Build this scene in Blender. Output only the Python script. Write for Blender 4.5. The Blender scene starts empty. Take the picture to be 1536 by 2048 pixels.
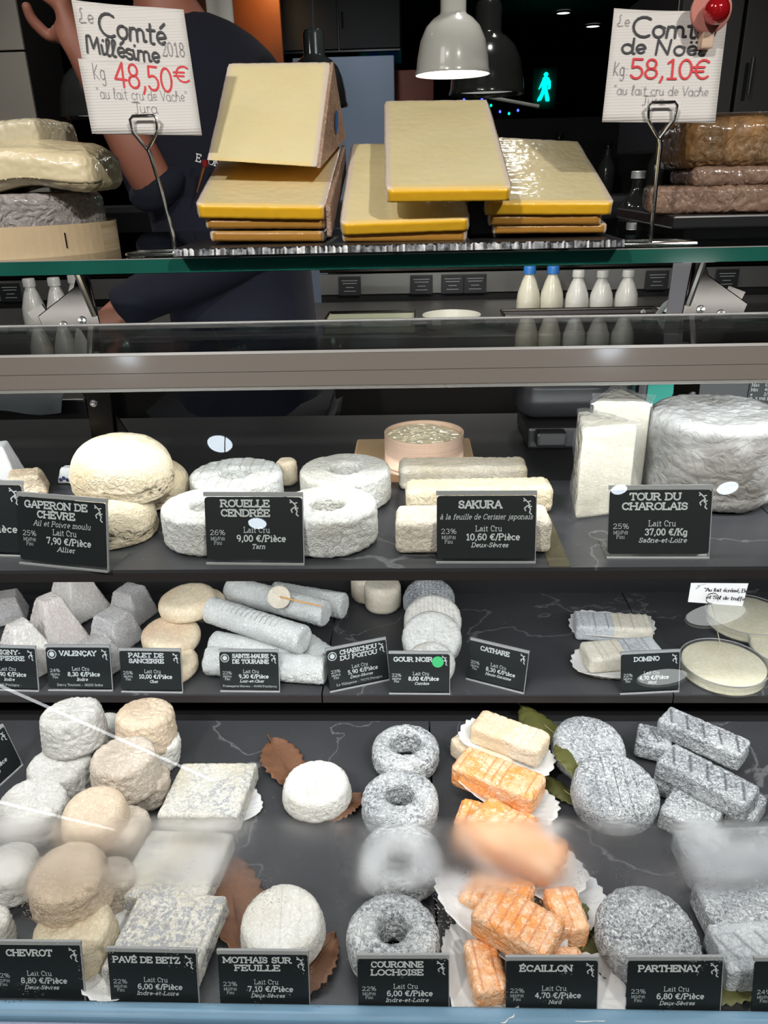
import bpy, bmesh, math, random
import numpy as np
from mathutils import Vector, Matrix, Euler
R = math.radians
random.seed(7)
SC = bpy.context.scene
COL = SC.collection

# ------------------------------------------------------------------ camera, world, exposure
CAMZ = 1.35
FPX = 1540.0
cam_d = bpy.data.cameras.new('camera'); CAM = bpy.data.objects.new('camera', cam_d); COL.objects.link(CAM)
cam_d.sensor_fit = 'VERTICAL'; cam_d.sensor_height = 24.0; cam_d.lens = 24.0*FPX/2048.0
cam_d.clip_start = 0.01
CR = Matrix.Rotation(R(2.3), 3, 'Z') @ Matrix.Rotation(R(90-23.6), 3, 'X') @ Matrix.Rotation(R(-1.4), 3, 'Z')
CAM.matrix_world = Matrix.Translation((0, 0, CAMZ)) @ CR.to_4x4()
SC.camera = CAM
w = bpy.data.worlds.new('night'); SC.world = w; w.use_nodes = True
w.node_tree.nodes['Background'].inputs[0].default_value = (0.55, 0.7, 1.0, 1)
w.node_tree.nodes['Background'].inputs[1].default_value = 0.012
SC.view_settings.view_transform = 'Standard'; SC.view_settings.look = 'None'
SC.view_settings.gamma = 1.0; SC.view_settings.use_curve_mapping = False
SC.view_settings.exposure = 0.42
SC.cycles.use_denoising = True
SC.cycles.transparent_max_bounces = 24
SC.cycles.max_bounces = 8
SC.cycles.sample_clamp_indirect = 6.0

# glass plane of the front pane: passes G0, leans back by TILT
TILT = 16.5
G0 = Vector((0, 0.452, 0.668))
GN = Vector((0, -math.cos(R(TILT)), math.sin(R(TILT))))      # towards the customer, a little upward
def ray(px, py):
    return (CR @ Vector(((px-768)/FPX, -(py-1024)/FPX, -1.0)))
CP = Vector((0, 0, CAMZ))
def at(px, py, z=None, y=None):
    """the point of the plane z=... or y=... that the photo shows at a pixel"""
    d = ray(px, py)
    t = (z-CAMZ)/d.z if z is not None else y/d.y
    return CP + d*t
def depth(p): return -(CR.transposed() @ (p-CP)).z
def m_of(px, p): return px*depth(p)/FPX
def mirrored(px, py, dist):
    """where a lamp stands whose image in the front pane shows at a pixel"""
    d = ray(px, py); t = (G0-CP).dot(GN)/d.dot(GN); h = CP+d*t
    r = (d - GN*2*d.dot(GN)).normalized()
    return h + r*dist

def area(name, loc, size, sy, power, col, target):
    l = bpy.data.lights.new(name, 'AREA'); l.shape = 'RECTANGLE'; l.size = size; l.size_y = sy
    l.energy = power; l.color = col
    o = bpy.data.objects.new(name, l); COL.objects.link(o); o.location = loc
    o.rotation_euler = (Vector(target)-Vector(loc)).to_track_quat('-Z', 'Y').to_euler()
    return o
def spot(name, loc, target, power, col, ang, blend=0.5, rad=0.05):
    l = bpy.data.lights.new(name, 'SPOT'); l.energy = power; l.color = col; l.spot_size = R(ang); l.spot_blend = blend
    l.shadow_soft_size = rad
    o = bpy.data.objects.new(name, l); COL.objects.link(o); o.location = loc
    o.rotation_euler = (Vector(target)-Vector(loc)).to_track_quat('-Z', 'Y').to_euler()
    return o
# levels of the counter
ZB, ZM, ZT, ZG = 0.65, 0.695, 1.04, 1.285
WHITE = (1.0, 0.97, 0.93)
area('case_light_top', (0, 0.635, 1.185), 1.9, 0.02, 2.7, (0.96, 0.99, 1.0), (0, 0.80, 1.04))
area('case_light_middle', (0, 0.625, 1.008), 1.9, 0.02, 3.9, (0.97, 0.985, 1.0), (0, 0.90, 0.70))
area('rear_fill_light', (0, 0.755, 1.026), 1.9, 0.02, 1.7, (0.97, 0.985, 1.0), (0, 0.95, 0.70))  # fill light added under the upper deck to whiten the middle-deck cheeses
spot('ceiling_spot_a', (-0.9, -0.9, 2.6), (-0.15, 0.85, 1.2), 98, (1.0, 0.96, 0.90), 50)
spot('ceiling_spot_b', (0.9, -0.9, 2.6), (0.25, 0.85, 1.2), 98, (1.0, 0.96, 0.90), 50)
spot('ceiling_spot_c', (-0.45, -1.1, 2.6), (-0.2, 0.62, 0.7), 11, (0.95, 0.98, 1.0), 40)
spot('ceiling_spot_d', (0.5, -1.1, 2.6), (0.25, 0.62, 0.7), 11, (0.95, 0.98, 1.0), 40)
spot('ceiling_spot_e', (0.3, 2.0, 2.6), (0.25, 2.2, 1.0), 26, WHITE, 90)
spot('ceiling_spot_f', (-1.2, 2.0, 2.6), (-0.9, 2.2, 1.0), 26, WHITE, 90)

# ------------------------------------------------------------------ small tools
def link(name, me, mat=None, parent=None):
    o = bpy.data.objects.new(name, me); COL.objects.link(o)
    if mat is not None: me.materials.append(mat)
    if parent is not None: o.parent = parent
    return o
def tag(o, label, cat, group=None):
    o['label'] = label; o['category'] = cat
    if group: o['group'] = group
    return o
def structure(o): o['kind'] = 'structure'; return o
def empty(name, loc=(0, 0, 0), rot=(0, 0, 0)):
    o = bpy.data.objects.new(name, None); COL.objects.link(o); o.location = loc; o.rotation_euler = rot
    o.empty_display_size = 0.02
    return o
def mesh(name, V, F, smooth=True):
    me = bpy.data.meshes.new(name)
    me.from_pydata([tuple(v) for v in V], [], [tuple(f) for f in F])
    if smooth: me.polygons.foreach_set('use_smooth', [True]*len(me.polygons))
    me.update(); return me
class MB:
    def __init__(s): s.V = []; s.F = []
    def add(s, V, F):
        n = len(s.V); s.V += [tuple(v) for v in V]; s.F += [tuple(i+n for i in f) for f in F]; return s
    def box(s, x0, x1, y0, y1, z0, z1, M=None):
        V = [Vector((x, y, z)) for z in (z0, z1) for y in (y0, y1) for x in (x0, x1)]
        if M is not None: V = [M @ v for v in V]
        return s.add(V, [(0, 2, 3, 1), (4, 5, 7, 6), (0, 1, 5, 4), (2, 6, 7, 3), (0, 4, 6, 2), (1, 3, 7, 5)])
    def tube(s, pts, r, n=8, cap=True):
        pts = [Vector(p) for p in pts]; rr = r if isinstance(r, (list, tuple)) else [r]*len(pts)
        V = []; F = []; u = None
        for i, p in enumerate(pts):
            t = (pts[min(i+1, len(pts)-1)]-pts[max(i-1, 0)]).normalized()
            if u is None: u = t.orthogonal().normalized()
            else: u = (u - t*u.dot(t)).normalized()
            v = t.cross(u)
            for k in range(n):
                a = 2*math.pi*k/n; V.append(p+(u*math.cos(a)+v*math.sin(a))*rr[i])
        for i in range(len(pts)-1):
            for k in range(n):
                F.append((i*n+k, i*n+(k+1) % n, (i+1)*n+(k+1) % n, (i+1)*n+k))
        if cap: F.append(tuple(range(n))[::-1]); F.append(tuple(range((len(pts)-1)*n, len(pts)*n)))
        return s.add(V, F)
    def lathe(s, prof, n=40, M=None):
        V = []; F = []
        for (r, z) in prof:
            for k in range(n):
                a = 2*math.pi*k/n; v = Vector((r*math.cos(a), r*math.sin(a), z)); V.append(M @ v if M is not None else v)
        for i in range(len(prof)-1):
            for k in range(n): F.append((i*n+k, i*n+(k+1) % n, (i+1)*n+(k+1) % n, (i+1)*n+k))
        return s.add(V, F)
    def prism(s, poly, y0, y1, M=None):
        n = len(poly); V = [Vector((x, y, z)) for y in (y0, y1) for (x, z) in poly]
        if M is not None: V = [M @ v for v in V]
        return s.add(V, [tuple(range(n)), tuple(range(n, 2*n))[::-1]]+[(i, i+n, (i+1) % n+n, (i+1) % n) for i in range(n)])
    def build(s, name, mat, parent=None, smooth=False, bevel=0.0):
        me = mesh(name, s.V, s.F, smooth)
        bm = bmesh.new(); bm.from_mesh(me); bmesh.ops.recalc_face_normals(bm, faces=bm.faces)
        bm.to_mesh(me); bm.free()
        o = link(name, me, mat, parent)
        if bevel:
            b = o.modifiers.new('bevel', 'BEVEL'); b.width = bevel; b.segments = 2; b.limit_method = 'ANGLE'; b.angle_limit = R(35)
        if smooth:
            me.set_sharp_from_angle(angle=R(40))
        return o

# ------------------------------------------------------------------ materials
def newmat(name):
    m = bpy.data.materials.new(name); m.use_nodes = True
    nt = m.node_tree; nt.nodes.clear()
    out = nt.nodes.new('ShaderNodeOutputMaterial')
    return m, nt, out
def N(nt, typ, **kw):
    n = nt.nodes.new(typ)
    for k, v in kw.items():
        if k.startswith('i_'): n.inputs[k[2:].replace('_', ' ')].default_value = v
        else: setattr(n, k, v)
    return n
def c4(c): return (c[0], c[1], c[2], 1)
def plain(name, col, rough=0.5, metal=0.0, coat=0.0, var=0.0, vscale=30, bump=0.0, bscale=80, emit=None, estr=0, spec=0.5, sub=0.0):
    m, nt, out = newmat(name); b = N(nt, 'ShaderNodeBsdfPrincipled')
    b.inputs['Base Color'].default_value = c4(col); b.inputs['Roughness'].default_value = rough
    b.inputs['Metallic'].default_value = metal; b.inputs['Coat Weight'].default_value = coat
    b.inputs['Coat Roughness'].default_value = 0.08; b.inputs['Specular IOR Level'].default_value = spec
    tc = N(nt, 'ShaderNodeTexCoord')
    if var or bump:
        nz = N(nt, 'ShaderNodeTexNoise'); nz.inputs['Scale'].default_value = vscale; nz.inputs['Detail'].default_value = 5
        nt.links.new(tc.outputs['Object'], nz.inputs['Vector'])
    if var:
        mx = N(nt, 'ShaderNodeMix', data_type='RGBA')
        mx.inputs[6].default_value = c4([max(0, c*(1-var)) for c in col]); mx.inputs[7].default_value = c4([min(1, c*(1+var)) for c in col])
        nt.links.new(nz.outputs['Fac'], mx.inputs[0]); nt.links.new(mx.outputs[2], b.inputs['Base Color'])
    if bump:
        nb = N(nt, 'ShaderNodeTexNoise'); nb.inputs['Scale'].default_value = bscale; nb.inputs['Detail'].default_value = 4
        nt.links.new(tc.outputs['Object'], nb.inputs['Vector'])
        bp = N(nt, 'ShaderNodeBump'); bp.inputs['Strength'].default_value = bump; bp.inputs['Distance'].default_value = 0.002
        nt.links.new(nb.outputs['Fac'], bp.inputs['Height']); nt.links.new(bp.outputs[0], b.inputs['Normal'])
        if coat: nt.links.new(bp.outputs[0], b.inputs['Coat Normal'])
    if emit is not None:
        b.inputs['Emission Color'].default_value = c4(emit); b.inputs['Emission Strength'].default_value = estr
    if sub:
        b.inputs['Subsurface Weight'].default_value = sub; b.inputs['Subsurface Radius'].default_value = (0.01, 0.006, 0.003); b.inputs['Subsurface Scale'].default_value = 1.0
    nt.links.new(b.outputs[0], out.inputs[0]); return m
def rind(name, c1, c2, ash=(0.1, 0.11, 0.12), ash_amt=0.0, ash_lo=0.45, scale=45, mott=14, bump=0.6, bscale=260, stretch=(1, 1, 1), rough=0.75, mark=(0.12, 0.12, 0.13), sub=0.0, coat=0.0, ash_scale=150, crease_shade=0.16):
    """mould-ripened rind: two tones in soft patches, ash speckle, crinkled relief with shade painted into its creases"""
    m, nt, out = newmat(name); L = nt.links.new
    b = N(nt, 'ShaderNodeBsdfPrincipled'); b.inputs['Roughness'].default_value = rough
    b.inputs['Specular IOR Level'].default_value = 0.3; b.inputs['Coat Weight'].default_value = coat; b.inputs['Coat Roughness'].default_value = 0.12
    tc = N(nt, 'ShaderNodeTexCoord'); oi = N(nt, 'ShaderNodeObjectInfo')
    mul = N(nt, 'ShaderNodeVectorMath', operation='MULTIPLY_ADD')
    L(tc.outputs['Object'], mul.inputs[0]); mul.inputs[1].default_value = stretch
    cmb = N(nt, 'ShaderNodeCombineXYZ'); L(oi.outputs['Random'], cmb.inputs[0]); L(oi.outputs['Random'], cmb.inputs[1]); L(cmb.outputs[0], mul.inputs[2])
    v = mul.outputs[0]
    def noise(s, det=4, dist=0.0, ro=0.55):
        n = N(nt, 'ShaderNodeTexNoise'); n.inputs['Scale'].default_value = s; n.inputs['Detail'].default_value = det
        n.inputs['Distortion'].default_value = dist; n.inputs['Roughness'].default_value = ro; L(v, n.inputs['Vector']); return n.outputs['Fac']
    def ramp(f, a, bb):
        r = N(nt, 'ShaderNodeMapRange'); r.interpolation_type = 'SMOOTHSTEP'; L(f, r.inputs[0]); r.inputs[1].default_value = a; r.inputs[2].default_value = bb; return r.outputs[0]
    mx = N(nt, 'ShaderNodeMix', data_type='RGBA'); mx.inputs[6].default_value = c4(c1); mx.inputs[7].default_value = c4(c2)
    L(ramp(noise(mott), 0.38, 0.66), mx.inputs[0]); col = mx.outputs[2]
    fine = ramp(noise(scale*3, 6, 0.8, 0.7), 0.4, 0.7)
    mf = N(nt, 'ShaderNodeMix', data_type='RGBA'); L(col, mf.inputs[6]); mf.inputs[7].default_value = c4([c*0.72 for c in c2])
    mm = N(nt, 'ShaderNodeMath', operation='MULTIPLY'); L(fine, mm.inputs[0]); mm.inputs[1].default_value = 0.35; L(mm.outputs[0], mf.inputs[0]); col = mf.outputs[2]
    if ash_amt:
        f = ramp(noise(ash_scale*2.2, 5, 0.5, 0.7), ash_lo, ash_lo+0.12); f2 = ramp(noise(mott*1.7, 3), 0.25, 0.6)
        k = N(nt, 'ShaderNodeMath', operation='MULTIPLY'); L(f, k.inputs[0]); L(f2, k.inputs[1])
        k2 = N(nt, 'ShaderNodeMath', operation='MULTIPLY'); L(k.outputs[0], k2.inputs[0]); k2.inputs[1].default_value = ash_amt
        ma = N(nt, 'ShaderNodeMix', data_type='RGBA'); L(col, ma.inputs[6]); ma.inputs[7].default_value = c4(ash); L(k2.outputs[0], ma.inputs[0]); col = ma.outputs[2]
    at_ = N(nt, 'ShaderNodeAttribute', attribute_name='mark')
    mk = N(nt, 'ShaderNodeMix', data_type='RGBA'); L(col, mk.inputs[6]); mk.inputs[7].default_value = c4(mark); L(at_.outputs['Fac'], mk.inputs[0])
    src = mk.outputs[2]
    if bump:
        n1 = noise(bscale*0.8, 2, 0.7, 0.5)
        s1 = N(nt, 'ShaderNodeMath', operation='SUBTRACT'); L(n1, s1.inputs[0]); s1.inputs[1].default_value = 0.5
        s2 = N(nt, 'ShaderNodeMath', operation='ABSOLUTE'); L(s1.outputs[0], s2.inputs[0])
        s3 = N(nt, 'ShaderNodeMapRange'); s3.interpolation_type = 'SMOOTHSTEP'; L(s2.outputs[0], s3.inputs[0]); s3.inputs[1].default_value = 0.0; s3.inputs[2].default_value = 0.11
        s4 = N(nt, 'ShaderNodeMath', operation='MULTIPLY_ADD'); L(noise(bscale*2.5, 3, 0.3, 0.6), s4.inputs[0]); s4.inputs[1].default_value = 0.35; L(s3.outputs[0], s4.inputs[2]); bn = s4.outputs[0]
        s5 = N(nt, 'ShaderNodeMapRange'); L(s3.outputs[0], s5.inputs[0]); s5.inputs[3].default_value = crease_shade; s5.inputs[4].default_value = 0.0
        cz = N(nt, 'ShaderNodeMix', data_type='RGBA'); L(src, cz.inputs[6]); cz.inputs[7].default_value = c4([q*0.45 for q in c2]); L(s5.outputs[0], cz.inputs[0]); src = cz.outputs[2]  # cavity shade painted into the creases as darker colour
    L(src, b.inputs['Base Color'])
    if bump:
        bp = N(nt, 'ShaderNodeBump'); bp.inputs['Strength'].default_value = bump; bp.inputs['Distance'].default_value = 0.0012
        L(bn, bp.inputs['Height']); L(bp.outputs[0], b.inputs['Normal'])
    if sub:
        b.inputs['Subsurface Weight'].default_value = sub; b.inputs['Subsurface Radius'].default_value = (0.006, 0.004, 0.002); b.inputs['Subsurface Scale'].default_value = 1.0
    L(b.outputs[0], out.inputs[0]); return m
def sheet_fresnel(nt, ior):
    lw = N(nt, 'ShaderNodeLayerWeight'); lw.inputs['Blend'].default_value = 0.5
    f0 = ((ior-1)/(ior+1))**2
    p = N(nt, 'ShaderNodeMath', operation='POWER'); nt.links.new(lw.outputs['Facing'], p.inputs[0]); p.inputs[1].default_value = 5
    q = N(nt, 'ShaderNodeMath', operation='MULTIPLY_ADD'); nt.links.new(p.outputs[0], q.inputs[0]); q.inputs[1].default_value = 1-f0; q.inputs[2].default_value = f0
    return lw, q.outputs[0]
def clear(name, tint=(1, 1, 1), rough=0.0, ior=1.5, edge=None, crumple=0.0, cscale=60, haze=0.0, gl=1.0):
    """thin clear sheet: lets light straight through and mirrors by its Fresnel share"""
    m, nt, out = newmat(name); L = nt.links.new
    t = N(nt, 'ShaderNodeBsdfTransparent'); t.inputs[0].default_value = c4(tint)
    g = N(nt, 'ShaderNodeBsdfGlossy'); g.inputs['Roughness'].default_value = rough; g.inputs[0].default_value = (gl, gl, gl, 1)
    fr, fo = sheet_fresnel(nt, ior)
    mx = N(nt, 'ShaderNodeMixShader'); L(fo, mx.inputs[0]); L(t.outputs[0], mx.inputs[1]); L(g.outputs[0], mx.inputs[2])
    if crumple:
        tc = N(nt, 'ShaderNodeTexCoord'); nz = N(nt, 'ShaderNodeTexVoronoi'); nz.inputs['Scale'].default_value = cscale; L(tc.outputs['Object'], nz.inputs['Vector'])
        bp = N(nt, 'ShaderNodeBump'); bp.inputs['Strength'].default_value = crumple; bp.inputs['Distance'].default_value = 0.004
        L(nz.outputs['Distance'], bp.inputs['Height']); L(bp.outputs[0], g.inputs['Normal']); L(bp.outputs[0], fr.inputs['Normal'])
    s = mx.outputs[0]
    if haze:
        d = N(nt, 'ShaderNodeBsdfDiffuse'); d.inputs[0].default_value = (0.8, 0.8, 0.82, 1)
        m2 = N(nt, 'ShaderNodeMixShader'); m2.inputs[0].default_value = haze; L(s, m2.inputs[1]); L(d.outputs[0], m2.inputs[2]); s = m2.outputs[0]
    L(s, out.inputs[0]); return m
def emis(name, col, st):
    m, nt, out = newmat(name); e = N(nt, 'ShaderNodeEmission'); e.inputs[0].default_value = c4(col); e.inputs[1].default_value = st
    nt.links.new(e.outputs[0], out.inputs[0]); return m
def front_glass_mat():
    """front pane: clear, with a misted band and beads of water low down"""
    m, nt, out = newmat('misted_glass'); L = nt.links.new
    tc = N(nt, 'ShaderNodeTexCoord'); sp = N(nt, 'ShaderNodeSeparateXYZ'); L(tc.outputs['Object'], sp.inputs[0])
    def math_(op, a, b=None, c=None):
        n = N(nt, 'ShaderNodeMath', operation=op)
        for i, v in enumerate((a, b, c)):
            if v is None: continue
            if isinstance(v, (int, float)): n.inputs[i].default_value = v
            else: L(v, n.inputs[i])
        return n.outputs[0]
    def rng(f, a, b, ss=True):
        r = N(nt, 'ShaderNodeMapRange'); r.interpolation_type = 'SMOOTHSTEP'; L(f, r.inputs[0]); r.inputs[1].default_value = a; r.inputs[2].default_value = b; return r.outputs[0]
    mp = N(nt, 'ShaderNodeMapping'); L(tc.outputs['Object'], mp.inputs[0]); mp.inputs['Scale'].default_value = (1.0, 1.0, 1.0)
    def noise(s, det=3):
        n = N(nt, 'ShaderNodeTexNoise'); n.inputs['Scale'].default_value = s; n.inputs['Detail'].default_value = det; L(mp.outputs[0], n.inputs['Vector']); return n.outputs['Fac']
    z = sp.outputs['Z']                                   # height up the pane
    wob = math_('MULTIPLY', math_('SUBTRACT', noise(9), 0.5), 0.030)
    zz = math_('ADD', z, wob)
    top = math_('SUBTRACT', 1.0, rng(math_('ADD', z, math_('MULTIPLY', wob, 0.35)), FOG_TOP-0.010, FOG_TOP+0.004))
    low = rng(math_('ADD', zz, math_('MULTIPLY', math_('SUBTRACT', noise(16), 0.5), 0.06)), FOG_LOW-0.012, FOG_LOW+0.014)
    patch = rng(noise(7.5, 2), 0.30, 0.50)
    cr = N(nt, 'ShaderNodeValToRGB'); xr = N(nt, 'ShaderNodeMapRange'); L(math_('ADD', sp.outputs['X'], math_('MULTIPLY', math_('SUBTRACT', noise(20), 0.5), 0.05)), xr.inputs[0]); xr.inputs[1].default_value = -0.5; xr.inputs[2].default_value = 0.5
    L(xr.outputs[0], cr.inputs[0]); cr.color_ramp.interpolation = 'EASE'
    pts = [(0.0, 0.5), (pane_x(0), 0.75), (pane_x(150), 0.45), (pane_x(300), 0.6), (pane_x(420), 1.0), (pane_x(520), 0.25), (pane_x(650), 0.12), (pane_x(720), 0.85), (pane_x(860), 0.85), (pane_x(960), 1.0), (pane_x(1100), 0.95), (pane_x(1180), 0.42), (pane_x(1330), 0.45), (pane_x(1400), 1.0), (1.0, 0.8)]
    els = cr.color_ramp.elements
    for i, (p_, v_) in enumerate(pts):
        el = els[i] if i < 2 else els.new(p_)
        el.position = p_; el.color = (v_, v_, v_, 1)
    patch = math_('MULTIPLY', patch, cr.outputs[0])
    # gaps in the mist where the pane was wiped
    fog = math_('MULTIPLY', math_('MULTIPLY', top, low), math_('ADD', 0.04, math_('MULTIPLY', patch, 0.92)))
    # water beads below the mist
    vo = N(nt, 'ShaderNodeTexVoronoi'); vo.inputs['Scale'].default_value = 420; L(tc.outputs['Object'], vo.inputs['Vector'])
    bead = math_('SUBTRACT', 1.0, rng(vo.outputs['Distance'], 0.20, 0.42))
    zone = math_('MULTIPLY', math_('SUBTRACT', 1.0, rng(zz, FOG_LOW+0.006, FOG_LOW+0.03)), rng(math_('ADD', noise(26), math_('MULTIPLY', z, 0.0)), 0.50, 0.60))
    bz = math_('MULTIPLY', bead, zone)
    bp = N(nt, 'ShaderNodeBump'); bp.inputs['Strength'].default_value = 0.5; bp.inputs['Distance'].default_value = 0.001; L(bz, bp.inputs['Height'])
    t = N(nt, 'ShaderNodeBsdfTransparent'); t.inputs[0].default_value = (0.99, 1.0, 0.995, 1)
    g = N(nt, 'ShaderNodeBsdfGlossy'); g.inputs['Roughness'].default_value = 0.0
    fr, fo = sheet_fresnel(nt, 1.62)
    clearS = N(nt, 'ShaderNodeMixShader'); L(fo, clearS.inputs[0]); L(t.outputs[0], clearS.inputs[1]); L(g.outputs[0], clearS.inputs[2])
    rf = N(nt, 'ShaderNodeBsdfRefraction'); rf.inputs['IOR'].default_value = 1.12; rf.inputs['Roughness'].default_value = 0.55; rf.inputs[0].default_value = (0.98, 0.98, 0.98, 1)
    df = N(nt, 'ShaderNodeBsdfDiffuse'); df.inputs[0].default_value = (0.85, 0.86, 0.88, 1)
    tl = N(nt, 'ShaderNodeBsdfTranslucent'); tl.inputs[0].default_value = (0.85, 0.86, 0.88, 1)
    dt = N(nt, 'ShaderNodeMixShader'); dt.inputs[0].default_value = 0.6; L(df.outputs[0], dt.inputs[1]); L(tl.outputs[0], dt.inputs[2])
    fg = N(nt, 'ShaderNodeMixShader'); fg.inputs[0].default_value = 0.17; L(rf.outputs[0], fg.inputs[1]); L(dt.outputs[0], fg.inputs[2])
    s1 = N(nt, 'ShaderNodeMixShader'); L(fog, s1.inputs[0]); L(clearS.outputs[0], s1.inputs[1]); L(fg.outputs[0], s1.inputs[2])
    rb = N(nt, 'ShaderNodeBsdfRefraction'); rb.inputs['IOR'].default_value = 1.33; rb.inputs['Roughness'].default_value = 0.02; L(bp.outputs[0], rb.inputs['Normal'])
    s2 = N(nt, 'ShaderNodeMixShader'); L(math_('MULTIPLY', bz, 0.55), s2.inputs[0]); L(s1.outputs[0], s2.inputs[1]); L(rb.outputs[0], s2.inputs[2])
    L(s2.outputs[0], out.inputs[0]); return m
def pane_z(py):
    d = ray(768, py); t = (G0-CP).dot(GN)/d.dot(GN); return (CP+d*t - G0).length
def pane_x(px): d = ray(px, 1700); t = (G0-CP).dot(GN)/d.dot(GN); return min(0.995, max(0.005, (CP+d*t).x+0.5))
FOG_TOP, FOG_LOW = pane_z(1640), pane_z(1782)

M = {}
M['black'] = plain('black', (0.012, 0.012, 0.013), 0.35)
M['matt_black'] = plain('matt_black', (0.008, 0.008, 0.009), 0.7)
M['card'] = plain('card_black', (0.010, 0.013, 0.014), 0.45)
M['card_white'] = plain('card_lettering', (0.50, 0.54, 0.54), 0.6)
M['green'] = plain('green_dot', (0.05, 0.45, 0.16), 0.5)
M['chrome'] = plain('chrome', (0.85, 0.83, 0.80), 0.18, 1.0)
M['steel'] = plain('brushed_steel', (0.055, 0.05, 0.045), 0.22, 1.0, bump=0.05, bscale=40)
M['acrylic'] = clear('clear_acrylic', (0.97, 0.98, 0.98), 0.02, 1.45)
M['acrylic_edge'] = plain('acrylic_edge', (0.30, 0.31, 0.31), 0.25)
M['film'] = clear('plastic_film', (0.96, 0.96, 0.96), 0.06, 1.6, crumple=0.9, cscale=60, haze=0.06)
M['petri'] = clear('petri_plastic', (0.97, 0.97, 0.97), 0.03, 1.5, haze=0.02)
M['glass_shelf'] = clear('shelf_glass', (0.90, 0.97, 0.94), 0.0, 1.45)
M['glass_green'] = plain('green_glass_edge', (0.012, 0.10, 0.075), 0.12, coat=0.6, var=0.5, vscale=12, emit=None)
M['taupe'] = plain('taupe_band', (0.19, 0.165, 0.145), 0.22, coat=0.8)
M['silver_line'] = plain('silver_line', (0.66, 0.64, 0.61), 0.25, 0.6)
M['blue_rail'] = plain('blue_rail', (0.15, 0.27, 0.38), 0.22, coat=0.6, var=0.15, vscale=20)
M['lilac_rail'] = plain('lilac_rail', (0.24, 0.29, 0.40), 0.3)
M['paper'] = plain('white_paper', (0.72, 0.72, 0.72), 0.7, var=0.05, vscale=40)
M['doily'] = plain('waxed_paper', (0.66, 0.64, 0.61), 0.5, sub=0.2)
M['lamp_white'] = plain('lamp_enamel', (0.58, 0.58, 0.53), 0.18, coat=0.6)
M['lamp_dark'] = plain('lamp_grey_enamel', (0.018, 0.02, 0.018), 0.15, coat=0.6)
M['lamp_glow'] = emis('lamp_glow', (1.0, 0.98, 0.93), 14)
M['spot_glow'] = emis('spot_glow', (0.80, 0.90, 1.0), 15)
M['soft_glow'] = emis('soft_glow', (0.9, 0.94, 0.92), 5)
M['navy'] = plain('navy_cloth', (0.0014, 0.0028, 0.012), 0.9, var=0.35, vscale=18, bump=0.6, bscale=35)
M['dark_cloth'] = plain('dark_cloth', (0.006, 0.006, 0.009), 0.9, var=0.3, vscale=15)
M['skin'] = plain('skin', (0.30, 0.115, 0.075), 0.55, var=0.12, vscale=25)
M['hair'] = plain('hair', (0.012, 0.008, 0.006), 0.7, bump=0.8, bscale=200)
M['ink_black'] = plain('ink_black', (0.025, 0.025, 0.03), 0.6)
M['ink_red'] = plain('ink_red', (0.62, 0.02, 0.03), 0.6)
M['ink_grey'] = plain('ink_pencil', (0.22, 0.20, 0.22), 0.7)
M['milk_plastic'] = plain('milk_plastic', (0.62, 0.62, 0.58), 0.3, coat=0.3)
M['milk_cream'] = plain('milk_cream', (0.60, 0.58, 0.47), 0.3, coat=0.3)
M['cap_blue'] = plain('blue_cap', (0.03, 0.17, 0.50), 0.35)
M['beech'] = plain('beech_wood', (0.58, 0.38, 0.20), 0.55, var=0.18, vscale=25)
M['splint'] = plain('splint_wood', (0.62, 0.47, 0.29), 0.6, var=0.12, vscale=18, bump=0.3, bscale=90)
def grain(name, c1, c2, sz, coat=0.0):
    m, nt, out = newmat(name); L = nt.links.new; b = N(nt, 'ShaderNodeBsdfPrincipled'); b.inputs['Roughness'].default_value = 0.55; b.inputs['Coat Weight'].default_value = coat
    tc = N(nt, 'ShaderNodeTexCoord'); mp = N(nt, 'ShaderNodeMapping'); mp.inputs['Scale'].default_value = (3, 3, sz); L(tc.outputs['Object'], mp.inputs[0])
    n = N(nt, 'ShaderNodeTexNoise'); n.inputs['Scale'].default_value = 1.6; n.inputs['Detail'].default_value = 4; L(mp.outputs[0], n.inputs['Vector'])
    r = N(nt, 'ShaderNodeMapRange'); L(n.outputs['Fac'], r.inputs[0]); r.inputs[1].default_value = 0.35; r.inputs[2].default_value = 0.65
    mx = N(nt, 'ShaderNodeMix', data_type='RGBA'); mx.inputs[6].default_value = c4(c1); mx.inputs[7].default_value = c4(c2); L(r.outputs[0], mx.inputs[0]); L(mx.outputs[2], b.inputs['Base Color'])
    L(b.outputs[0], out.inputs[0]); return m
M['pink_splint'] = grain('pale_splint_wood', (0.68, 0.49, 0.37), (0.58, 0.40, 0.29), 260, 0.3)
M['staple'] = plain('staple', (0.08, 0.08, 0.09), 0.3, 1.0)
M['leaf_brown'] = plain('dry_leaf', (0.13, 0.058, 0.028), 0.6, var=0.45, vscale=60, bump=0.5, bscale=150)
M['leaf_green'] = plain('olive_leaf', (0.085, 0.085, 0.022), 0.5, var=0.4, vscale=50, bump=0.4, bscale=120)
M['leaf_vein'] = plain('leaf_vein', (0.26, 0.24, 0.11), 0.6)
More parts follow.
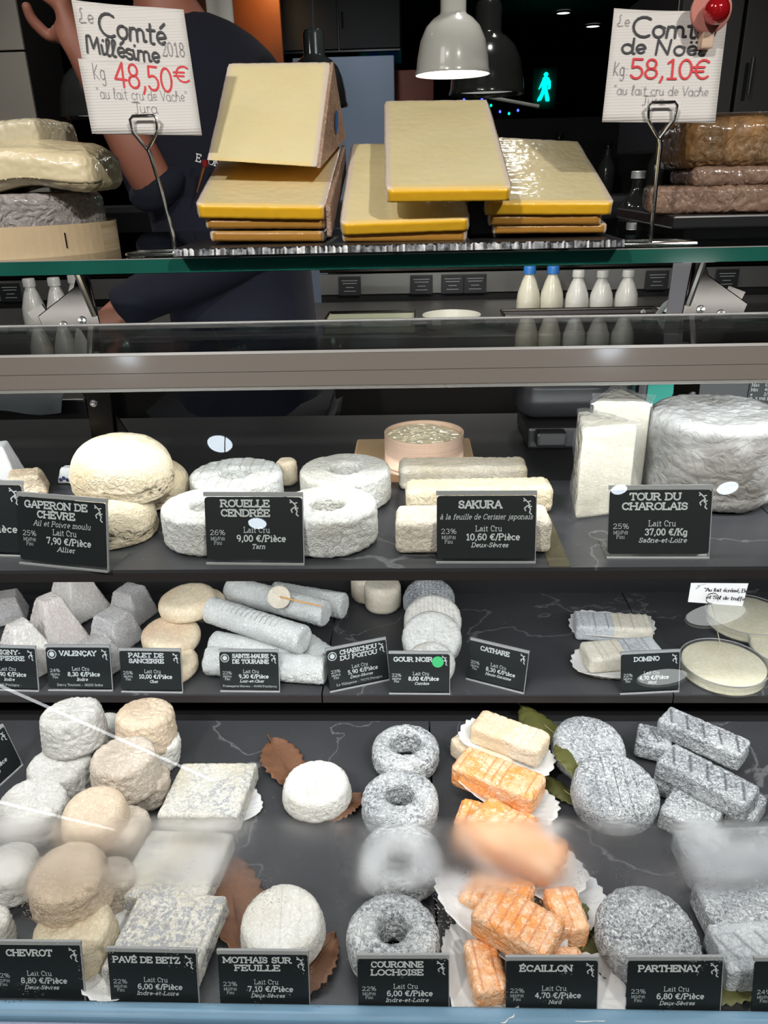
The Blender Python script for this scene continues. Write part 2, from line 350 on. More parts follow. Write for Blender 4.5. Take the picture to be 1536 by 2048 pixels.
def slate_mat(name, base, vein=0.5, rough=0.38):
    m, nt, out = newmat(name); L = nt.links.new; b = N(nt, 'ShaderNodeBsdfPrincipled'); b.inputs['Roughness'].default_value = rough
    tc = N(nt, 'ShaderNodeTexCoord'); n1 = N(nt, 'ShaderNodeTexNoise'); n1.inputs['Scale'].default_value = 6; n1.inputs['Detail'].default_value = 6; L(tc.outputs['Object'], n1.inputs['Vector'])
    mx = N(nt, 'ShaderNodeMix', data_type='RGBA'); mx.inputs[6].default_value = c4([c*0.65 for c in base]); mx.inputs[7].default_value = c4([c*1.4 for c in base]); L(n1.outputs['Fac'], mx.inputs[0])
    n2 = N(nt, 'ShaderNodeTexNoise'); n2.inputs['Scale'].default_value = 2.6; n2.inputs['Detail'].default_value = 8; n2.inputs['Distortion'].default_value = 0.4; L(tc.outputs['Object'], n2.inputs['Vector'])
    a = N(nt, 'ShaderNodeMath', operation='SUBTRACT'); L(n2.outputs['Fac'], a.inputs[0]); a.inputs[1].default_value = 0.5
    ab = N(nt, 'ShaderNodeMath', operation='ABSOLUTE'); L(a.outputs[0], ab.inputs[0])
    r = N(nt, 'ShaderNodeMapRange'); L(ab.outputs[0], r.inputs[0]); r.inputs[1].default_value = 0.0; r.inputs[2].default_value = 0.0035; r.inputs[3].default_value = vein; r.inputs[4].default_value = 0.0
    n3 = N(nt, 'ShaderNodeTexNoise'); n3.inputs['Scale'].default_value = 130; n3.inputs['Detail'].default_value = 3; L(tc.outputs['Object'], n3.inputs['Vector'])
    r3 = N(nt, 'ShaderNodeMapRange'); L(n3.outputs['Fac'], r3.inputs[0]); r3.inputs[1].default_value = 0.72; r3.inputs[2].default_value = 0.78; r3.inputs[4].default_value = 0.35
    mxx = N(nt, 'ShaderNodeMath', operation='MAXIMUM'); L(r.outputs[0], mxx.inputs[0]); L(r3.outputs[0], mxx.inputs[1])
    m2 = N(nt, 'ShaderNodeMix', data_type='RGBA'); L(mx.outputs[2], m2.inputs[6]); m2.inputs[7].default_value = (0.22, 0.22, 0.23, 1); L(mxx.outputs[0], m2.inputs[0])
    L(m2.outputs[2], b.inputs['Base Color'])
    bp = N(nt, 'ShaderNodeBump'); bp.inputs['Strength'].default_value = 0.15; bp.inputs['Distance'].default_value = 0.001; L(n3.outputs['Fac'], bp.inputs['Height']); L(bp.outputs[0], b.inputs['Normal'])
    L(b.outputs[0], out.inputs[0]); return m
M['slate'] = slate_mat('slate_deck', (0.040, 0.041, 0.045))
M['slate_edge'] = plain('deck_edge', (0.030, 0.026, 0.026), 0.4)
M['slate_board'] = plain('slate_board', (0.02, 0.02, 0.022), 0.35, var=0.4, vscale=30, bump=0.5, bscale=60)
def chipped():
    m, nt, out = newmat('chipped_slate_edge'); L = nt.links.new; b = N(nt, 'ShaderNodeBsdfPrincipled'); b.inputs['Roughness'].default_value = 0.22
    tc = N(nt, 'ShaderNodeTexCoord'); n = N(nt, 'ShaderNodeTexNoise'); n.inputs['Scale'].default_value = 160; n.inputs['Detail'].default_value = 5; L(tc.outputs['Object'], n.inputs['Vector'])
    r = N(nt, 'ShaderNodeMapRange'); L(n.outputs['Fac'], r.inputs[0]); r.inputs[1].default_value = 0.46; r.inputs[2].default_value = 0.66
    mx = N(nt, 'ShaderNodeMix', data_type='RGBA'); mx.inputs[6].default_value = (0.03, 0.03, 0.034, 1); mx.inputs[7].default_value = (0.26, 0.27, 0.29, 1); L(r.outputs[0], mx.inputs[0]); L(mx.outputs[2], b.inputs['Base Color'])
    L(b.outputs[0], out.inputs[0]); return m
M['chip'] = chipped()
# cheese rinds
M['cream'] = rind('cream_rind', (0.66, 0.58, 0.43), (0.56, 0.45, 0.29), bump=0.45, bscale=200, sub=0.1)
M['ivory'] = rind('ivory_rind', (0.70, 0.65, 0.55), (0.60, 0.52, 0.39), bump=0.5, bscale=260)
M['white'] = rind('white_rind', (0.76, 0.75, 0.72), (0.66, 0.64, 0.58), bump=0.5, bscale=280)
M['ring_white'] = rind('white_over_ash', (0.66, 0.67, 0.65), (0.52, 0.50, 0.44), ash=(0.30, 0.31, 0.32), ash_amt=0.6, ash_lo=0.52, bump=0.5)
M['grey'] = rind('pale_grey_rind', (0.56, 0.55, 0.52), (0.44, 0.43, 0.40), ash=(0.3, 0.3, 0.3), ash_amt=0.3, bump=0.5, bscale=240)
M['ash'] = rind('ash_rind', (0.58, 0.60, 0.61), (0.40, 0.42, 0.44), ash=(0.09, 0.10, 0.115), ash_amt=0.85, ash_lo=0.46, bump=0.9, bscale=250, mark=(0.05, 0.055, 0.065), crease_shade=0.30)
M['ash_log'] = rind('ash_log_rind', (0.86, 0.88, 0.86), (0.74, 0.77, 0.76), ash=(0.20, 0.23, 0.23), ash_amt=0.75, ash_lo=0.56, bump=0.9, bscale=420, mark=(0.25, 0.26, 0.27), ash_scale=240)
M['ash_ring'] = rind('ash_ring_rind', (0.68, 0.70, 0.70), (0.48, 0.50, 0.51), ash=(0.14, 0.15, 0.17), ash_amt=0.9, ash_lo=0.46, bump=0.9, bscale=240, ash_scale=110, mark=(0.42, 0.37, 0.27))
M['tan'] = rind('tan_rind', (0.60, 0.49, 0.37), (0.50, 0.39, 0.28), bump=0.5, bscale=230)
M['tan_grey'] = rind('tan_grey_rind', (0.56, 0.49, 0.41), (0.43, 0.37, 0.30), bump=0.6, bscale=230)
M['palet'] = rind('peach_rind', (0.76, 0.66, 0.48), (0.66, 0.50, 0.35), bump=0.25, bscale=120, coat=0.1, sub=0.1)
M['paver'] = rind('speckled_rind', (0.68, 0.66, 0.59), (0.58, 0.54, 0.43), ash=(0.26, 0.28, 0.33), ash_amt=0.8, ash_lo=0.44, bump=0.6, ash_scale=110)
M['pyramid'] = rind('pinkish_white_rind', (0.80, 0.77, 0.73), (0.68, 0.62, 0.58), bump=0.6, bscale=160, mark=(0.50, 0.50, 0.49))
M['valen'] = rind('grey_pyramid_rind', (0.66, 0.65, 0.64), (0.50, 0.47, 0.45), ash=(0.17, 0.17, 0.18), ash_amt=0.6, ash_lo=0.48, bump=0.7, bscale=320, mark=(0.2, 0.2, 0.21), ash_scale=260)
M['orange'] = rind('orange_rind', (0.84, 0.50, 0.29), (0.84, 0.31, 0.07), ash=(0.86, 0.68, 0.52), ash_amt=0.7, ash_lo=0.47, mott=30, bump=0.5, bscale=160, mark=(0.50, 0.16, 0.06), coat=0.35, rough=0.5, ash_scale=60)
M['orange_pale'] = rind('pale_orange_rind', (0.78, 0.68, 0.54), (0.74, 0.56, 0.36), ash=(0.62, 0.38, 0.12), ash_amt=0.5, ash_lo=0.60, bump=0.6, mark=(0.62, 0.50, 0.38))
M['tower'] = rind('tower_rind', (0.58, 0.59, 0.59), (0.40, 0.395, 0.38), mark=(0.15, 0.14, 0.125), ash=(0.30, 0.25, 0.20), ash_amt=0.35, ash_lo=0.5, mott=26, bump=0.35, bscale=90, crease_shade=0.05)
M['bloomy'] = rind('bloomy_wedge', (0.72, 0.69, 0.58), (0.68, 0.64, 0.52), bump=0.2, coat=0.4)
M['truffle'] = rind('truffled_cream', (0.86, 0.83, 0.64), (0.80, 0.75, 0.54), ash=(0.12, 0.10, 0.06), ash_amt=0.8, ash_lo=0.66, ash_scale=120, bump=0.3)
M['halves_ash'] = rind('ash_half', (0.60, 0.63, 0.65), (0.48, 0.5, 0.52), ash=(0.2, 0.22, 0.24), ash_amt=0.6, bump=0.5, mark=(0.2, 0.21, 0.22))
M['halves_cream'] = rind('cream_half', (0.74, 0.70, 0.60), (0.66, 0.60, 0.48), bump=0.5, mark=(0.42, 0.38, 0.32))
M['brown_rind'] = rind('brown_rind', (0.27, 0.17, 0.115), (0.17, 0.10, 0.07), ash=(0.50, 0.40, 0.34), ash_amt=0.6, ash_lo=0.52, mott=30, bump=0.6, bscale=60, crease_shade=0.08, coat=0.5, rough=0.5)
M['amber_rind'] = rind('amber_rind', (0.34, 0.17, 0.055), (0.14, 0.08, 0.04), ash=(0.40, 0.28, 0.15), ash_amt=0.5, mott=22, bump=0.5, bscale=60, crease_shade=0.05, coat=0.6, rough=0.5)
M['comte_rind'] = rind('comte_rind', (0.46, 0.30, 0.21), (0.34, 0.21, 0.15), ash=(0.62, 0.52, 0.45), ash_amt=0.5, ash_lo=0.5, bump=0.6, bscale=160, coat=0.4)
M['grey_wrap'] = rind('grey_rind_in_film', (0.36, 0.33, 0.32), (0.24, 0.21, 0.20), ash=(0.55, 0.52, 0.5), ash_amt=0.5, mott=20, bump=0.8, bscale=70, coat=0.9, rough=0.4)
M['cream_wrap'] = plain('cream_paste_in_film', (0.74, 0.63, 0.40), 0.4, coat=0.9, var=0.08, vscale=14, bump=0.8, bscale=22)
M['pink_wrap'] = plain('pink_paste_in_film', (0.66, 0.45, 0.34), 0.4, coat=0.9, var=0.15, vscale=20, bump=0.8, bscale=30)
M['pale_wrap'] = plain('pale_paste_in_film', (0.60, 0.54, 0.38), 0.4, coat=0.9, var=0.12, vscale=20, bump=0.8, bscale=30)
def comte_mat(name, c, edge):
    """pressed paste: pale cut face, whitish border from the attribute 'rim', deep yellow cut edge from 'side'"""
    m, nt, out = newmat(name); L = nt.links.new; b = N(nt, 'ShaderNodeBsdfPrincipled'); b.inputs['Roughness'].default_value = 0.35
    b.inputs['Coat Weight'].default_value = 0.7; b.inputs['Coat Roughness'].default_value = 0.07
    tc = N(nt, 'ShaderNodeTexCoord'); n = N(nt, 'ShaderNodeTexNoise'); n.inputs['Scale'].default_value = 18; n.inputs['Detail'].default_value = 5; L(tc.outputs['Object'], n.inputs['Vector'])
    mx = N(nt, 'ShaderNodeMix', data_type='RGBA'); mx.inputs[6].default_value = c4(c); mx.inputs[7].default_value = c4((c[0]*0.93, c[1]*0.87, c[2]*0.72)); L(n.outputs['Fac'], mx.inputs[0])
    def mixin(src, attr, colr):
        a = N(nt, 'ShaderNodeAttribute', attribute_name=attr); k = N(nt, 'ShaderNodeMix', data_type='RGBA'); L(src, k.inputs[6]); k.inputs[7].default_value = c4(colr); L(a.outputs['Fac'], k.inputs[0]); return k.outputs[2]
    s = mixin(mx.outputs[2], 'rim', (0.76, 0.64, 0.52)); s = mixin(s, 'side', edge)
    L(s, b.inputs['Base Color'])
    n2 = N(nt, 'ShaderNodeTexNoise'); n2.inputs['Scale'].default_value = 28; n2.inputs['Detail'].default_value = 3; mp = N(nt, 'ShaderNodeMapping'); mp.inputs['Scale'].default_value = (1, 3.0, 2); L(tc.outputs['Object'], mp.inputs[0]); L(mp.outputs[0], n2.inputs['Vector'])
    bp = N(nt, 'ShaderNodeBump'); bp.inputs['Strength'].default_value = 0.35; bp.inputs['Distance'].default_value = 0.002; L(n2.outputs['Fac'], bp.inputs['Height']); L(bp.outputs[0], b.inputs['Coat Normal'])
    b.inputs['Subsurface Weight'].default_value = 0.15; b.inputs['Subsurface Radius'].default_value = (0.01, 0.006, 0.002); b.inputs['Subsurface Scale'].default_value = 1
    L(b.outputs[0], out.inputs[0]); return m
M['comte'] = comte_mat('comte_paste', (0.86, 0.76, 0.47), (0.90, 0.50, 0.02))
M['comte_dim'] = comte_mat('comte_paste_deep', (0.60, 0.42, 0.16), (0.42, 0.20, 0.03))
# ------------------------------------------------------------------ noise and cheese bodies
def _h(i, j, k, s):
    n = (i.astype(np.int64)*73856093) ^ (j.astype(np.int64)*19349663) ^ (k.astype(np.int64)*83492791) ^ (s*2654435761 & 0x7fffffff)
    n = (n ^ (n >> 13)) * 1274126177 & 0x7fffffff; n = (n ^ (n >> 16)) & 0xffff
    return n/65535.0
def vn(P, scale, seed=0):
    Q = P*scale; I = np.floor(Q).astype(np.int64); Fr = Q-I; u = Fr*Fr*(3-2*Fr); r = 0
    for a in (0, 1):
        for b in (0, 1):
            for c in (0, 1):
                wt = (u[:, 0] if a else 1-u[:, 0])*(u[:, 1] if b else 1-u[:, 1])*(u[:, 2] if c else 1-u[:, 2])
                r = r+wt*_h(I[:, 0]+a, I[:, 1]+b, I[:, 2]+c, seed)
    return r
def fbm(P, s, seed=0, o=3):
    r = 0; a = 0.5
    for k in range(o): r = r+a*(vn(P, s*2**k, seed+k*17)-0.5)*2; a *= 0.5
    return r
def ridge(P, s, seed=0, warp=0.25):
    W = P + warp/s*np.stack([vn(P, s*0.7, seed+5)-0.5, vn(P, s*0.7, seed+6)-0.5, vn(P, s*0.7, seed+7)-0.5], 1)*2
    return 1-np.abs(vn(W, s, seed)*2-1)*2
def normals(V, F):
    F = np.array([f if len(f) == 4 else (f[0], f[1], f[2], f[2]) for f in F])
    n = np.cross(V[F[:, 2]]-V[F[:, 0]], V[F[:, 3]]-V[F[:, 1]] if True else 0)
    Nn = np.zeros_like(V)
    for k in range(4): np.add.at(Nn, F[:, k], n)
    L = np.linalg.norm(Nn, axis=1, keepdims=True); L[L == 0] = 1
    return Nn/L
_grid = {}
def cube_grid(nx, ny, nz):
    k = (nx, ny, nz)
    if k in _grid: return _grid[k]
    idx = {}; V = []; F = []
    def v(i, j, l):
        q = (i, j, l)
        if q not in idx: idx[q] = len(V); V.append((2*i/nx-1, 2*j/ny-1, 2*l/nz-1))
        return idx[q]
    for i in range(nx):
        for j in range(ny):
            F.append((v(i, j, 0), v(i, j+1, 0), v(i+1, j+1, 0), v(i+1, j, 0))); F.append((v(i, j, nz), v(i+1, j, nz), v(i+1, j+1, nz), v(i, j+1, nz)))
    for i in range(nx):
        for l in range(nz):
            F.append((v(i, 0, l), v(i+1, 0, l), v(i+1, 0, l+1), v(i, 0, l+1))); F.append((v(i, ny, l), v(i, ny, l+1), v(i+1, ny, l+1), v(i+1, ny, l)))
    for j in range(ny):
        for l in range(nz):
            F.append((v(0, j, l), v(0, j, l+1), v(0, j+1, l+1), v(0, j+1, l))); F.append((v(nx, j, l), v(nx, j+1, l), v(nx, j+1, l+1), v(nx, j, l+1)))
    _grid[k] = (np.array(V), F); return _grid[k]
def finish(name, V, F, mat, parent=None, attrs=None):
    me = bpy.data.meshes.new(name); nv = len(V)
    me.vertices.add(nv); me.vertices.foreach_set('co', V.astype(np.float32).ravel())
    ls = np.array([i for f in F for i in f], dtype=np.int32); st = np.cumsum([0]+[len(f) for f in F[:-1]]).astype(np.int32)
    me.loops.add(len(ls)); me.loops.foreach_set('vertex_index', ls)
    me.polygons.add(len(F)); me.polygons.foreach_set('loop_start', st)
    me.update(calc_edges=True); me.polygons.foreach_set('use_smooth', [True]*len(F))
    for k, a in (attrs or {}).items():
        at_ = me.attributes.new(k, 'FLOAT', 'POINT'); at_.data.foreach_set('value', np.asarray(a, dtype=np.float32))
    me.validate(); return link(name, me, mat, parent)
RES = 0.0017
def _n(x, lo=4, hi=110): return int(max(lo, min(hi, round(x/RES))))
def disp(V, F, amp, wr, seed, extra=None, sidestretch=None, coarse=None):
    """crinkled rind: low lumps plus fine worm-like ridges, optional extra(V,N)->(d,mark)"""
    Nn = normals(V, F)
    d = fbm(V, coarse or 24, seed, 2)*amp*0.8
    Q = V if sidestretch is None else V*np.array(sidestretch)
    if wr: d = d+ridge(Q, 210, seed+3, 0.5)*wr*0.8 + fbm(Q, 300, seed+9, 2)*wr*0.6
    mk = np.zeros(len(V))
    if extra is not None:
        e, m2 = extra(V, Nn); d = d+e; mk = m2
    return V+Nn*d[:, None], mk
def lathe_grid(prof, seg):
    V = []; F = []; n = len(prof)
    for r, z in prof:
        for k in range(seg):
            a = 2*math.pi*k/seg; V.append((r*math.cos(a), r*math.sin(a), z))
    return V, F
def disc(name, mat, r, h, rc=None, bulge=0.03, amp=0.0012, wr=0.0005, seed=0, extra=None, hole=0.0, top=1.0, parent=None, sq=0.0, dome=0.0):
    """round cheese, base at z=0; top = ratio of top radius to base radius; hole>0 makes a ring"""
    rc = rc if rc is not None else h*0.28
    prof = []
    def line(a, b, m):
        for i in range(m): t = i/m; prof.append((a[0]+(b[0]-a[0])*t, a[1]+(b[1]-a[1])*t))
    def arc(cx, cz, a0, a1, m, q=rc):
        for i in range(m+1): a = R(a0+(a1-a0)*i/m); prof.append((cx+q*math.cos(a), cz+q*math.sin(a)))
    rt = r*top; st = RES*1.05
    inner = hole if hole else 0.0006
    q2 = min(rc, 0.006)
    if hole:
        arc(hole+q2, h-q2, 180, 90, 3, q2)
        line((hole+q2, h), (rt-rc, h), max(3, int((rt-rc-hole)/st)))
    else:
        line((inner, h), (rt-rc, h), max(4, int((rt-rc)/st)))
    arc(rt-rc, h-rc, 90, 0, 5)
    rb = min(rc, h*0.3)
    line((rt, h-rc), (r, rb), max(2, int((h-rc-rb)/st)))
    arc(r-rb, rb, 0, -90, 4, rb)
    if hole:
        line((r-rb, 0), (hole+q2, 0), 6); arc(hole+q2, q2, 270, 180, 3, q2); line((hole, q2), (hole, h-q2), max(2, int(h/st)))
    else:
        line((r-rb, 0), (inner, 0), 6); prof.append((inner, 0))
    pf = [prof[0]]
    for q in prof[1:]:
        if math.hypot(q[0]-pf[-1][0], q[1]-pf[-1][1]) > 1e-5: pf.append(q)
    prof = pf
    seg = max(28, min(190, int(2*math.pi*r/RES))); n = len(prof)
    P = np.array(prof); a = np.arange(seg)*2*math.pi/seg
    X = P[:, 0][:, None]*np.cos(a)[None]; Y = P[:, 0][:, None]*np.sin(a)[None]; Z = np.repeat(P[:, 1][:, None], seg, 1)
    V = np.stack([X.ravel(), Y.ravel(), Z.ravel()], 1)
    bz = np.sin(np.clip(V[:, 2]/h, 0, 1)*math.pi)*bulge
    rad = np.hypot(V[:, 0], V[:, 1]); V[:, :2] *= (1+bz*np.clip(rad/r, 0, 1)**2)[:, None]
    if dome: V[:, 2] += dome*(1-np.clip(rad/r, 0, 1)**2)*(V[:, 2] > h*0.5)
    if sq:
        th = np.arctan2(V[:, 1], V[:, 0]); V[:, :2] *= (1+sq*np.cos(2*th+seed)+0.5*sq*np.cos(3*th+seed*2))[:, None]
    F = []
    for i in range(n if hole else n-1):
        i2 = (i+1) % n
        for k in range(seg):
            k2 = (k+1) % seg; F.append((i*seg+k, i2*seg+k, i2*seg+k2, i*seg+k2))
    if not hole:
        F.append(tuple(range(seg))); F.append(tuple(range((n-1)*seg, n*seg))[::-1])
        Fn = F[:-2]
    else: Fn = F
    V, mk = disp(V, Fn, amp, wr, seed, extra, sidestretch=(0.75, 0.75, 1.5))
    return finish(name, V, F, mat, parent, {'mark': mk})
def block(name, mat, L, W, H, r=0.008, amp=0.001, wr=0.0005, seed=0, extra=None, shape=None, parent=None, extra_attr=None, bend=0.0):
    """rounded bar or box lying on z=0, long side on x"""
    G, F = cube_grid(_n(L), _n(W), _n(H)); hx, hy, hz = L/2, W/2, H/2
    V = G*np.array([hx, hy, hz]); r = min(r, hx*0.99, hy*0.99, hz*0.99)
    C = np.clip(V, [-hx+r, -hy+r, -hz+r], [hx-r, hy-r, hz-r]); D = V-C; ln = np.linalg.norm(D, axis=1); ok = ln > 1e-9
    V = np.where(ok[:, None], C+D/np.where(ok, ln, 1)[:, None]*r, V)
    inner = np.abs(V-C).sum(1) < 1e-9
    V[:, 2] += hz
    if shape is not None: V = shape(V)
    if bend: V[:, 2] += bend*((V[:, 0]/hx)**2)
    V, mk = disp(V, F, amp, wr, seed, extra)
    at_ = {'mark': mk}
    if extra_attr: at_.update(extra_attr(V, G))
    return finish(name, V, F, mat, parent, at_)
def hexa(name, mat, C8, n=(40, 40, 8), r=0.06, amp=0.0006, seed=0, parent=None, attr=None):
    """slab through eight corners: bottom (4, anticlockwise) then top (4)"""
    G, F = cube_grid(*n); T = (G+1)/2
    # pull the surface in at edges for a slightly rounded slab
    C8 = [np.array(c) for c in C8]
    u, v, w_ = T[:, 0:1], T[:, 1:2], T[:, 2:3]
    def bil(a, b, c, d): return a*(1-u)*(1-v)+b*u*(1-v)+c*u*v+d*(1-u)*v
    V = bil(*C8[:4])*(1-w_)+bil(*C8[4:])*w_
    cen = V.mean(0); E = np.sort(np.abs(G), axis=1)
    s = np.clip((E[:, 1]-0.90)/0.10, 0, 1)*np.clip((E[:, 2]-0.90)/0.10, 0, 1)
    V = V-(V-cen)*(s*r)[:, None]
    V, mk = disp(V, F, amp, amp*0.3, seed)
    A = {'mark': mk}
    if attr: A.update(attr(G))
    return finish(name, V, F, mat, parent, A)
def hang(o, T, h, rot):
    """put a body so that the middle of its top, h above its base, is at T"""
    M3 = Euler([R(a) for a in rot]).to_matrix(); o.rotation_euler = [R(a) for a in rot]
    o.location = Vector(T) - M3 @ Vector((0, 0, h)); return o
def rings_extra(r0, n=5, depth=0.0006):
    def f(V, Nn):
        up = np.clip(Nn[:, 2], 0, 1)**3; return -up*depth*(np.abs(np.sin(V[:, 0]*math.pi*n/r0)) < 0.16), np.zeros(len(V))
    return f
def bars_extra(pitch, depth=0.0009, wd=0.18, mk=0.6, lim=None, ang=0.0, off=0.0):
    """parallel rack marks across the top"""
    def f(V, Nn):
        x = V[:, 0]*math.cos(R(ang))+V[:, 1]*math.sin(R(ang))+off
        up = np.clip((Nn[:, 2]-0.55)/0.3, 0, 1); t = np.abs(((x/pitch) % 1)-0.5)*2
        s = np.clip((t-(1-wd))/wd*1.6, 0, 1)*up
        if lim is not None: s = s*(np.abs(V[:, 1]) < lim)
        return -s*depth, s*mk
    return f

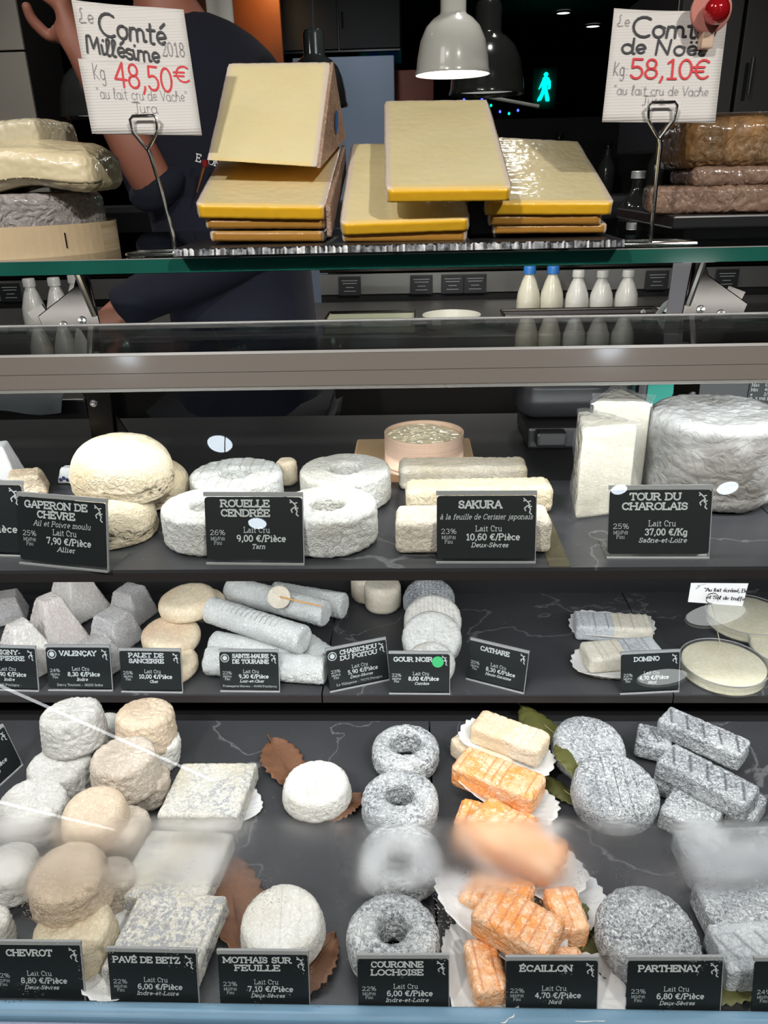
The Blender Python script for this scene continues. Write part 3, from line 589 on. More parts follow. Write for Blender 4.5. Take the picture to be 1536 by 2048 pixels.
# ------------------------------------------------------------------ lettering
GL = {
'A': (7.4, "-1,0 1.2,0;0.1,0 3.4,10 4.0,10 7.3,0;6.2,0 8.4,0;1.5,3.6 5.9,3.6"), 'B': (7, "-1,0 3.6,0 A3.6,2.7,2.9,2.7,-90,90 0.2,5.4;-1,10 3.3,10 A3.3,7.7,2.5,2.3,90,-90;0.2,0 0.2,10"),
'C': (7.4, "6.6,7 6.6,9.4;A3.7,5,3.5,5,40,320"), 'D': (7.8, "-1,0 3,0 A3,5,4.2,5,-90,90 -1,10;0.4,0 0.4,10"),
'E': (6.6, "-1,0 6,0 6,2.4;0.4,0 0.4,10;-1,10 5.8,10 5.8,7.8;0.4,5.2 4,5.2;4,4 4,6.4"), 'F': (6.4, "-1,0 1.8,0;0.4,0 0.4,10;-1,10 5.8,10 5.8,7.8;0.4,5.2 4,5.2;4,4 4,6.4"),
'G': (7.9, "6.4,7 6.4,9.4;A3.7,5,3.5,5,40,340;6.6,0.4 6.6,4.2;5,4.2 8,4.2"), 'H': (8, "-1,0 1.8,0;-1,10 1.8,10;0.4,0 0.4,10;7,0 7,10;5.6,0 8.4,0;5.6,10 8.4,10;0.4,5.2 7,5.2"),
'I': (2.6, "-0.4,0 2.6,0;-0.4,10 2.6,10;1.1,0 1.1,10"), 'J': (5, "1.6,10 5,10;3.4,10 3.4,3 A1.7,2.4,1.7,2.4,0,-170"),
'K': (7.6, "-1,0 1.8,0;-1,10 1.8,10;0.4,0 0.4,10;6.6,10 0.4,4.4;2.4,6.2 6.8,0;5.2,0 8,0;5,10 7.6,10"), 'L': (6.4, "-1,0 6,0 6,2.6;0.4,0 0.4,10;-1,10 1.8,10"),
'M': (9.4, "-1,0 1.6,0;-1,10 0.8,10;0.4,0 0.4,10 4.4,1.6 8.4,10 8.4,0;7,0 9.8,0;8,10 9.8,10"), 'N': (8.2, "-1,0 1.8,0;-1,10 0.6,10;0.4,0 0.4,10 7,0 7,10;5.8,10 8.4,10"),
'O': (8, "A3.9,5,3.8,5,0,360"), 'P': (7, "-1,0 1.8,0;0.4,0 0.4,10;-1,10 3.6,10 A3.6,7.4,2.7,2.6,90,-90 0.4,4.8"), 'Q': (8, "A3.9,5,3.8,5,0,360;4,2.4 7,-1.4"),
'R': (7.7, "-1,0 1.8,0;0.4,0 0.4,10;-1,10 3.6,10 A3.6,7.5,2.6,2.5,90,-90 0.4,5;3.6,5 6.4,0;5.8,0 8.2,0"), 'S': (6.4, "5.4,7.2 5.4,9.4;A2.9,7.5,2.5,2.4,30,270 A2.9,2.6,2.7,2.5,90,-150;0.2,0.6 0.2,3"),
'T': (7.4, "0,7.6 0,10 7,10 7,7.6;3.5,10 3.5,0;2,0 5,0"), 'U': (8, "-1,10 1.8,10;0.4,10 0.4,3.4 A3.7,3.4,3.3,3.4,180,360 7,10;5.6,10 8.4,10"), 'V': (7.4, "-1,10 1.4,10;0.1,10 3.6,0 7.2,10;5.8,10 8.4,10"),
'X': (7.4, "0,0 7,10;0,10 7,0"), 'Y': (7.4, "-1,10 1.4,10;0,10 3.6,5 7.2,10;6,10 8.4,10;3.6,5 3.6,0;2.2,0 5,0"), 'Z': (7, "0.2,7.6 0.2,10 6.4,10 0.2,0 6.6,0 6.6,2.6"),
'a': (6.2, "0.9,5.4 A2.8,4.6,1.9,2,150,0 4.7,0.9 6,0.2;4.7,3.8 A2.5,2,2.2,1.9,90,270 4.7,1.6"), 'b': (6.4, "-0.6,10 0.8,10 0.8,0.2 A3.1,3.3,2.4,3.3,-120,125"), 'c': (5.4, "A3,3.3,2.6,3.3,45,315"),
'd': (6.6, "3.9,10 5.2,10 5.2,0;5.2,0 6.4,0;5.2,5 A2.9,3.3,2.5,3.3,60,300 5.2,1.4"), 'e': (5.7, "0.5,3.4 5.3,3.4 A2.9,3.3,2.4,3.3,0,310"), 'f': (4, "4.2,9 A3,8.4,1.4,1.6,50,180 1.6,0;0.2,0 3,0;0.2,6.6 3.4,6.6"),
'g': (6.2, "5,6.6 5,-1 A2.8,-1,2.2,2,0,-160;5,5 A2.8,3.3,2.4,3.3,50,310 5,1.4"), 'h': (7, "-0.6,10 0.8,10 0.8,0;-0.4,0 2,0;0.8,4.4 A3.3,4.2,2.2,2.5,150,0 5.5,0;4.4,0 6.6,0"), 'i': (3, "0,6.6 1.4,6.6 1.4,0;0.1,0 2.7,0;1.2,9 1.5,9"),
'j': (3, "0.4,6.6 1.8,6.6 1.8,-1 A0.6,-1,1.2,1.6,0,-120;1.7,9 2,9"), 'k': (6.4, "-0.6,10 0.8,10 0.8,0;-0.4,0 2,0;5,6.6 0.8,2.8;2.2,4 5.2,0;4.2,0 6.2,0"), 'l': (3, "0,10 1.4,10 1.4,0;0.1,0 2.7,0"),
'm': (10, "-0.6,6.6 0.8,6.6 0.8,0;-0.4,0 2,0;0.8,4.6 A2.8,4.4,1.9,2.3,150,0 4.7,0;3.6,0 5.8,0;4.7,4.6 A6.8,4.4,2,2.3,150,0 8.8,0;7.8,0 9.8,0"), 'n': (7, "-0.6,6.6 0.8,6.6 0.8,0;-0.4,0 2,0;0.8,4.4 A3.3,4.2,2.2,2.5,150,0 5.5,0;4.4,0 6.6,0"),
'o': (6, "A2.9,3.3,2.6,3.3,0,360"), 'p': (6.4, "-0.6,6.6 0.8,6.6 0.8,-3;-0.4,-3 2,-3;0.8,5 A3.1,3.3,2.4,3.3,130,-130 0.8,1.4"), 'q': (6.2, "5,6.6 5,-3;5,5 A2.8,3.3,2.4,3.3,50,310 5,1.4"), 'r': (4.8, "-0.4,6.6 1.2,6.6 1.2,0;0,0 2.6,0;1.2,4.2 A3,4.4,1.8,2.2,160,60"),
's': (5, "4.2,4.8 4.2,6.4;A2.3,4.9,1.8,1.7,40,270 A2.3,1.7,2,1.7,90,-150;0.3,0.4 0.3,1.8"), 't': (4, "1.5,8.8 1.5,1.4 A2.8,1.4,1.3,1.4,180,310;0.1,6.6 3.6,6.6"), 'u': (7, "-0.4,6.6 0.8,6.6 0.8,2.2 A3,2.2,2.2,2.2,180,300 5.4,1.6;4.4,6.6 5.4,6.6 5.4,0 6.6,0"),
'v': (6, "0,6.6 2.8,0 5.6,6.6"), 'w': (8.6, "0,6.6 2.2,0 4.2,6 6.2,0 8.2,6.6"), 'x': (5.8, "0.3,0 5.2,6.6;0.3,6.6 5.2,0"), 'y': (6, "0.2,6.6 3,0.4;5.6,6.6 2.4,-3 0.8,-2.8"), 'z': (5.4, "0.4,6.6 4.8,6.6 0.3,0 5,0"),
'0': (6.4, "A3,4.9,2.7,4.9,0,360"), '1': (5.4, "0.8,8 2.9,9.8 2.9,0;1,0 4.8,0"), '2': (6.2, "A2.9,7.2,2.4,2.6,170,-35 0.4,0 5.6,0 5.6,1.6"), '3': (6.2, "A2.8,7.4,2.3,2.4,160,-80 A2.9,2.6,2.6,2.6,85,-160"),
'4': (6.4, "4.4,0 4.4,9.8 0.2,3 6.2,3"), '5': (6.2, "5.2,9.8 1,9.8 0.8,5.4 A2.8,3,2.7,3,120,-150"), '6': (6.2, "5,9 A3.6,5,3.1,4.9,80,180 A3,2.9,2.5,2.9,180,-180"), '7': (6, "0.3,8 0.3,9.8 5.6,9.8 2.2,0"),
'8': (6.2, "A2.9,7.4,2.1,2.4,-90,270;A2.9,2.6,2.6,2.5,90,450"), '9': (6.2, "A2.9,6.9,2.5,2.9,0,360;5.4,6.9 A2.2,5,3.2,4.9,0,-80"), ',': (2.6, "1.5,1 1.5,0.2 0.6,-1.8"), '.': (2.6, "1.1,0.2 1.4,0.4"), '-': (4, "0.5,3.2 3.3,3.2"),
'/': (4.4, "0,-1 3.8,10.4"), '%': (9.6, "A2,7.4,1.8,2.4,0,360;A7,2.4,1.8,2.4,0,360;2,0 7,10"), 'E_': (7, "A4.2,4.9,3.4,4.8,50,310;-0.4,6 4.6,6;-0.4,3.8 4.2,3.8"), '"': (3.4, "0.6,10 0.9,8;2.2,10 2.5,8"), ' ': (3.4, ""), ':': (2.6, "1.2,0.4 1.4,0.6;1.2,5 1.4,5.2"),
}
ACC = {'\u00e9': ('e', "2.4,8 4.4,10.2"), '\u00e8': ('e', "3.4,8 1.4,10.2"), '\u00c8': ('E', "3.6,11 1.8,13"), '\u00c9': ('E', "2,11 4,13"), '\u00c7': ('C', "3.8,0 4.2,-1.4 3,-2.4"), '\u00f4': ('o', "1.2,8 3,10 4.8,8"), '\u00eb': ('e', "1.6,8.6 1.9,8.8;4,8.6 4.3,8.8"), '\u00e0': ('a', "3.4,8 1.4,10.2"), '\u00ee': ('i', "0.4,8.6 1.4,10.2 2.4,8.6")}
def _parse(s):
    out = []
    for pl in s.split(';'):
        pts = []
        for tk in pl.split():
            if tk[0] == 'A':
                cx, cy, rx, ry, a0, a1 = [float(q) for q in tk[1:].split(',')]; n = max(3, int(abs(a1-a0)/24))
                pts += [(cx+rx*math.cos(R(a0+(a1-a0)*i/n)), cy+ry*math.sin(R(a0+(a1-a0)*i/n))) for i in range(n+1)]
            else: pts.append(tuple(float(q) for q in tk.split(',')))
        if pts: out.append(pts)
    return out
PG = {k: (a, _parse(s)) for k, (a, s) in GL.items()}
# round-hand letters for the handwritten tickets
HW = {'a': (5.6, "A2.6,3,2.3,3,20,340 4.9,6 4.9,1 A5.6,1,0.7,1,180,300"), 'c': (4.6, "A2.8,3,2.4,3,40,320"), 'd': (5.8, "A2.6,3,2.3,3,20,340 5.2,10 5,1 A5.7,1,0.7,1,180,300"), 'e': (4.8, "0.6,2.8 4.4,3.8 A2.6,3.4,2,2.8,10,320"),
 'h': (5.6, "0.4,0 0.9,8 A1.7,8.4,0.8,1.4,180,0 0.7,2.6 A2.8,3.8,1.7,2,150,0 4.6,0.4 5.6,0.8"), 'i': (2.4, "0.4,5.8 0.9,0.4 2,0.8;1.3,8.4 1.6,8.8"), 'l': (3.2, "0.4,1 2.6,8 A1.8,8.6,0.8,1.3,0,180 0.9,1 A1.8,1,0.9,1,180,320"), 'm': (8.2, "0.4,0 0.8,5.8;0.7,3.4 A2.3,4,1.5,2,150,0 3.8,0;3.8,3.4 A5.3,4,1.5,2,150,0 6.9,0.6 8,0.8"),
 'n': (5.4, "0.4,0 0.8,5.8;0.7,3.4 A2.5,4,1.7,2,150,0 4.3,0.6 5.4,0.8"), 'o': (5.2, "A2.5,3,2.2,3,80,440 4.8,5"), 'r': (3.8, "0.4,5 1.2,5.8 1,0;1,3.8 A2.4,4.2,1.4,1.8,150,40"), 's': (4.2, "3.6,5.6 A2.2,4.6,1.6,1.4,50,250 A2.2,1.6,1.8,1.6,80,-170"), 't': (4, "1.8,9 1.6,1 A2.6,1,1,1,180,310;0.2,6.2 3.8,6.4"),
 'u': (5.4, "0.6,5.8 0.6,2 A2.4,2,1.8,2,180,360 4.3,5.8 4.3,0.6 5.4,0.8"), 'v': (4.8, "0.4,5.8 2.2,0.2 4.4,5.8"), 'y': (5, "0.6,5.8 2.6,0.6;4.6,5.8 1.6,-3.4"), 'g': (5.4, "A2.6,3,2.2,3,30,330 4.7,5.8 4.7,-2 A2.8,-2,1.9,1.8,0,-160"),
 'C': (8, "A4.6,5.2,4.3,5.4,55,305"), 'D': (7, "0.6,0 0.9,10;0,10 2.6,10 A2.6,5,4,5,90,-90 0,0"), 'J': (5, "1,10 5,10;3.6,10 3.2,1 A1.8,1,1.5,1.8,0,-150"), 'L': (5.4, "A3,8.6,1.2,1.6,60,250 A1.4,1.4,1.2,1.4,60,300 5.4,0.6"), 'K': (6, "0.6,0 1,10;5.4,9 1,4 5.6,0"), 'M': (8.6, "0.6,0 0.9,9.4 A2.2,9.2,1.3,0.8,180,60 4.2,3 7,9.6 7.6,0.4"),
 'N': (8, "0.6,0 1.2,10 5.8,0.4 6.8,10"), 'V': (6, "0.2,10 2.8,0 6.2,10"), 'b': (5.4, "0.6,10 0.8,0.4;0.8,3 A2.8,2.8,2,2.8,150,-170"), 'q': (5.4, "A2.6,3,2.2,3,30,330 4.7,5.8 4.7,-3"), 'p': (5.4, "0.8,5.8 0.6,-3;0.8,3 A2.8,3,2,2.8,150,-150"), 'f': (4, "3.6,9 A2.4,8.6,1.2,1.4,40,180 1.2,-2;0,5.6 3.2,5.8"), 'z': (4.6, "0.4,5.8 4,5.8 0.4,0 4.4,0")}
HG = {k: (a, _parse(s)) for k, (a, s) in HW.items()}
class Text:
    """flat lettering in the x-z plane (front = -y)"""
    def __init__(s): s.b = MB(); s.k = 0
    def stroke(s, pts, wd, rnd=False):
        V = []; F = []; h = wd/2
        for i in range(len(pts)-1):
            (x0, z0), (x1, z1) = pts[i], pts[i+1]; L = math.hypot(x1-x0, z1-z0)
            if L < 1e-9: continue
            dx, dz = (x1-x0)/L, (z1-z0)/L; e = h*0.5 if not rnd else 0.0
            a = (x0-dx*e, z0-dz*e); b = (x1+dx*e, z1+dz*e); n = len(V); yy = -0.00001*(s.k % 5); s.k += 1
            V += [(a[0]-dz*h, yy, a[1]+dx*h), (a[0]+dz*h, yy, a[1]-dx*h), (b[0]+dz*h, yy, b[1]-dx*h), (b[0]-dz*h, yy, b[1]+dx*h)]; F.append((n, n+1, n+2, n+3))
        if rnd:
            for (x, z) in pts:
                n = len(V); yy = -0.00001*(s.k % 5); s.k += 1
                V += [(x+h*math.cos(R(q*45+22)), yy, z+h*math.sin(R(q*45+22))) for q in range(8)]; F.append(tuple(range(n, n+8)))
        s.b.add(V, F)
    def line(s, txt, x, z, cap, wd, slant=0.0, hand=False, align='l', squash=1.0, rot=0.0, rnd=False, sp=1.2, fit=None):
        u = cap/10.0; cur = 0; items = []
        txt = txt.replace('\u20ac', '\x01')
        for ch in txt:
            acc = None
            if ch in ACC: ch, acc = ACC[ch]
            key = 'E_' if ch == '\x01' else ch
            a, pl = (HG[key] if hand and key in HG else PG.get(key, PG[' ']))
            items.append((cur, pl + (_parse(acc) if acc else []))); cur += a+sp
        if fit: squash = fit/((cur-sp)*u)
        tot = (cur-sp)*u*squash
        ox = x if align == 'l' else x-tot/2 if align == 'c' else x-tot
        cs, sn = math.cos(R(rot)), math.sin(R(rot))
        for cx, pls in items:
            for pl in pls:
                pts = []
                for (px, pz) in pl:
                    X = ox-x+(cx+px)*u*squash+pz*u*slant; Z = pz*u; pts.append((x+X*cs-Z*sn, z+X*sn+Z*cs))
                s.stroke(pts, wd*cap, rnd or hand)
        return s
    def circle(s, cx, cz, r, wd, n=18): s.stroke([(cx+r*math.cos(2*math.pi*i/n), cz+r*math.sin(2*math.pi*i/n)) for i in range(n+1)], wd)
    def disc(s, cx, cz, r, n=16):
        s.b.add([(cx+r*math.cos(2*math.pi*i/n), -0.00004, cz+r*math.sin(2*math.pi*i/n)) for i in range(n)], [tuple(range(n))])
    def build(s, name, mat, parent, loc=(0, 0, 0)):
        o = link(name, mesh(name, s.b.V, s.b.F, False), mat, parent); o.location = loc; return o

CARDS = []
def price_card(bl, br, zd, title, sub, price, region, label, pct=None, emblem=False, dot=False, foot=None, lean=14, k=0.64, title_x=0.44, group='black price cards'):
    """bl, br: where the photo shows the foot of the acrylic stand on the deck"""
    A = at(bl[0], bl[1], z=zd); B = at(br[0], br[1], z=zd); A.z = B.z = zd
    wd = (B-A).length; rz = math.atan2(B.y-A.y, B.x-A.x)
    e = empty('price_card', (A+B)/2, (0, 0, rz)); CARDS.append(((A+B)/2, rz, wd, wd*k, lean)); tag(e, label, 'price card', group)
    H = wd*k; ln = Matrix.Rotation(R(-lean), 4, 'X')
    b = MB(); off = 0.004; r = wd*0.035; hw = wd*0.492; poly = []
    for (cx, cz, a0) in ((hw-r, H-r, 0), (-hw+r, H-r, 90), (-hw+r, r, 180), (hw-r, r, 270)):
        poly += [(cx+r*math.cos(R(a0+i*30)), cz+r*math.sin(R(a0+i*30))) for i in range(4)]
    b.prism(poly, 0.0, 0.0009, ln @ Matrix.Translation((0, 0, off))); b.build('card_panel', M['card'], e)
    # acrylic stand: front sheet, foot sheet, bright polished edges
    s = MB(); s.box(-wd/2, wd/2, 0.0012, 0.0026, 0, H+0.007, ln)
    s.box(-wd/2, wd/2, 0.0, wd*0.42, 0, 0.0012); s.build('acrylic_stand', M['acrylic'], e)
    g = MB(); g.box(-wd/2, wd/2, -0.0003, 0.0027, H+off+0.0005, H+off+0.0042, ln)
    g.box(-wd/2, wd/2, -0.0012, 0.0010, 0.0, 0.0014); g.box(wd/2-0.0007, wd/2, -0.0005, 0.002, 0, H+0.006, ln)
    g.build('polished_edge', M['acrylic_edge'], e)
    t = Text(); W = wd; X0 = -W/2; tx = X0+W*title_x
    nl = len(title); cap = 0.064*W
    for i, l in enumerate(title):
        fw = min(0.60 if emblem else 0.74, len(l)*0.070)*W; t.line(l, tx, H*((0.85 if i == 0 else 0.70) if nl == 2 else 0.81), cap*(1.08 if nl == 1 else 1.0), 0.235, align='c', fit=fw)
    if sub: t.line(sub, X0+W*0.50, H*(0.57 if nl == 2 else 0.63), 0.052*W, 0.11, slant=0.25, align='c', fit=W*min(0.92, len(sub)*0.0335))
    t.line('Lait Cru', X0+W*0.53, H*0.44, 0.055*W, 0.11, align='c', fit=W*0.26)
    t.line(price, X0+W*0.57, H*0.30, 0.062*W, 0.19, align='c', fit=W*0.041*len(price))
    t.line(region, X0+W*0.54, H*0.185, 0.044*W, 0.16, slant=0.25, align='c', fit=W*0.033*len(region))
    if pct:
        t.line(pct, X0+W*0.13, H*0.40, 0.050*W, 0.10, align='c', fit=W*0.155); t.line('MG/Pdt', X0+W*0.13, H*0.315, 0.032*W, 0.10, align='c', fit=W*0.14); t.line('Fini', X0+W*0.13, H*0.245, 0.034*W, 0.10, align='c')
    if foot: t.line(foot, X0+W*0.5, H*0.055, 0.034*W, 0.10, align='c', fit=W*min(0.9, 0.026*len(foot)))
    # little leaping goat mark in the corner
    def pt(x, z_): return (X0+W*(0.90+x*0.01), H*(0.86+z_*0.014))
    for pl in (((-3, 4), (-1, 5), (1, 3), (4, 4)), ((1, 3), (3, 0), (2, -3), (4, -5)), ((3, 0), (0, -2), (-2, -4), (-1, -7)), ((-1, 5), (-3, 7)), ((4, -5), (3, -9), (5, -11)), ((2, -3), (5, -2))):
        t.stroke([pt(*q) for q in pl], 0.012*W)
    if emblem:
        cx, cz = X0+W*0.10, H*0.84; t.circle(cx, cz, 0.066*W, 0.012*W); t.disc(cx, cz, 0.040*W); t.line('AOP', cx, cz+0.047*W, 0.012*W, 0.15, align='c')
    o = t.build('lettering', M['card_white'], e); o.rotation_euler = (R(-lean), 0, 0)
    o.location = ln @ Vector((0, -0.0002, off))
    if dot:
        d = Text(); d.disc(X0+W*0.80, H*0.80, 0.095*W, 28); q = d.build('green_sticker', M['green'], e); q.rotation_euler = (R(-lean), 0, 0); q.location = ln @ Vector((0, -0.0005, off))
    return e
# ------------------------------------------------------------------ the counter and the room (setting)
def sbox(name, x0, x1, y0, y1, z0, z1, mat, bevel=0.0):
    b = MB(); b.box(x0, x1, y0, y1, z0, z1); o = b.build(name, mat, None, bevel=bevel); o['kind'] = 'structure'; return o
XW = 1.3
M['floor'] = plain('dark_floor', (0.03, 0.03, 0.03), 0.6, var=0.2, vscale=3)
M['wall'] = plain('dark_wall', (0.012, 0.012, 0.012), 0.8, var=0.4, vscale=2)
M['ceiling'] = plain('dark_ceiling', (0.022, 0.017, 0.013), 0.8)
M['tile'] = plain('stone_tile', (0.22, 0.205, 0.175), 0.6, var=0.1, vscale=9)
sbox('floor', -5, 5, -3.2, 11, -0.05, 0, M['floor'])
sbox('ceiling', -5, 5, -3.2, 11, 2.62, 2.7, M['ceiling'])
sbox('wall_back', -5, 5, 11, 11.1, 0, 2.62, M['wall'])
sbox('wall_left', -5.1, -5, -3.2, 11, 0, 2.62, M['wall'])
sbox('wall_right', 5, 5.1, -3.2, 11, 0, 2.62, M['wall'])
sbox('wall_front', -5, 5, -3.3, -3.2, 0, 2.62, M['wall'])
# counter carcass
e = empty('display_counter', (0, 0.45, 0)); tag(e, 'long black glazed cheese display counter with three stepped dark slate decks', 'display counter')
def cpart(name, x0, x1, y0, y1, z0, z1, mat, bevel=0.0):
    b = MB(); b.box(x0, x1, y0-0.45, y1-0.45, z0, z1); return b.build(name, mat, e, bevel=bevel)
cpart('plinth', -XW, XW, 0.47, 1.16, 0.0, ZB-0.02, M['matt_black'])
for (x0, x1) in ((-XW, 0.02), (0.0225, XW)):
    cpart('lower_deck', x0, x1, 0.452, at(768, 1442, z=ZB).y, ZB-0.018, ZB, M['slate'])
YM = at(768, 1389, z=ZM).y
for (x0, x1) in ((-XW, -0.128), (-0.126, 0.352), (0.354, XW)):
    cpart('middle_deck', x0, x1, YM, 1.16, ZM-0.002, ZM, M['slate'])
    cpart('deck_edge', x0, x1, YM-0.0005, YM+0.012, ZM-0.0135, ZM-0.002, M['slate_edge'])
cpart('riser', -XW, XW, 0.97, 0.985, ZB-0.02, ZM-0.002, M['matt_black'])
YT = at(768, 1137, z=ZT).y; YTB = at(600, 966, z=ZT).y
for (x0, x1) in ((-XW, 0.345), (0.347, XW)):
    cpart('upper_deck', x0, x1, YT, YTB, ZT-0.003, ZT, M['slate'])
    cpart('deck_edge', x0, x1, YT-0.0005, YT+0.014, ZT-0.0115, ZT-0.003, M['slate_edge'])
M['gold_strip'] = plain('speckled_gold_strip', (0.07, 0.06, 0.03), 0.6, var=0.5, vscale=300)
a1 = at(1118, 1128, z=ZT); a2 = at(1118, 1000, z=ZT)
cpart('joint_strip', a1.x-0.009, a1.x+0.009, YT+0.001, a2.y, ZT, ZT+0.0004, M['gold_strip'])
cpart('back_panel', -XW, XW, 1.15, 1.16, ZM, ZT-0.05, M['matt_black'])
for sx in (-1, 1): cpart('side_panel', sx*XW-0.01, sx*XW+0.01, 0.47, 1.16, 0.0, ZT, M['matt_black'])
# bottom rail of the front pane
cpart('front_rail', -XW, XW, 0.4435, 0.459, ZB-0.004, ZB+0.013, M['blue_rail'], 0.002)
cpart('lower_rail', -XW, XW, 0.435, 0.443, ZB-0.020, ZB+0.008, M['lilac_rail'], 0.002)
# front pane in its own leaning frame
Z1 = 1.196
Lp = (Z1-G0.z)/math.cos(R(TILT))
def pane(name, s0, s1, th, mat, label=None):
    b = MB(); b.box(-XW, XW, 0, th, s0, s1); o = b.build(name, mat, e); o.location = (0, G0.y-0.45, G0.z); o.rotation_euler = (R(-TILT), 0, 0); return o
b = MB(); b.add([(-XW, 0, 0), (XW, 0, 0), (XW, 0, Lp), (-XW, 0, Lp)], [(0, 1, 2, 3)])
o = b.build('front_glass', front_glass_mat(), e); o.location = (0, G0.y-0.45, G0.z); o.rotation_euler = (R(-TILT), 0, 0)
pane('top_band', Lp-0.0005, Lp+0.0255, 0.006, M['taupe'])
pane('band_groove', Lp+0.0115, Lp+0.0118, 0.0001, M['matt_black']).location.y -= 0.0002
pane('band_edge', Lp-0.0030, Lp-0.0006, 0.007, M['silver_line'])
pane('band_edge', Lp+0.0257, Lp+0.0280, 0.007, M['silver_line'])
TB = Vector((0, G0.y, G0.z)) + Vector((0, math.sin(R(TILT)), math.cos(R(TILT))))*(Lp+0.027)
yb = at(768, 640, z=TB.z).y
cpart('top_glass', -XW, XW, TB.y+0.003, yb, TB.z-0.006, TB.z, clear('tinted_top_glass', (0.5, 0.5, 0.5), 0.01, 1.5))
cpart('top_glass_edge', -XW, XW, yb, yb+0.003, TB.z-0.0045, TB.z+0.001, M['silver_line'])
# glass service shelf carrying the hard cheeses
YG = at(768, 508, z=ZG).y
g = empty('glass_service_shelf', (0, YG, ZG-0.013)); tag(g, 'thick clear glass shelf with green polished edge carrying hard cheeses', 'glass shelf')
def gpart(name, x0, x1, y0, y1, z0, z1, mat, bevel=0):
    b = MB(); b.box(x0, x1, y0, y1, z0, z1); return b.build(name, mat, g, bevel=bevel)
gpart('shelf_plate', -XW, XW, 0.0012, 0.40, 0.0, 0.013, clear('shelf_tinted_glass', (0.42, 0.50, 0.47), 0.0, 1.5))
gpart('polished_edge', -XW, XW, 0.0, 0.0012, 0.0005, 0.0125, M['glass_green'])
gpart('edge_highlight', -XW, XW, -0.0002, 0.0012, 0.0125, 0.0133, M['silver_line'])
# stainless brackets that carry the glass shelf
def bracket(px, label, flip=1):
    p = at(px, 640, y=0.86); b0 = empty('shelf_bracket', (p.x, 0.86, ZT)); tag(b0, label, 'bracket', 'stainless shelf brackets')
    f = flip
    b = MB(); b.prism([(-0.012*f, 0.0), (0.016*f, 0.0), (0.010*f, 0.12), (0.046*f, 0.160), (0.050*f, 0.175), (0.004*f, 0.205), (-0.006*f, 0.229), (-0.014*f, 0.229), (-0.020*f, 0.14)], 0, 0.004)
    bp_ = b.build('bracket_plate', M['steel'], b0, bevel=0.001)
    b = MB(); b.tube([(-0.014*f, 0.002, 0.175), (-0.010*f, -0.02, 0.229)], 0.004); b.build('support_rod', M['chrome'], b0, smooth=True)
    for (x, z) in ((0.0, 0.03), (0.004*f, 0.075), (0.0, 0.17), (0.022*f, 0.165)):
        b = MB(); b.lathe([(0.0, 0.0), (0.0045, 0.0), (0.0040, 0.0016), (0.0015, 0.002), (0.0, 0.001)], 16, Matrix.Translation((x, 0.0, z)) @ Matrix.Rotation(R(90), 4, 'X')); b.build('screw', M['chrome'], bp_, smooth=True)
    b = MB(); b.box(-0.016, 0.016, 0.004, 0.012, 0, 0.03); b.build('foot', M['steel'], b0)
    # leaning polished stay
    b = MB(); b.box(-0.010, 0.010, 0.006, 0.009, -0.02, 0.17, Matrix.Translation((-0.02*f, 0, 0.03)) @ Matrix.Rotation(R(-26 if f < 0 else 20), 4, 'Y')); b.build('stay', M['steel'], b0)
bracket(1398, 'stainless bracket with screws above the large grey cheese tower')
bracket(165, 'stainless bracket with slanted stay behind the cream garlic domes', -1)

# ------------------------------------------------------------------ lamps
def pendant(px_c, px_w, py_bottom, y, label, mats, lit, real=True):
    c = at(px_c, py_bottom, y=y); r = m_of(px_w, c)/2; e = empty('pendant_lamp', c); tag(e, label, 'pendant lamp', 'bell pendant lamps')
    k = r/0.075
    prof = [(0.075, 0), (0.0755, 0.004), (0.073, 0.010), (0.071, 0.03), (0.065, 0.06), (0.054, 0.083), (0.040, 0.097), (0.028, 0.104), (0.0255, 0.108), (0.0255, 0.150), (0.022, 0.158), (0.008, 0.161), (0.0, 0.161)]
    inn = [(0.0, 0.099), (0.038, 0.095), (0.052, 0.081), (0.063, 0.058), (0.069, 0.03), (0.071, 0.012), (0.0735, 0.002), (0.075, 0)]
    b = MB(); b.lathe([(a*k, z*k) for a, z in inn+prof], 56); b.build('bell_shade', mats, e, smooth=True)
    b = MB(); b.tube([(0, 0, 0.16*k), (0.003, 0, 0.24*k), (-0.002, 0, 0.3*k), (0, 0, 2.62-c.z)], 0.0025*k, 6); b.build('flex', M['paper'] if lit else M['matt_black'], e, smooth=True)
    b = MB(); b.lathe([(0, 0.008*k), (0.066*k, 0.008*k), (0.070*k, 0.010*k), (0.0, 0.012*k)], 40)
    b.build('diffuser', M['lamp_glow'] if lit else M['off_disc'], e, smooth=True)
    if real: spot('pendant_light', c+Vector((0, 0, -0.01)), c+Vector((0, 0, -1)), 7*k, (1, 0.95, 0.86), 120, 0.6, 0.05)
    return e
M['off_disc'] = emis('dim_disc', (0.75, 0.78, 0.72), 0.30)
pendant(905, 148, 150, 1.75, 'white bell pendant with bright disc above the middle wedge', M['lamp_white'], True)
pendant(454, 150, 176, 1.80, 'pale pendant on white flex beside the seller shoulder', M['lamp_white'], False, False)
pendant(973, 150, 190, 2.5, 'dark grey bell pendant standing in for a window reflection behind the brightest lamp', M['lamp_dark'], False, False)  # added solid bell in place of a lamp's reflection in the window
pendant(634, 125, 214, 2.9, 'dark pendant modelled from a lamp reflection, peeking out right of the standing wedge', M['lamp_dark'], False, False)  # another window reflection built as a solid lamp
pendant(190, 130, 236, 2.9, 'dark unlit pendant hanging left of the paper ticket', M['lamp_dark'], False, False)
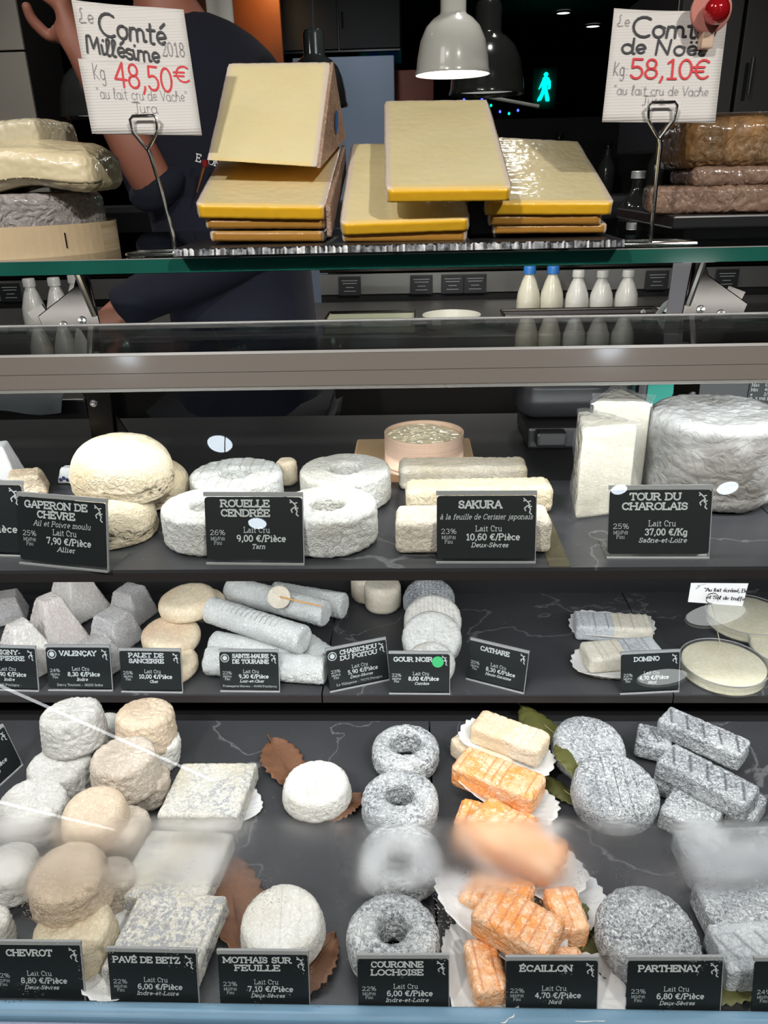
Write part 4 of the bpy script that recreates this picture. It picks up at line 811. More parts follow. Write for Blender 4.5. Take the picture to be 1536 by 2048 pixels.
# lamps on the customer side, seen mirrored in the front pane
def downlight(px, py, dist, rr, label, aim=None):
    c = mirrored(px, py, dist); 
    e = empty('downlight', c); tag(e, label, 'downlight', 'round customer side spotlights')
    n = Vector((0, 0.55, -1)).normalized(); q = n.to_track_quat('Z', 'Y'); e.rotation_euler = q.to_euler()
    b = MB(); b.lathe([(0, 0), (rr, 0), (rr*0.97, 0.004), (0, 0.006)], 32); b.build('lens', M['spot_glow'], e, smooth=True)
    b = MB(); b.lathe([(0, -0.05), (rr*1.15, -0.05), (rr*1.32, 0.0), (rr*1.30, 0.01), (rr*1.02, 0.005), (rr*1.0, -0.004)], 32); b.build('housing', M['black'], e, smooth=True)
    z = (2.62-c.z)
    q2 = q.inverted(); b = MB(); b.tube([Vector((0, 0, -0.05)), Vector((0, 0, -0.05))+q2 @ Vector((0, 0, z))], 0.006); b.build('stem', M['black'], e)
downlight(440, 887, 2.9, 0.056, 'round spotlight mirrored dark in the pane above the left rings')
downlight(515, 1046, 3.1, 0.044, 'round spotlight mirrored over the second upper price card')
downlight(1238, 978, 3.0, 0.036, 'round spotlight mirrored above the tower price card')
downlight(1455, 975, 2.6, 0.040, 'round spotlight mirrored on the large grey tower')
downlight(255, 712, 3.2, 0.052, 'round spotlight mirrored at the left of the taupe band')
downlight(1220, 697, 2.5, 0.050, 'round spotlight mirrored at the right of the taupe band')
for (px, py, dd, k, lab) in ((1432, 1232, 1.75, 1.15, 'pale tilted pendant mirrored over the truffled cheese dishes'), (1325, 1357, 2.15, 1.15, 'pale tilted pendant mirrored over the price card of the two tone bars')):
    c = mirrored(px, py, dd)
    e2 = empty('pendant_lamp', c, (R(24), 0, 0)); tag(e2, lab, 'pendant lamp', 'bell pendant lamps')
    prof = [(0.075, 0), (0.0755, 0.004), (0.073, 0.010), (0.071, 0.03), (0.065, 0.06), (0.054, 0.083), (0.040, 0.097), (0.028, 0.104), (0.0255, 0.108), (0.0255, 0.150), (0.0, 0.161)]
    b = MB(); b.lathe([(a*k, z*k) for a, z in prof], 48); b.build('bell_shade', M['lamp_white'], e2, smooth=True)
    b = MB(); b.lathe([(0, 0.006*k), (0.070*k, 0.006*k), (0, 0.009*k)], 40); b.build('diffuser', M['soft_glow'], e2, smooth=True)
    b = MB(); b.tube([(0, 0, 0.16*k), Matrix.Rotation(R(-24), 3, 'X') @ Vector((0, -0.12, 2.62-c.z))], 0.003, 6); b.build('flex', M['matt_black'], e2)
def tube_lamp(p0, p1, d0, d1, label, rr):
    A = mirrored(p0[0], p0[1], d0); B = mirrored(p1[0], p1[1], d1); e = empty('tube_lamp', (A+B)/2); tag(e, label, 'tube lamp', 'slim tubes behind the customer')
    b = MB(); b.tube([A-e.location, B-e.location], rr, 10); b.build('tube', M['tube_glow'], e, smooth=True)
    for P in (A, B):
        q = P-e.location; b = MB(); b.tube([q*0.985, q*1.03], rr*1.5, 10); b.build('end_cap', M['black'], e)
        b = MB(); b.tube([q, Vector((q.x, q.y, 2.62-e.location.z))], 0.002, 5); b.build('hanger', M['black'], e)
M['tube_glow'] = emis('tube_glow', (0.95, 0.98, 1.0), 7)
tube_lamp((-120, 1318), (428, 1562), 1.5, 2.2, 'slim glowing tube mirrored across the stacked round cheeses', 0.0042)
tube_lamp((-120, 1575), (230, 1660), 1.4, 2.0, 'second slim glowing tube mirrored lower at the left', 0.0036)

# window reflections of ceiling spots, built as small lights far back
def reflected_spot(px, py, label):
    c = at(px, py, z=2.615); e = empty('ceiling_light', c); tag(e, label, 'ceiling light', 'window reflections of ceiling lights modelled far back')
    r = m_of(13, c)
    b = MB(); b.lathe([(0, -0.012), (r, -0.012), (r, -0.002), (0, -0.002)], 24); b.build('lens', emis('far_lens', (0.9, 1, 0.98), 1.1), e)
    b = MB(); b.lathe([(r, -0.014), (r*1.2, -0.010), (r*1.2, 0), (r, 0)], 24); b.build('trim_ring', M['black'], e)
reflected_spot(1127, 23, 'reflected ceiling light modelled as a small round lamp, farther left of two')
gl_p = at(1055, 300, y=0.90); gl_n = Vector((0, -math.sin(R(17)), math.cos(R(17)))); gl_d = (gl_p-CP).normalized(); gl_r = gl_d-gl_n*2*gl_d.dot(gl_n)
gl_c = gl_p+gl_r*((2.60-gl_p.z)/gl_r.z)
e = empty('ceiling_light', gl_c); tag(e, 'ceiling light over the rear counter, glaring on the right hand slice', 'ceiling light')
b = MB(); b.lathe([(0, -0.010), (0.06, -0.010), (0.06, 0.0), (0, 0.0)], 28); b.build('lens', emis('rear_lens', (1, 0.97, 0.9), 26), e)
b = MB(); b.lathe([(0.06, -0.014), (0.078, -0.012), (0.078, 0.02), (0.06, 0.02)], 28); b.build('trim_ring', M['black'], e)
reflected_spot(1186, 50, 'reflected ceiling light modelled as a small round lamp, right and lower of two')
# ------------------------------------------------------------------ things far behind
b = MB(); c = at(1090, 175, y=8.0); s = m_of(56, c)/56
e = empty('pedestrian_signal', c); tag(e, 'pedestrian crossing signal with turquoise walking figure lit in the dark', 'traffic signal')
b = MB(); b.box(-26*s, 26*s, 0.03, 0.3, -40*s, 36*s); b.build('housing', M['matt_black'], e, bevel=0.01); MB().tube([(0, 0.16, -40*s), (0, 0.16, -c.z)], 0.05, 12).build('pole', M['matt_black'], e)
M['walk'] = emis('walk_green', (0.0, 0.95, 0.62), 3.0)
b = MB()
def fig(poly): b.prism([(x*s, z*s) for x, z in poly], 0.0, 0.03)
fig([(-3, 24), (0, 27), (4, 26), (5, 22), (3, 19), (-1, 19)]); fig([(-4, 18), (6, 18), (11, 10), (11, -2), (7, -3), (7, 6), (4, 4), (4, -2), (-5, -2), (-4, 8), (-8, 0), (-12, -3), (-9, 5), (-5, 14)])
fig([(-4, -1), (4, -1), (10, -20), (10, -24), (4, -24), (0, -8), (-6, -22), (-13, -24), (-13, -20), (-8, -12)])
b.build('walking_figure', M['walk'], e)
# orange timber panel, pale board, red panel
def quad_panel(name, label, cat, x0, y0, x1, y1, Y, mat, th=0.03, group=None):
    a = at(x0, y1, y=Y); c2 = at(x1, y0, y=Y); o = MB().box(a.x, c2.x, Y, Y+th, 0.0, c2.z).build(name, mat, None, bevel=0.004); tag(o, label, cat, group); return o
quad_panel('timber_panel', 'orange stained timber panel lit from above behind the seller', 'wall panel', 395, -60, 555, 132, 3.4, plain('orange_timber', (0.36, 0.10, 0.02), 0.5, var=0.35, vscale=8))
spot('timber_spot', at(540, -60, y=3.25), at(535, 20, y=3.4), 1.3, (1, 0.6, 0.25), 100, 1.0, 0.03)
quad_panel('pale_board', 'pale blue grey board standing behind the wedges', 'board', 590, 110, 788, 215, 3.2, plain('pale_blue_board', (0.20, 0.25, 0.33), 0.6, var=0.1, vscale=4))
quad_panel('red_panel', 'dark red timber panel left of the bright pendant', 'wall panel', 788, 138, 868, 196, 3.3, plain('red_timber', (0.15, 0.03, 0.012), 0.6, var=0.3, vscale=8))
spot('board_spot', at(700, -60, y=2.6), at(690, 160, y=3.2), 5, (0.9, 0.95, 1), 70, 0.9, 0.05)
for i, (x0, y0, x1, y1, Y, lab) in enumerate(((555, -60, 800, 108, 3.6, 'black cabinet hanging behind the pale board'), (1330, -80, 1640, 300, 1.75, 'tall black cabinet beside the right paper ticket'))):
    a = at(x0, y1, y=Y); c2 = at(x1, y0, y=Y); e = empty('black_cabinet', ((a.x+c2.x)/2, Y, a.z)); tag(e, lab, 'cabinet')
    ww = (c2.x-a.x)/2; hh = c2.z-a.z
    MB().box(-ww, ww, 0.02, 0.4, 0, hh).build('body', M['black'], e, bevel=0.003)
    for s_ in (-1, 1): MB().box(min(0, s_*ww)+0.003, max(0, s_*ww)-0.003, 0, 0.018, 0.01, hh-0.01).build('door', plain('door_black', (0.005, 0.005, 0.0052), 0.6), e, bevel=0.002)
    MB().tube([(0.02, -0.02, hh*0.3), (0.02, -0.02, hh*0.5)], 0.004).build('handle', M['black'], e)
# tiled pillar at the left
a = at(-60, 520, y=2.80); c2 = at(30, 0, y=2.80)
e = empty('tiled_pillar', (0, 2.80, 0)); tag(e, 'greige stone tiled pillar at the left edge behind wrapped cheeses', 'pillar')
MB().box(a.x-0.06, c2.x-0.002, 0.012, 0.3, 0, 2.6).build('core', M['matt_black'], e)
for i in range(9): MB().box(a.x-0.06, c2.x, 0, 0.012, i*0.29+0.003, i*0.29+0.287).build('tile', M['tile'], e, bevel=0.001)
spot('pillar_spot', (c2.x+0.3, 2.0, 2.5), (c2.x, 2.8, 1.6), 16, WHITE, 60)
# string of coloured lights
e = empty('string_lights', at(900, 205, y=4.2)); tag(e, 'string of tiny blue and green lights behind the pendants', 'string lights')
pts = [at(730+i*18, 188+14*math.sin(i*0.9)+(i*1.6), y=4.2)-e.location for i in range(18)]
MB().tube([Vector((pts[0].x-0.05, 0, 2.62-e.location.z))]+pts+[Vector((pts[-1].x+0.05, 0, 2.62-e.location.z))], 0.0015, 5).build('wire', M['matt_black'], e)
for i, p in enumerate(pts):
    bb = MB(); bb.lathe([(0, -0.007), (0.005, -0.004), (0.006, 0), (0.004, 0.005), (0, 0.007)], 8, Matrix.Translation(p)); bb.build('bulb', M['bulb_b'] if i % 2 else M['bulb_g'], e, smooth=True) if 'bulb_b' in M else (M.__setitem__('bulb_b', emis('bulb_blue', (0.03, 0.05, 1), 5)), M.__setitem__('bulb_g', emis('bulb_green', (0, 0.8, 0.4), 2.5)), bb.build('bulb', M['bulb_g'], e, smooth=True))
MB().tube([at(955, 190, y=3.0), at(1078, 213, y=3.0)], 0.006).build('wall_rail', M['lamp_white'], None)
tag(bpy.data.objects['wall_rail'], 'thin pale rail behind the middle wedge and pedestrian signal', 'rail')

# dark back shelving with bottles
def bottle_prof(h, r): return [(0, 0), (r*0.9, 0), (r, h*0.03), (r, h*0.55), (r*0.85, h*0.64), (r*0.42, h*0.76), (r*0.36, h*0.82), (r*0.36, h*0.93), (r*0.43, h*0.935), (r*0.43, h), (0, h)]
M['bottle_dark'] = plain('dark_glass', (0.012, 0.014, 0.012), 0.08, coat=0.5)
M['bottle_mid'] = plain('dusky_glass', (0.07, 0.075, 0.07), 0.2, coat=0.5)
e = empty('bottle_rack', (0.75, 3.4, 0)); tag(e, 'dark open rack of bottles in the gloom behind the right wedge', 'shelf')
MB().box(-0.5, 0.6, 0.32, 0.34, 0, 1.56).build('back', M['matt_black'], e)
shel = [0.95, 1.24]
for z in shel+[0.6]: MB().box(-0.5, 0.6, 0, 0.32, z-0.02, z).build('board', M['black'], e)
for s_ in (-0.5, 0.6): MB().box(s_-0.01, s_+0.01, 0, 0.32, 0, 1.56).build('upright', M['black'], e)
def bottle(x, y, z, h, r, mat, capm, label, group, cat='bottle', prof=bottle_prof):
    e = empty('bottle', (x, y, z)); tag(e, label, cat, group)
    MB().lathe(prof(h, r), 28).build('body', mat, e, smooth=True)
    MB().lathe([(r*0.37, h*0.925), (r*0.47, h*0.925), (r*0.47, h*1.01), (r*0.42, h*1.02), (0, h*1.02)], 24).build('cap', capm, e, smooth=True); return e
for i in range(10):
    bottle(0.32+i*0.1+random.uniform(-.01, .01), 3.5, shel[i % 2], random.uniform(0.2, 0.29), 0.035, M['bottle_mid'] if i % 3 else M['lamp_dark'], M['lamp_dark'], ('dim bottle on the %s board of the dark rack, %s from the left' % (('lower', 'upper')[i % 2], ('first', 'second', 'third', 'fourth', 'fifth')[i//2])), 'bottles on the dark rack')
p = at(1262, 500, y=1.9)
bottle(p.x, 1.9, p.z, 0.165, 0.034, M['bottle_dark'], plain('grey_cap', (0.4, 0.4, 0.4), 0.4, 0.5), 'black wine bottle with grey cap right of the right wedge', 'bottles')
# back counter
ZC = 0.995
e = empty('back_counter', (0.0, 1.86, 0)); tag(e, 'black rear work counter with steel top behind the display', 'counter')
MB().box(-2.2, 2.2, 0.02, 0.57, 0, ZC-0.03).build('front_panel', plain('counter_front', (0.017, 0.016, 0.016), 0.3), e)
MB().box(-2.2, 2.2, 0.0, 0.57, ZC-0.03, ZC).build('worktop', plain('worktop_dark_steel', (0.16, 0.155, 0.15), 0.4, 0.7), e, bevel=0.003)
# chilled rack behind with card strip and jars
e = empty('wall_chiller', (0, 2.45, ZC)); tag(e, 'open rear chiller shelf with a steel ledge and black price tickets', 'chiller')
a = at(640, 560, y=2.45); a2 = at(1360, 600, y=2.45)
for (x0, x1) in ((-1.9, -0.55), (a.x, 1.9)):
    MB().box(x0, x1, 0, 0.25, 0.085, 0.105).build('ledge', M['steel'], e, bevel=0.003)
    MB().box(x0, x1, 0.0, 0.01, 0.02, 0.08).build('ticket_rail', plain('rail_grey', (0.22, 0.22, 0.21), 0.3, 0.6), e)
    MB().box(x0, x1, 0.25, 0.27, 0, 0.27).build('back_sheet', M['black'], e)
    MB().box(x0, x1, 0.012, 0.27, -ZC, 0.018).build('base', M['matt_black'], e)
    MB().box(x0, x1, 0, 0.25, 0.27, 0.285).build('ledge', M['black'], e)
def ticket(px, label):
    p = at(px, 582, y=2.44); e = empty('shelf_ticket', (p.x, 2.44, ZC+0.018)); tag(e, label, 'ticket', 'black tickets on the rear chiller')
    MB().box(-0.034, 0.034, 0, 0.002, 0, 0.056).build('panel', M['card'], e, bevel=0.001)
    t = Text()
    for i, (q, z) in enumerate(((0.8, 0.044), (0.7, 0.036), (0.4, 0.024), (0.6, 0.013))):
        t.stroke([(-0.03*q, z), (0.03*q, z)], 0.0022)
    t.build('lettering', plain('dim_letters', (0.3, 0.31, 0.31), 0.6), e, (0, -0.0008, 0))
for px, nm in ((700, 'nearest the seller'), (843, 'second from the seller'), (905, 'third from the seller, mid rail'), (950, 'left of the milk bottles'), (1312, 'right of the milk bottles'), (1450, 'at the right edge of the chiller'), (20, 'left of the left milk bottles')):
    ticket(px, 'small black ticket on the rear chiller rail, '+nm)
def milk_prof(h, r): return [(0, 0), (r*0.92, 0), (r, h*0.03), (r*1.0, h*0.35), (r*0.93, h*0.5), (r*0.62, h*0.72), (r*0.43, h*0.82), (r*0.40, h*0.87), (r*0.40, h*0.93), (0, h*0.93)]
def milk(px, ptop, mat, capm, label, Y=2.08):
    t = at(px, ptop, y=Y); r = m_of(47, t)/2; h = t.z-ZC; e = empty('milk_bottle', (t.x, Y, ZC)); tag(e, label, 'bottle', 'milk bottles on the rear counter')
    MB().lathe(milk_prof(h, r), 36).build('body', mat, e, smooth=True)
    MB().lathe([(r*0.40, h*0.86), (r*0.52, h*0.86), (r*0.52, h*0.97), (r*0.47, h), (0, h)], 28).build('cap', capm, e, smooth=True)
milk(1060, 532, M['milk_cream'], M['cap_blue'], 'milk bottle with blue cap, leftmost of the right hand row')
milk(1107, 532, M['milk_cream'], M['cap_blue'], 'milk bottle with blue cap, second in the right hand row')
milk(1158, 540, M['milk_plastic'], M['milk_plastic'], 'white milk bottle with white cap next to the blue capped pair')
milk(1207, 541, M['milk_plastic'], M['milk_plastic'], 'white milk bottle, fourth in the right hand row')
milk(1258, 540, M['milk_plastic'], M['milk_plastic'], 'white milk bottle with white cap, last of the right hand row')
milk(56, 557, M['milk_plastic'], M['milk_plastic'], 'white milk bottle nearest the left edge', 1.98)
milk(106, 555, M['milk_plastic'], M['milk_plastic'], 'white milk bottle in the middle of the left trio', 1.98)
milk(146, 548, M['milk_plastic'], M['milk_plastic'], 'white milk bottle beside the slanted steel bracket', 1.98)
for i, (px, colr, lab) in enumerate(((1048, (0.55, 0.24, 0.03), 'amber jar behind the first blue cap'), (1135, (0.5, 0.42, 0.3), 'beige jar behind the second blue cap'), (1245, (0.25, 0.27, 0.3), 'grey labelled jar behind the last milk bottle'), (1345, (0.42, 0.26, 0.06), 'ochre jar right of the milk bottles'))):
    p = at(px, 560, y=2.55); e = empty('jar', (p.x, 2.55, ZC+0.105)); tag(e, lab, 'jar', 'jars on the rear chiller ledge')
    MB().lathe([(0, 0), (0.036, 0), (0.039, 0.005), (0.039, 0.075), (0.031, 0.09), (0, 0.09)], 28).build('glass', plain('jar%d' % i, colr, 0.15, coat=0.4), e, smooth=True)
    MB().lathe([(0.0395, 0.02), (0.0397, 0.02), (0.0397, 0.06), (0.0395, 0.06)], 28).build('paper_label', M['paper'], e)
    MB().lathe([(0.033, 0.088), (0.034, 0.088), (0.034, 0.105), (0, 0.106)], 28).build('lid', M['black'], e, smooth=True)
# trays, tubs and bowl on the rear counter
def tray(px0, px1, py, Y, dp, h, mat, label):
    a = at(px0, py, y=Y); c = at(px1, py, y=Y); w2 = (c.x-a.x)/2; e = empty('steel_tray', ((a.x+c.x)/2, Y, ZC)); tag(e, label, 'tray')
    b = MB(); b.box(-w2, w2, 0, 0.003, 0, h); b.box(-w2, w2, dp-0.003, dp, 0, h); b.box(-w2, -w2+0.003, 0.003, dp-0.003, 0, h); b.box(w2-0.003, w2, 0.003, dp-0.003, 0, h); b.box(-w2, w2, 0, dp, 0, 0.003); b.build('pan', mat, e)
    b = MB(); b.tube([(-w2, 0, h), (w2, 0, h), (w2, dp, h), (-w2, dp, h), (-w2, 0, h)], 0.0045, 8); b.build('rim', M['steel'], e, smooth=True)
tray(1010, 1330, 640, 1.90, 0.10, 0.035, plain('tray_grey', (0.14, 0.135, 0.14), 0.35, 0.3), 'grey steel tray in front of the milk bottles')
tray(648, 830, 640, 1.90, 0.14, 0.03, plain('tray_green', (0.42, 0.44, 0.34), 0.3, 0.2), 'pale steel pan right of the seller')
p = at(903, 655, y=1.50)
e = empty('shelf_bowl', (0, 0, 0)); bpy.data.objects.remove(e)
def tub(px, py, Y, rp, h, mat, label, name, z=ZC):
    p = at(px, py, y=Y); r = m_of(rp, p); e = empty(name, (p.x, Y, z)); tag(e, label, name.split('_')[-1])
    MB().lathe([(0, 0.002), (r*0.8, 0.002), (r*0.97, h), (r, h+0.001), (r*1.02, h-0.002), (r*0.84, 0), (0, 0)], 44).build('body', mat, e, smooth=True)
    MB().tube([(r*math.cos(2*math.pi*i/40), r*math.sin(2*math.pi*i/40), h) for i in range(41)], 0.002, 6).build('rim', mat, e, smooth=True)
tub(903, 640, 1.92+0.06, 57, 0.03, plain('cream_bowl', (0.48, 0.48, 0.42), 0.3, coat=0.4), 'cream bowl on the rear counter below the middle wedges', 'cream_bowl')
tub(1345, 650, 1.95, 62, 0.03, plain('white_tub', (0.75, 0.76, 0.72), 0.35), 'round white tub on the rear counter near the right bracket', 'white_tub')
# paper sheet hanging by the right bracket, cable, scale
a = at(1352, 520, y=1.12); c = at(1352, 650, y=1.12); c.z = ZT-0.032+0.02
o = MB().prism([(-0.018, 0), (-0.004, 0), (0.022, a.z-c.z+0.02), (-0.014, a.z-c.z+0.02)], 0, 0.002).build('grey_board', plain('grey_card', (0.33, 0.31, 0.32), 0.7), None); o.location = (c.x, 1.12, c.z-0.02); tag(o, 'tapering grey board standing left of the right bracket', 'board')
o = MB().tube([at(1365, 585, y=1.3), at(1330, 610, y=1.3), at(1300, 650, y=1.28), at(1278, 700, y=1.28), at(1268, 760, y=1.2), at(1262, 800, y=1.08)], 0.0045, 10).build('grey_cable', plain('cable_grey', (0.35, 0.35, 0.35), 0.5), None, smooth=True); tag(o, 'thick grey cable running down behind the wrapped wedges', 'cable')
# counter scale standing behind the upper deck, on a rear ledge
sbox('trim_1', -XW, XW, YTB+0.012, 1.16, ZT-0.05, ZT-0.032, M['matt_black'])
a = at(1035, 870, y=1.0); c = at(1290, 750, y=1.0)
e = empty('counter_scale', ((a.x+c.x)/2, 1.0, ZT-0.032)); tag(e, 'black electronic counter scale behind the wrapped wedges', 'scale')
hw = (c.x-a.x)/2; zt = c.z-(ZT-0.032)+0.01
o = block('housing', plain('scale_black', (0.022, 0.022, 0.024), 0.3, coat=0.3), 2*hw, 0.10, zt-0.03, 0.03, 0, 0, 1, parent=e); o.location = (0, 0.06, 0.03)
MB().box(-hw+0.012, hw-0.01, -0.012, 0.10, 0, 0.03).build('base', M['black'], e, bevel=0.004)
MB().box(-hw+0.02, -hw+0.06, -0.035, -0.012, 0.01, 0.03).build('keypad', M['black'], e, bevel=0.004)
p = at(1345, 788, y=1.04); MB().box(-0.032, 0.032, -0.002, 0, -0.016, 0.016).build('green_sticker', plain('turquoise_label', (0.0, 0.26, 0.20), 0.5), None)
o = bpy.data.objects['green_sticker']; o.location = p
e = empty('label_printer', (p.x+0.03, 1.05, ZT-0.032)); tag(e, 'black label printer with a turquoise sticker behind the grey tower', 'printer')
MB().box(-0.075, 0.30, 0, 0.12, 0, 0.125).build('housing', plain('printer_black', (0.02, 0.022, 0.024), 0.35), e, bevel=0.008)
o.parent = e; o.location = (p.x-e.location.x, -0.0006, p.z-e.location.z); o['label'] = 'turquoise sticker'
p2 = at(1530, 790, y=1.04)
t = Text()
for i, (l, v) in enumerate((('Max', '6/15 kg'), ('Min', '40 g'), ('e=', '2/5 g'), ('T=-5.998 kg', ''))):
    t.line(l, -0.016, 0.010-i*0.0065, 0.0042, 0.12); t.line(v, 0.002, 0.010-i*0.0065, 0.0042, 0.12)
oo = MB().box(-0.019, 0.022, -0.001, 0, -0.014, 0.017).build('rating_plate', M['card'], e); oo.location = (p2.x-e.location.x, -0.0004, p2.z-e.location.z)
t.build('rating_text', M['card_white'], e, (p2.x-e.location.x, -0.002, p2.z-e.location.z))
# papers at the left, on the rear counter edge
for i, (px, py, lab) in enumerate(((60, 775, 'crumpled white paper sheet with scribbles at the left, upper'),)):
    p = at(px, py, y=1.35)
    V = []; F = []
    for a_ in range(7):
        for b_ in range(5): V.append(((a_/6-0.5)*0.15, (b_/4-0.5)*0.10, 0.006*math.sin(a_*1.3)+0.012*(b_/4)**2+0.004*math.sin(b_*2+a_)))
    for a_ in range(6):
        for b_ in range(4): F.append((a_*5+b_, a_*5+5+b_, a_*5+6+b_, a_*5+b_+1))
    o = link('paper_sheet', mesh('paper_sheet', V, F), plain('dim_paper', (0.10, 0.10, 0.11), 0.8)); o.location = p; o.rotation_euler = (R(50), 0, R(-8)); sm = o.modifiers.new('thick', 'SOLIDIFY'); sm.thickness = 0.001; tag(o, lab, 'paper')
a = at(0, 690, y=1.35)
MB().box(-1.3, a.x+0.13, 1.36, 1.56, 0.0, at(60, 800, y=1.36).z).build('side_cabinet', plain('side_black', (0.014, 0.013, 0.013), 0.35), None, bevel=0.004); tag(bpy.data.objects['side_cabinet'], 'low black cabinet behind the counter at the left', 'cabinet')
# ------------------------------------------------------------------ the seller
def skin_body(name, chains, mat, parent, sub=2):
    """chains: list of lists of (point, radius[, radius2]); the first point of a later chain may equal an earlier point"""
    me = bpy.data.meshes.new(name); V = []; E = []; Rr = []; idx = {}
    for ch in chains:
        prev = None
        for q in ch:
            k = tuple(round(c, 5) for c in q[0])
            if k not in idx: idx[k] = len(V); V.append(k); Rr.append((q[1], q[2] if len(q) > 2 else q[1]))
            if prev is not None and prev != idx[k]: E.append((prev, idx[k]))
            prev = idx[k]
    me.from_pydata(V, E, []); o = link(name, me, mat, parent)
    m = o.modifiers.new('skin', 'SKIN'); m.use_smooth_shade = True
    sv = me.skin_vertices[0].data
    for i, r in enumerate(Rr): sv[i].radius = r
    sv[0].use_root = True
    s = o.modifiers.new('sub', 'SUBSURF'); s.levels = sub; s.render_levels = sub; return o
PY = 1.52
def J(px, py, dy=0.0): return at(px, py, y=PY+dy)
pel = J(505, 820); org = Vector((pel.x, PY, 0))
e = empty('person', org); tag(e, 'person in navy work jacket with raised arm standing behind the counter', 'person')
L_ = lambda p: tuple(p-org)
spine = J(490, 620); chest = J(440, 330, 0.01); uch = J(385, 175, 0.01); nb = J(330, 22, 0.0); nk = nb+Vector((-0.005, -0.01, 0.07)); h1 = nk+Vector((-0.01, -0.02, 0.08)); h2 = h1+Vector((0, 0.01, 0.09))
shR = J(262, 165, -0.01); shL = J(492, 195, 0.02)                      # viewer's left and right shoulder
elR = J(322, 395, -0.10); wrR = J(172, 120, -0.12); haR = J(140, 40, -0.12)
elL = J(560, 470, -0.06); wrL = J(255, 610, -0.16); haL = J(200, 645, -0.17)
hipL = pel+Vector((0.09, 0, -0.05)); hipR = pel+Vector((-0.09, 0, -0.05))
def leg(h, sx):
    k = Vector((h.x+sx*0.01, PY-0.02, 0.48)); a = Vector((h.x+sx*0.01, PY+0.01, 0.09)); t = Vector((h.x+sx*0.03, PY-0.14, 0.035))
    return [(L_(pel), .12, .10), (L_(h), .085), (L_((h+k)/2), .072), (L_(k), .055), (L_((k+a)/2), .050), (L_(a), .038), (L_(a+Vector((0, -0.02, -0.045))), .04), (L_(t), .032)]
def hand(w, h):
    d = (h-w).normalized(); s = d.cross(Vector((0, 1, 0))).normalized(); out = []; palm = w+d*0.05; kn = w+d*0.09
    out.append([(L_(w), .026, .030), (L_(palm), .030, .018), (L_(kn), .032, .014)])
    for i, ln in enumerate((0.065, 0.078, 0.073, 0.056)):
        b = kn+s*(0.027-0.018*i); out.append([(L_(kn), .032, .014), (L_(b+d*0.012), .0095), (L_(b+d*ln*0.55+Vector((0, -0.006, 0))), .0085), (L_(b+d*ln+Vector((0, -0.022, 0))), .007)])
    tb = w+d*0.035+s*0.024; out.append([(L_(palm), .030, .018), (L_(tb+s*0.018+d*0.01), .0105), (L_(tb+s*0.030+d*0.038+Vector((0, -0.012, 0))), .009), (L_(tb+s*0.026+d*0.060+Vector((0, -0.02, 0))), .0075)])
    return out
arm = lambda s_, el, w: [(L_(uch), .11, .10), (L_(s_), .062), (L_((s_+el)/2), .050), (L_(el), .042), (L_(el*0.55+w*0.45), .040), (L_(w), .026, .030)]
body = skin_body('body', [[(L_(pel), .12, .10), (L_(spine), .12, .09), (L_(chest), .13, .10), (L_(uch), .10, .09), (L_(nb), .050), (L_(nk), .046), (L_(h1), .070, .078), (L_(h2), .072, .082), (L_(h2+Vector((0, 0.01, 0.06))), .045)],
    [(L_(h1), .070, .078), (L_(h1+Vector((0, -0.092, 0.025))), .014), (L_(h1+Vector((0, -0.104, 0.008))), .012)],
    arm(shR, elR, wrR), arm(shL, elL, wrL), leg(hipL, 1), leg(hipR, -1)] + hand(wrR, haR) + hand(wrL, haL), M['skin'], e)
jk = skin_body('jacket', [[(L_(pel+Vector((0, 0, -0.20))), .175, .15), (L_(pel), .165, .14), (L_(spine), .148, .12), (L_(chest), .165, .13), (L_(uch), .125, .115), (L_(nb+Vector((0, 0, 0.004))), .068, .064)],
    [(L_(uch), .125, .115), (L_(shR), .082), (L_((shR+elR)/2), .070), (L_(elR), .062), (L_(elR*0.80+wrR*0.20), .060)],
    [(L_(uch), .125, .115), (L_(shL), .088), (L_((shL+elL)/2), .070), (L_(elL), .060), (L_(elL*0.5+wrL*0.5), .052), (L_(wrL), .040), (L_(wrL*0.6+haL*0.4), .042)]], M['navy'], e)
tr = skin_body('trousers', [[(a_, b_*1.18) if len(q) == 2 else (a_, b_*1.18, q[2]*1.18) for q in leg(h_, s_)[:6] for a_, b_ in (q[:2],)] for h_, s_ in ((hipL, 1), (hipR, -1))], M['dark_cloth'], e)
for s_ in (-1, 1):
    b = MB(); b.lathe([(0, -0.012), (0.009, -0.008), (0.0125, 0), (0.009, 0.008), (0, 0.012)], 14, Matrix.Translation(Vector(L_(h1))+Vector((s_*0.031, -0.070, 0.045)))); b.build('eye', M['paper'], e, smooth=True)
    b = MB(); b.lathe([(0, -0.006), (0.02, -0.004), (0.024, 0), (0.016, 0.008), (0, 0.01)], 16, Matrix.Translation(Vector(L_(h1))+Vector((s_*0.078, 0.01, 0.03))) @ Matrix.Diagonal((0.5, 0.8, 1.3, 1))); b.build('ear', M['skin'], e, smooth=True)
b = MB(); b.tube([Vector(L_(h1))+Vector((x, -0.086+abs(x)*0.5, -0.028)) for x in (-0.026, -0.012, 0.012, 0.026)], 0.005, 8); b.build('mouth', plain('lips', (0.32, 0.09, 0.07), 0.5), e, smooth=True)
b = MB(); b.lathe([(0.094*math.cos(R(q)), 0.088*math.sin(R(q))) for q in range(0, 91, 10)], 32, Matrix.Translation(Vector(L_(h2))+Vector((0, 0.022, 0.012)))); b.build('hair', M['hair'], e, smooth=True)
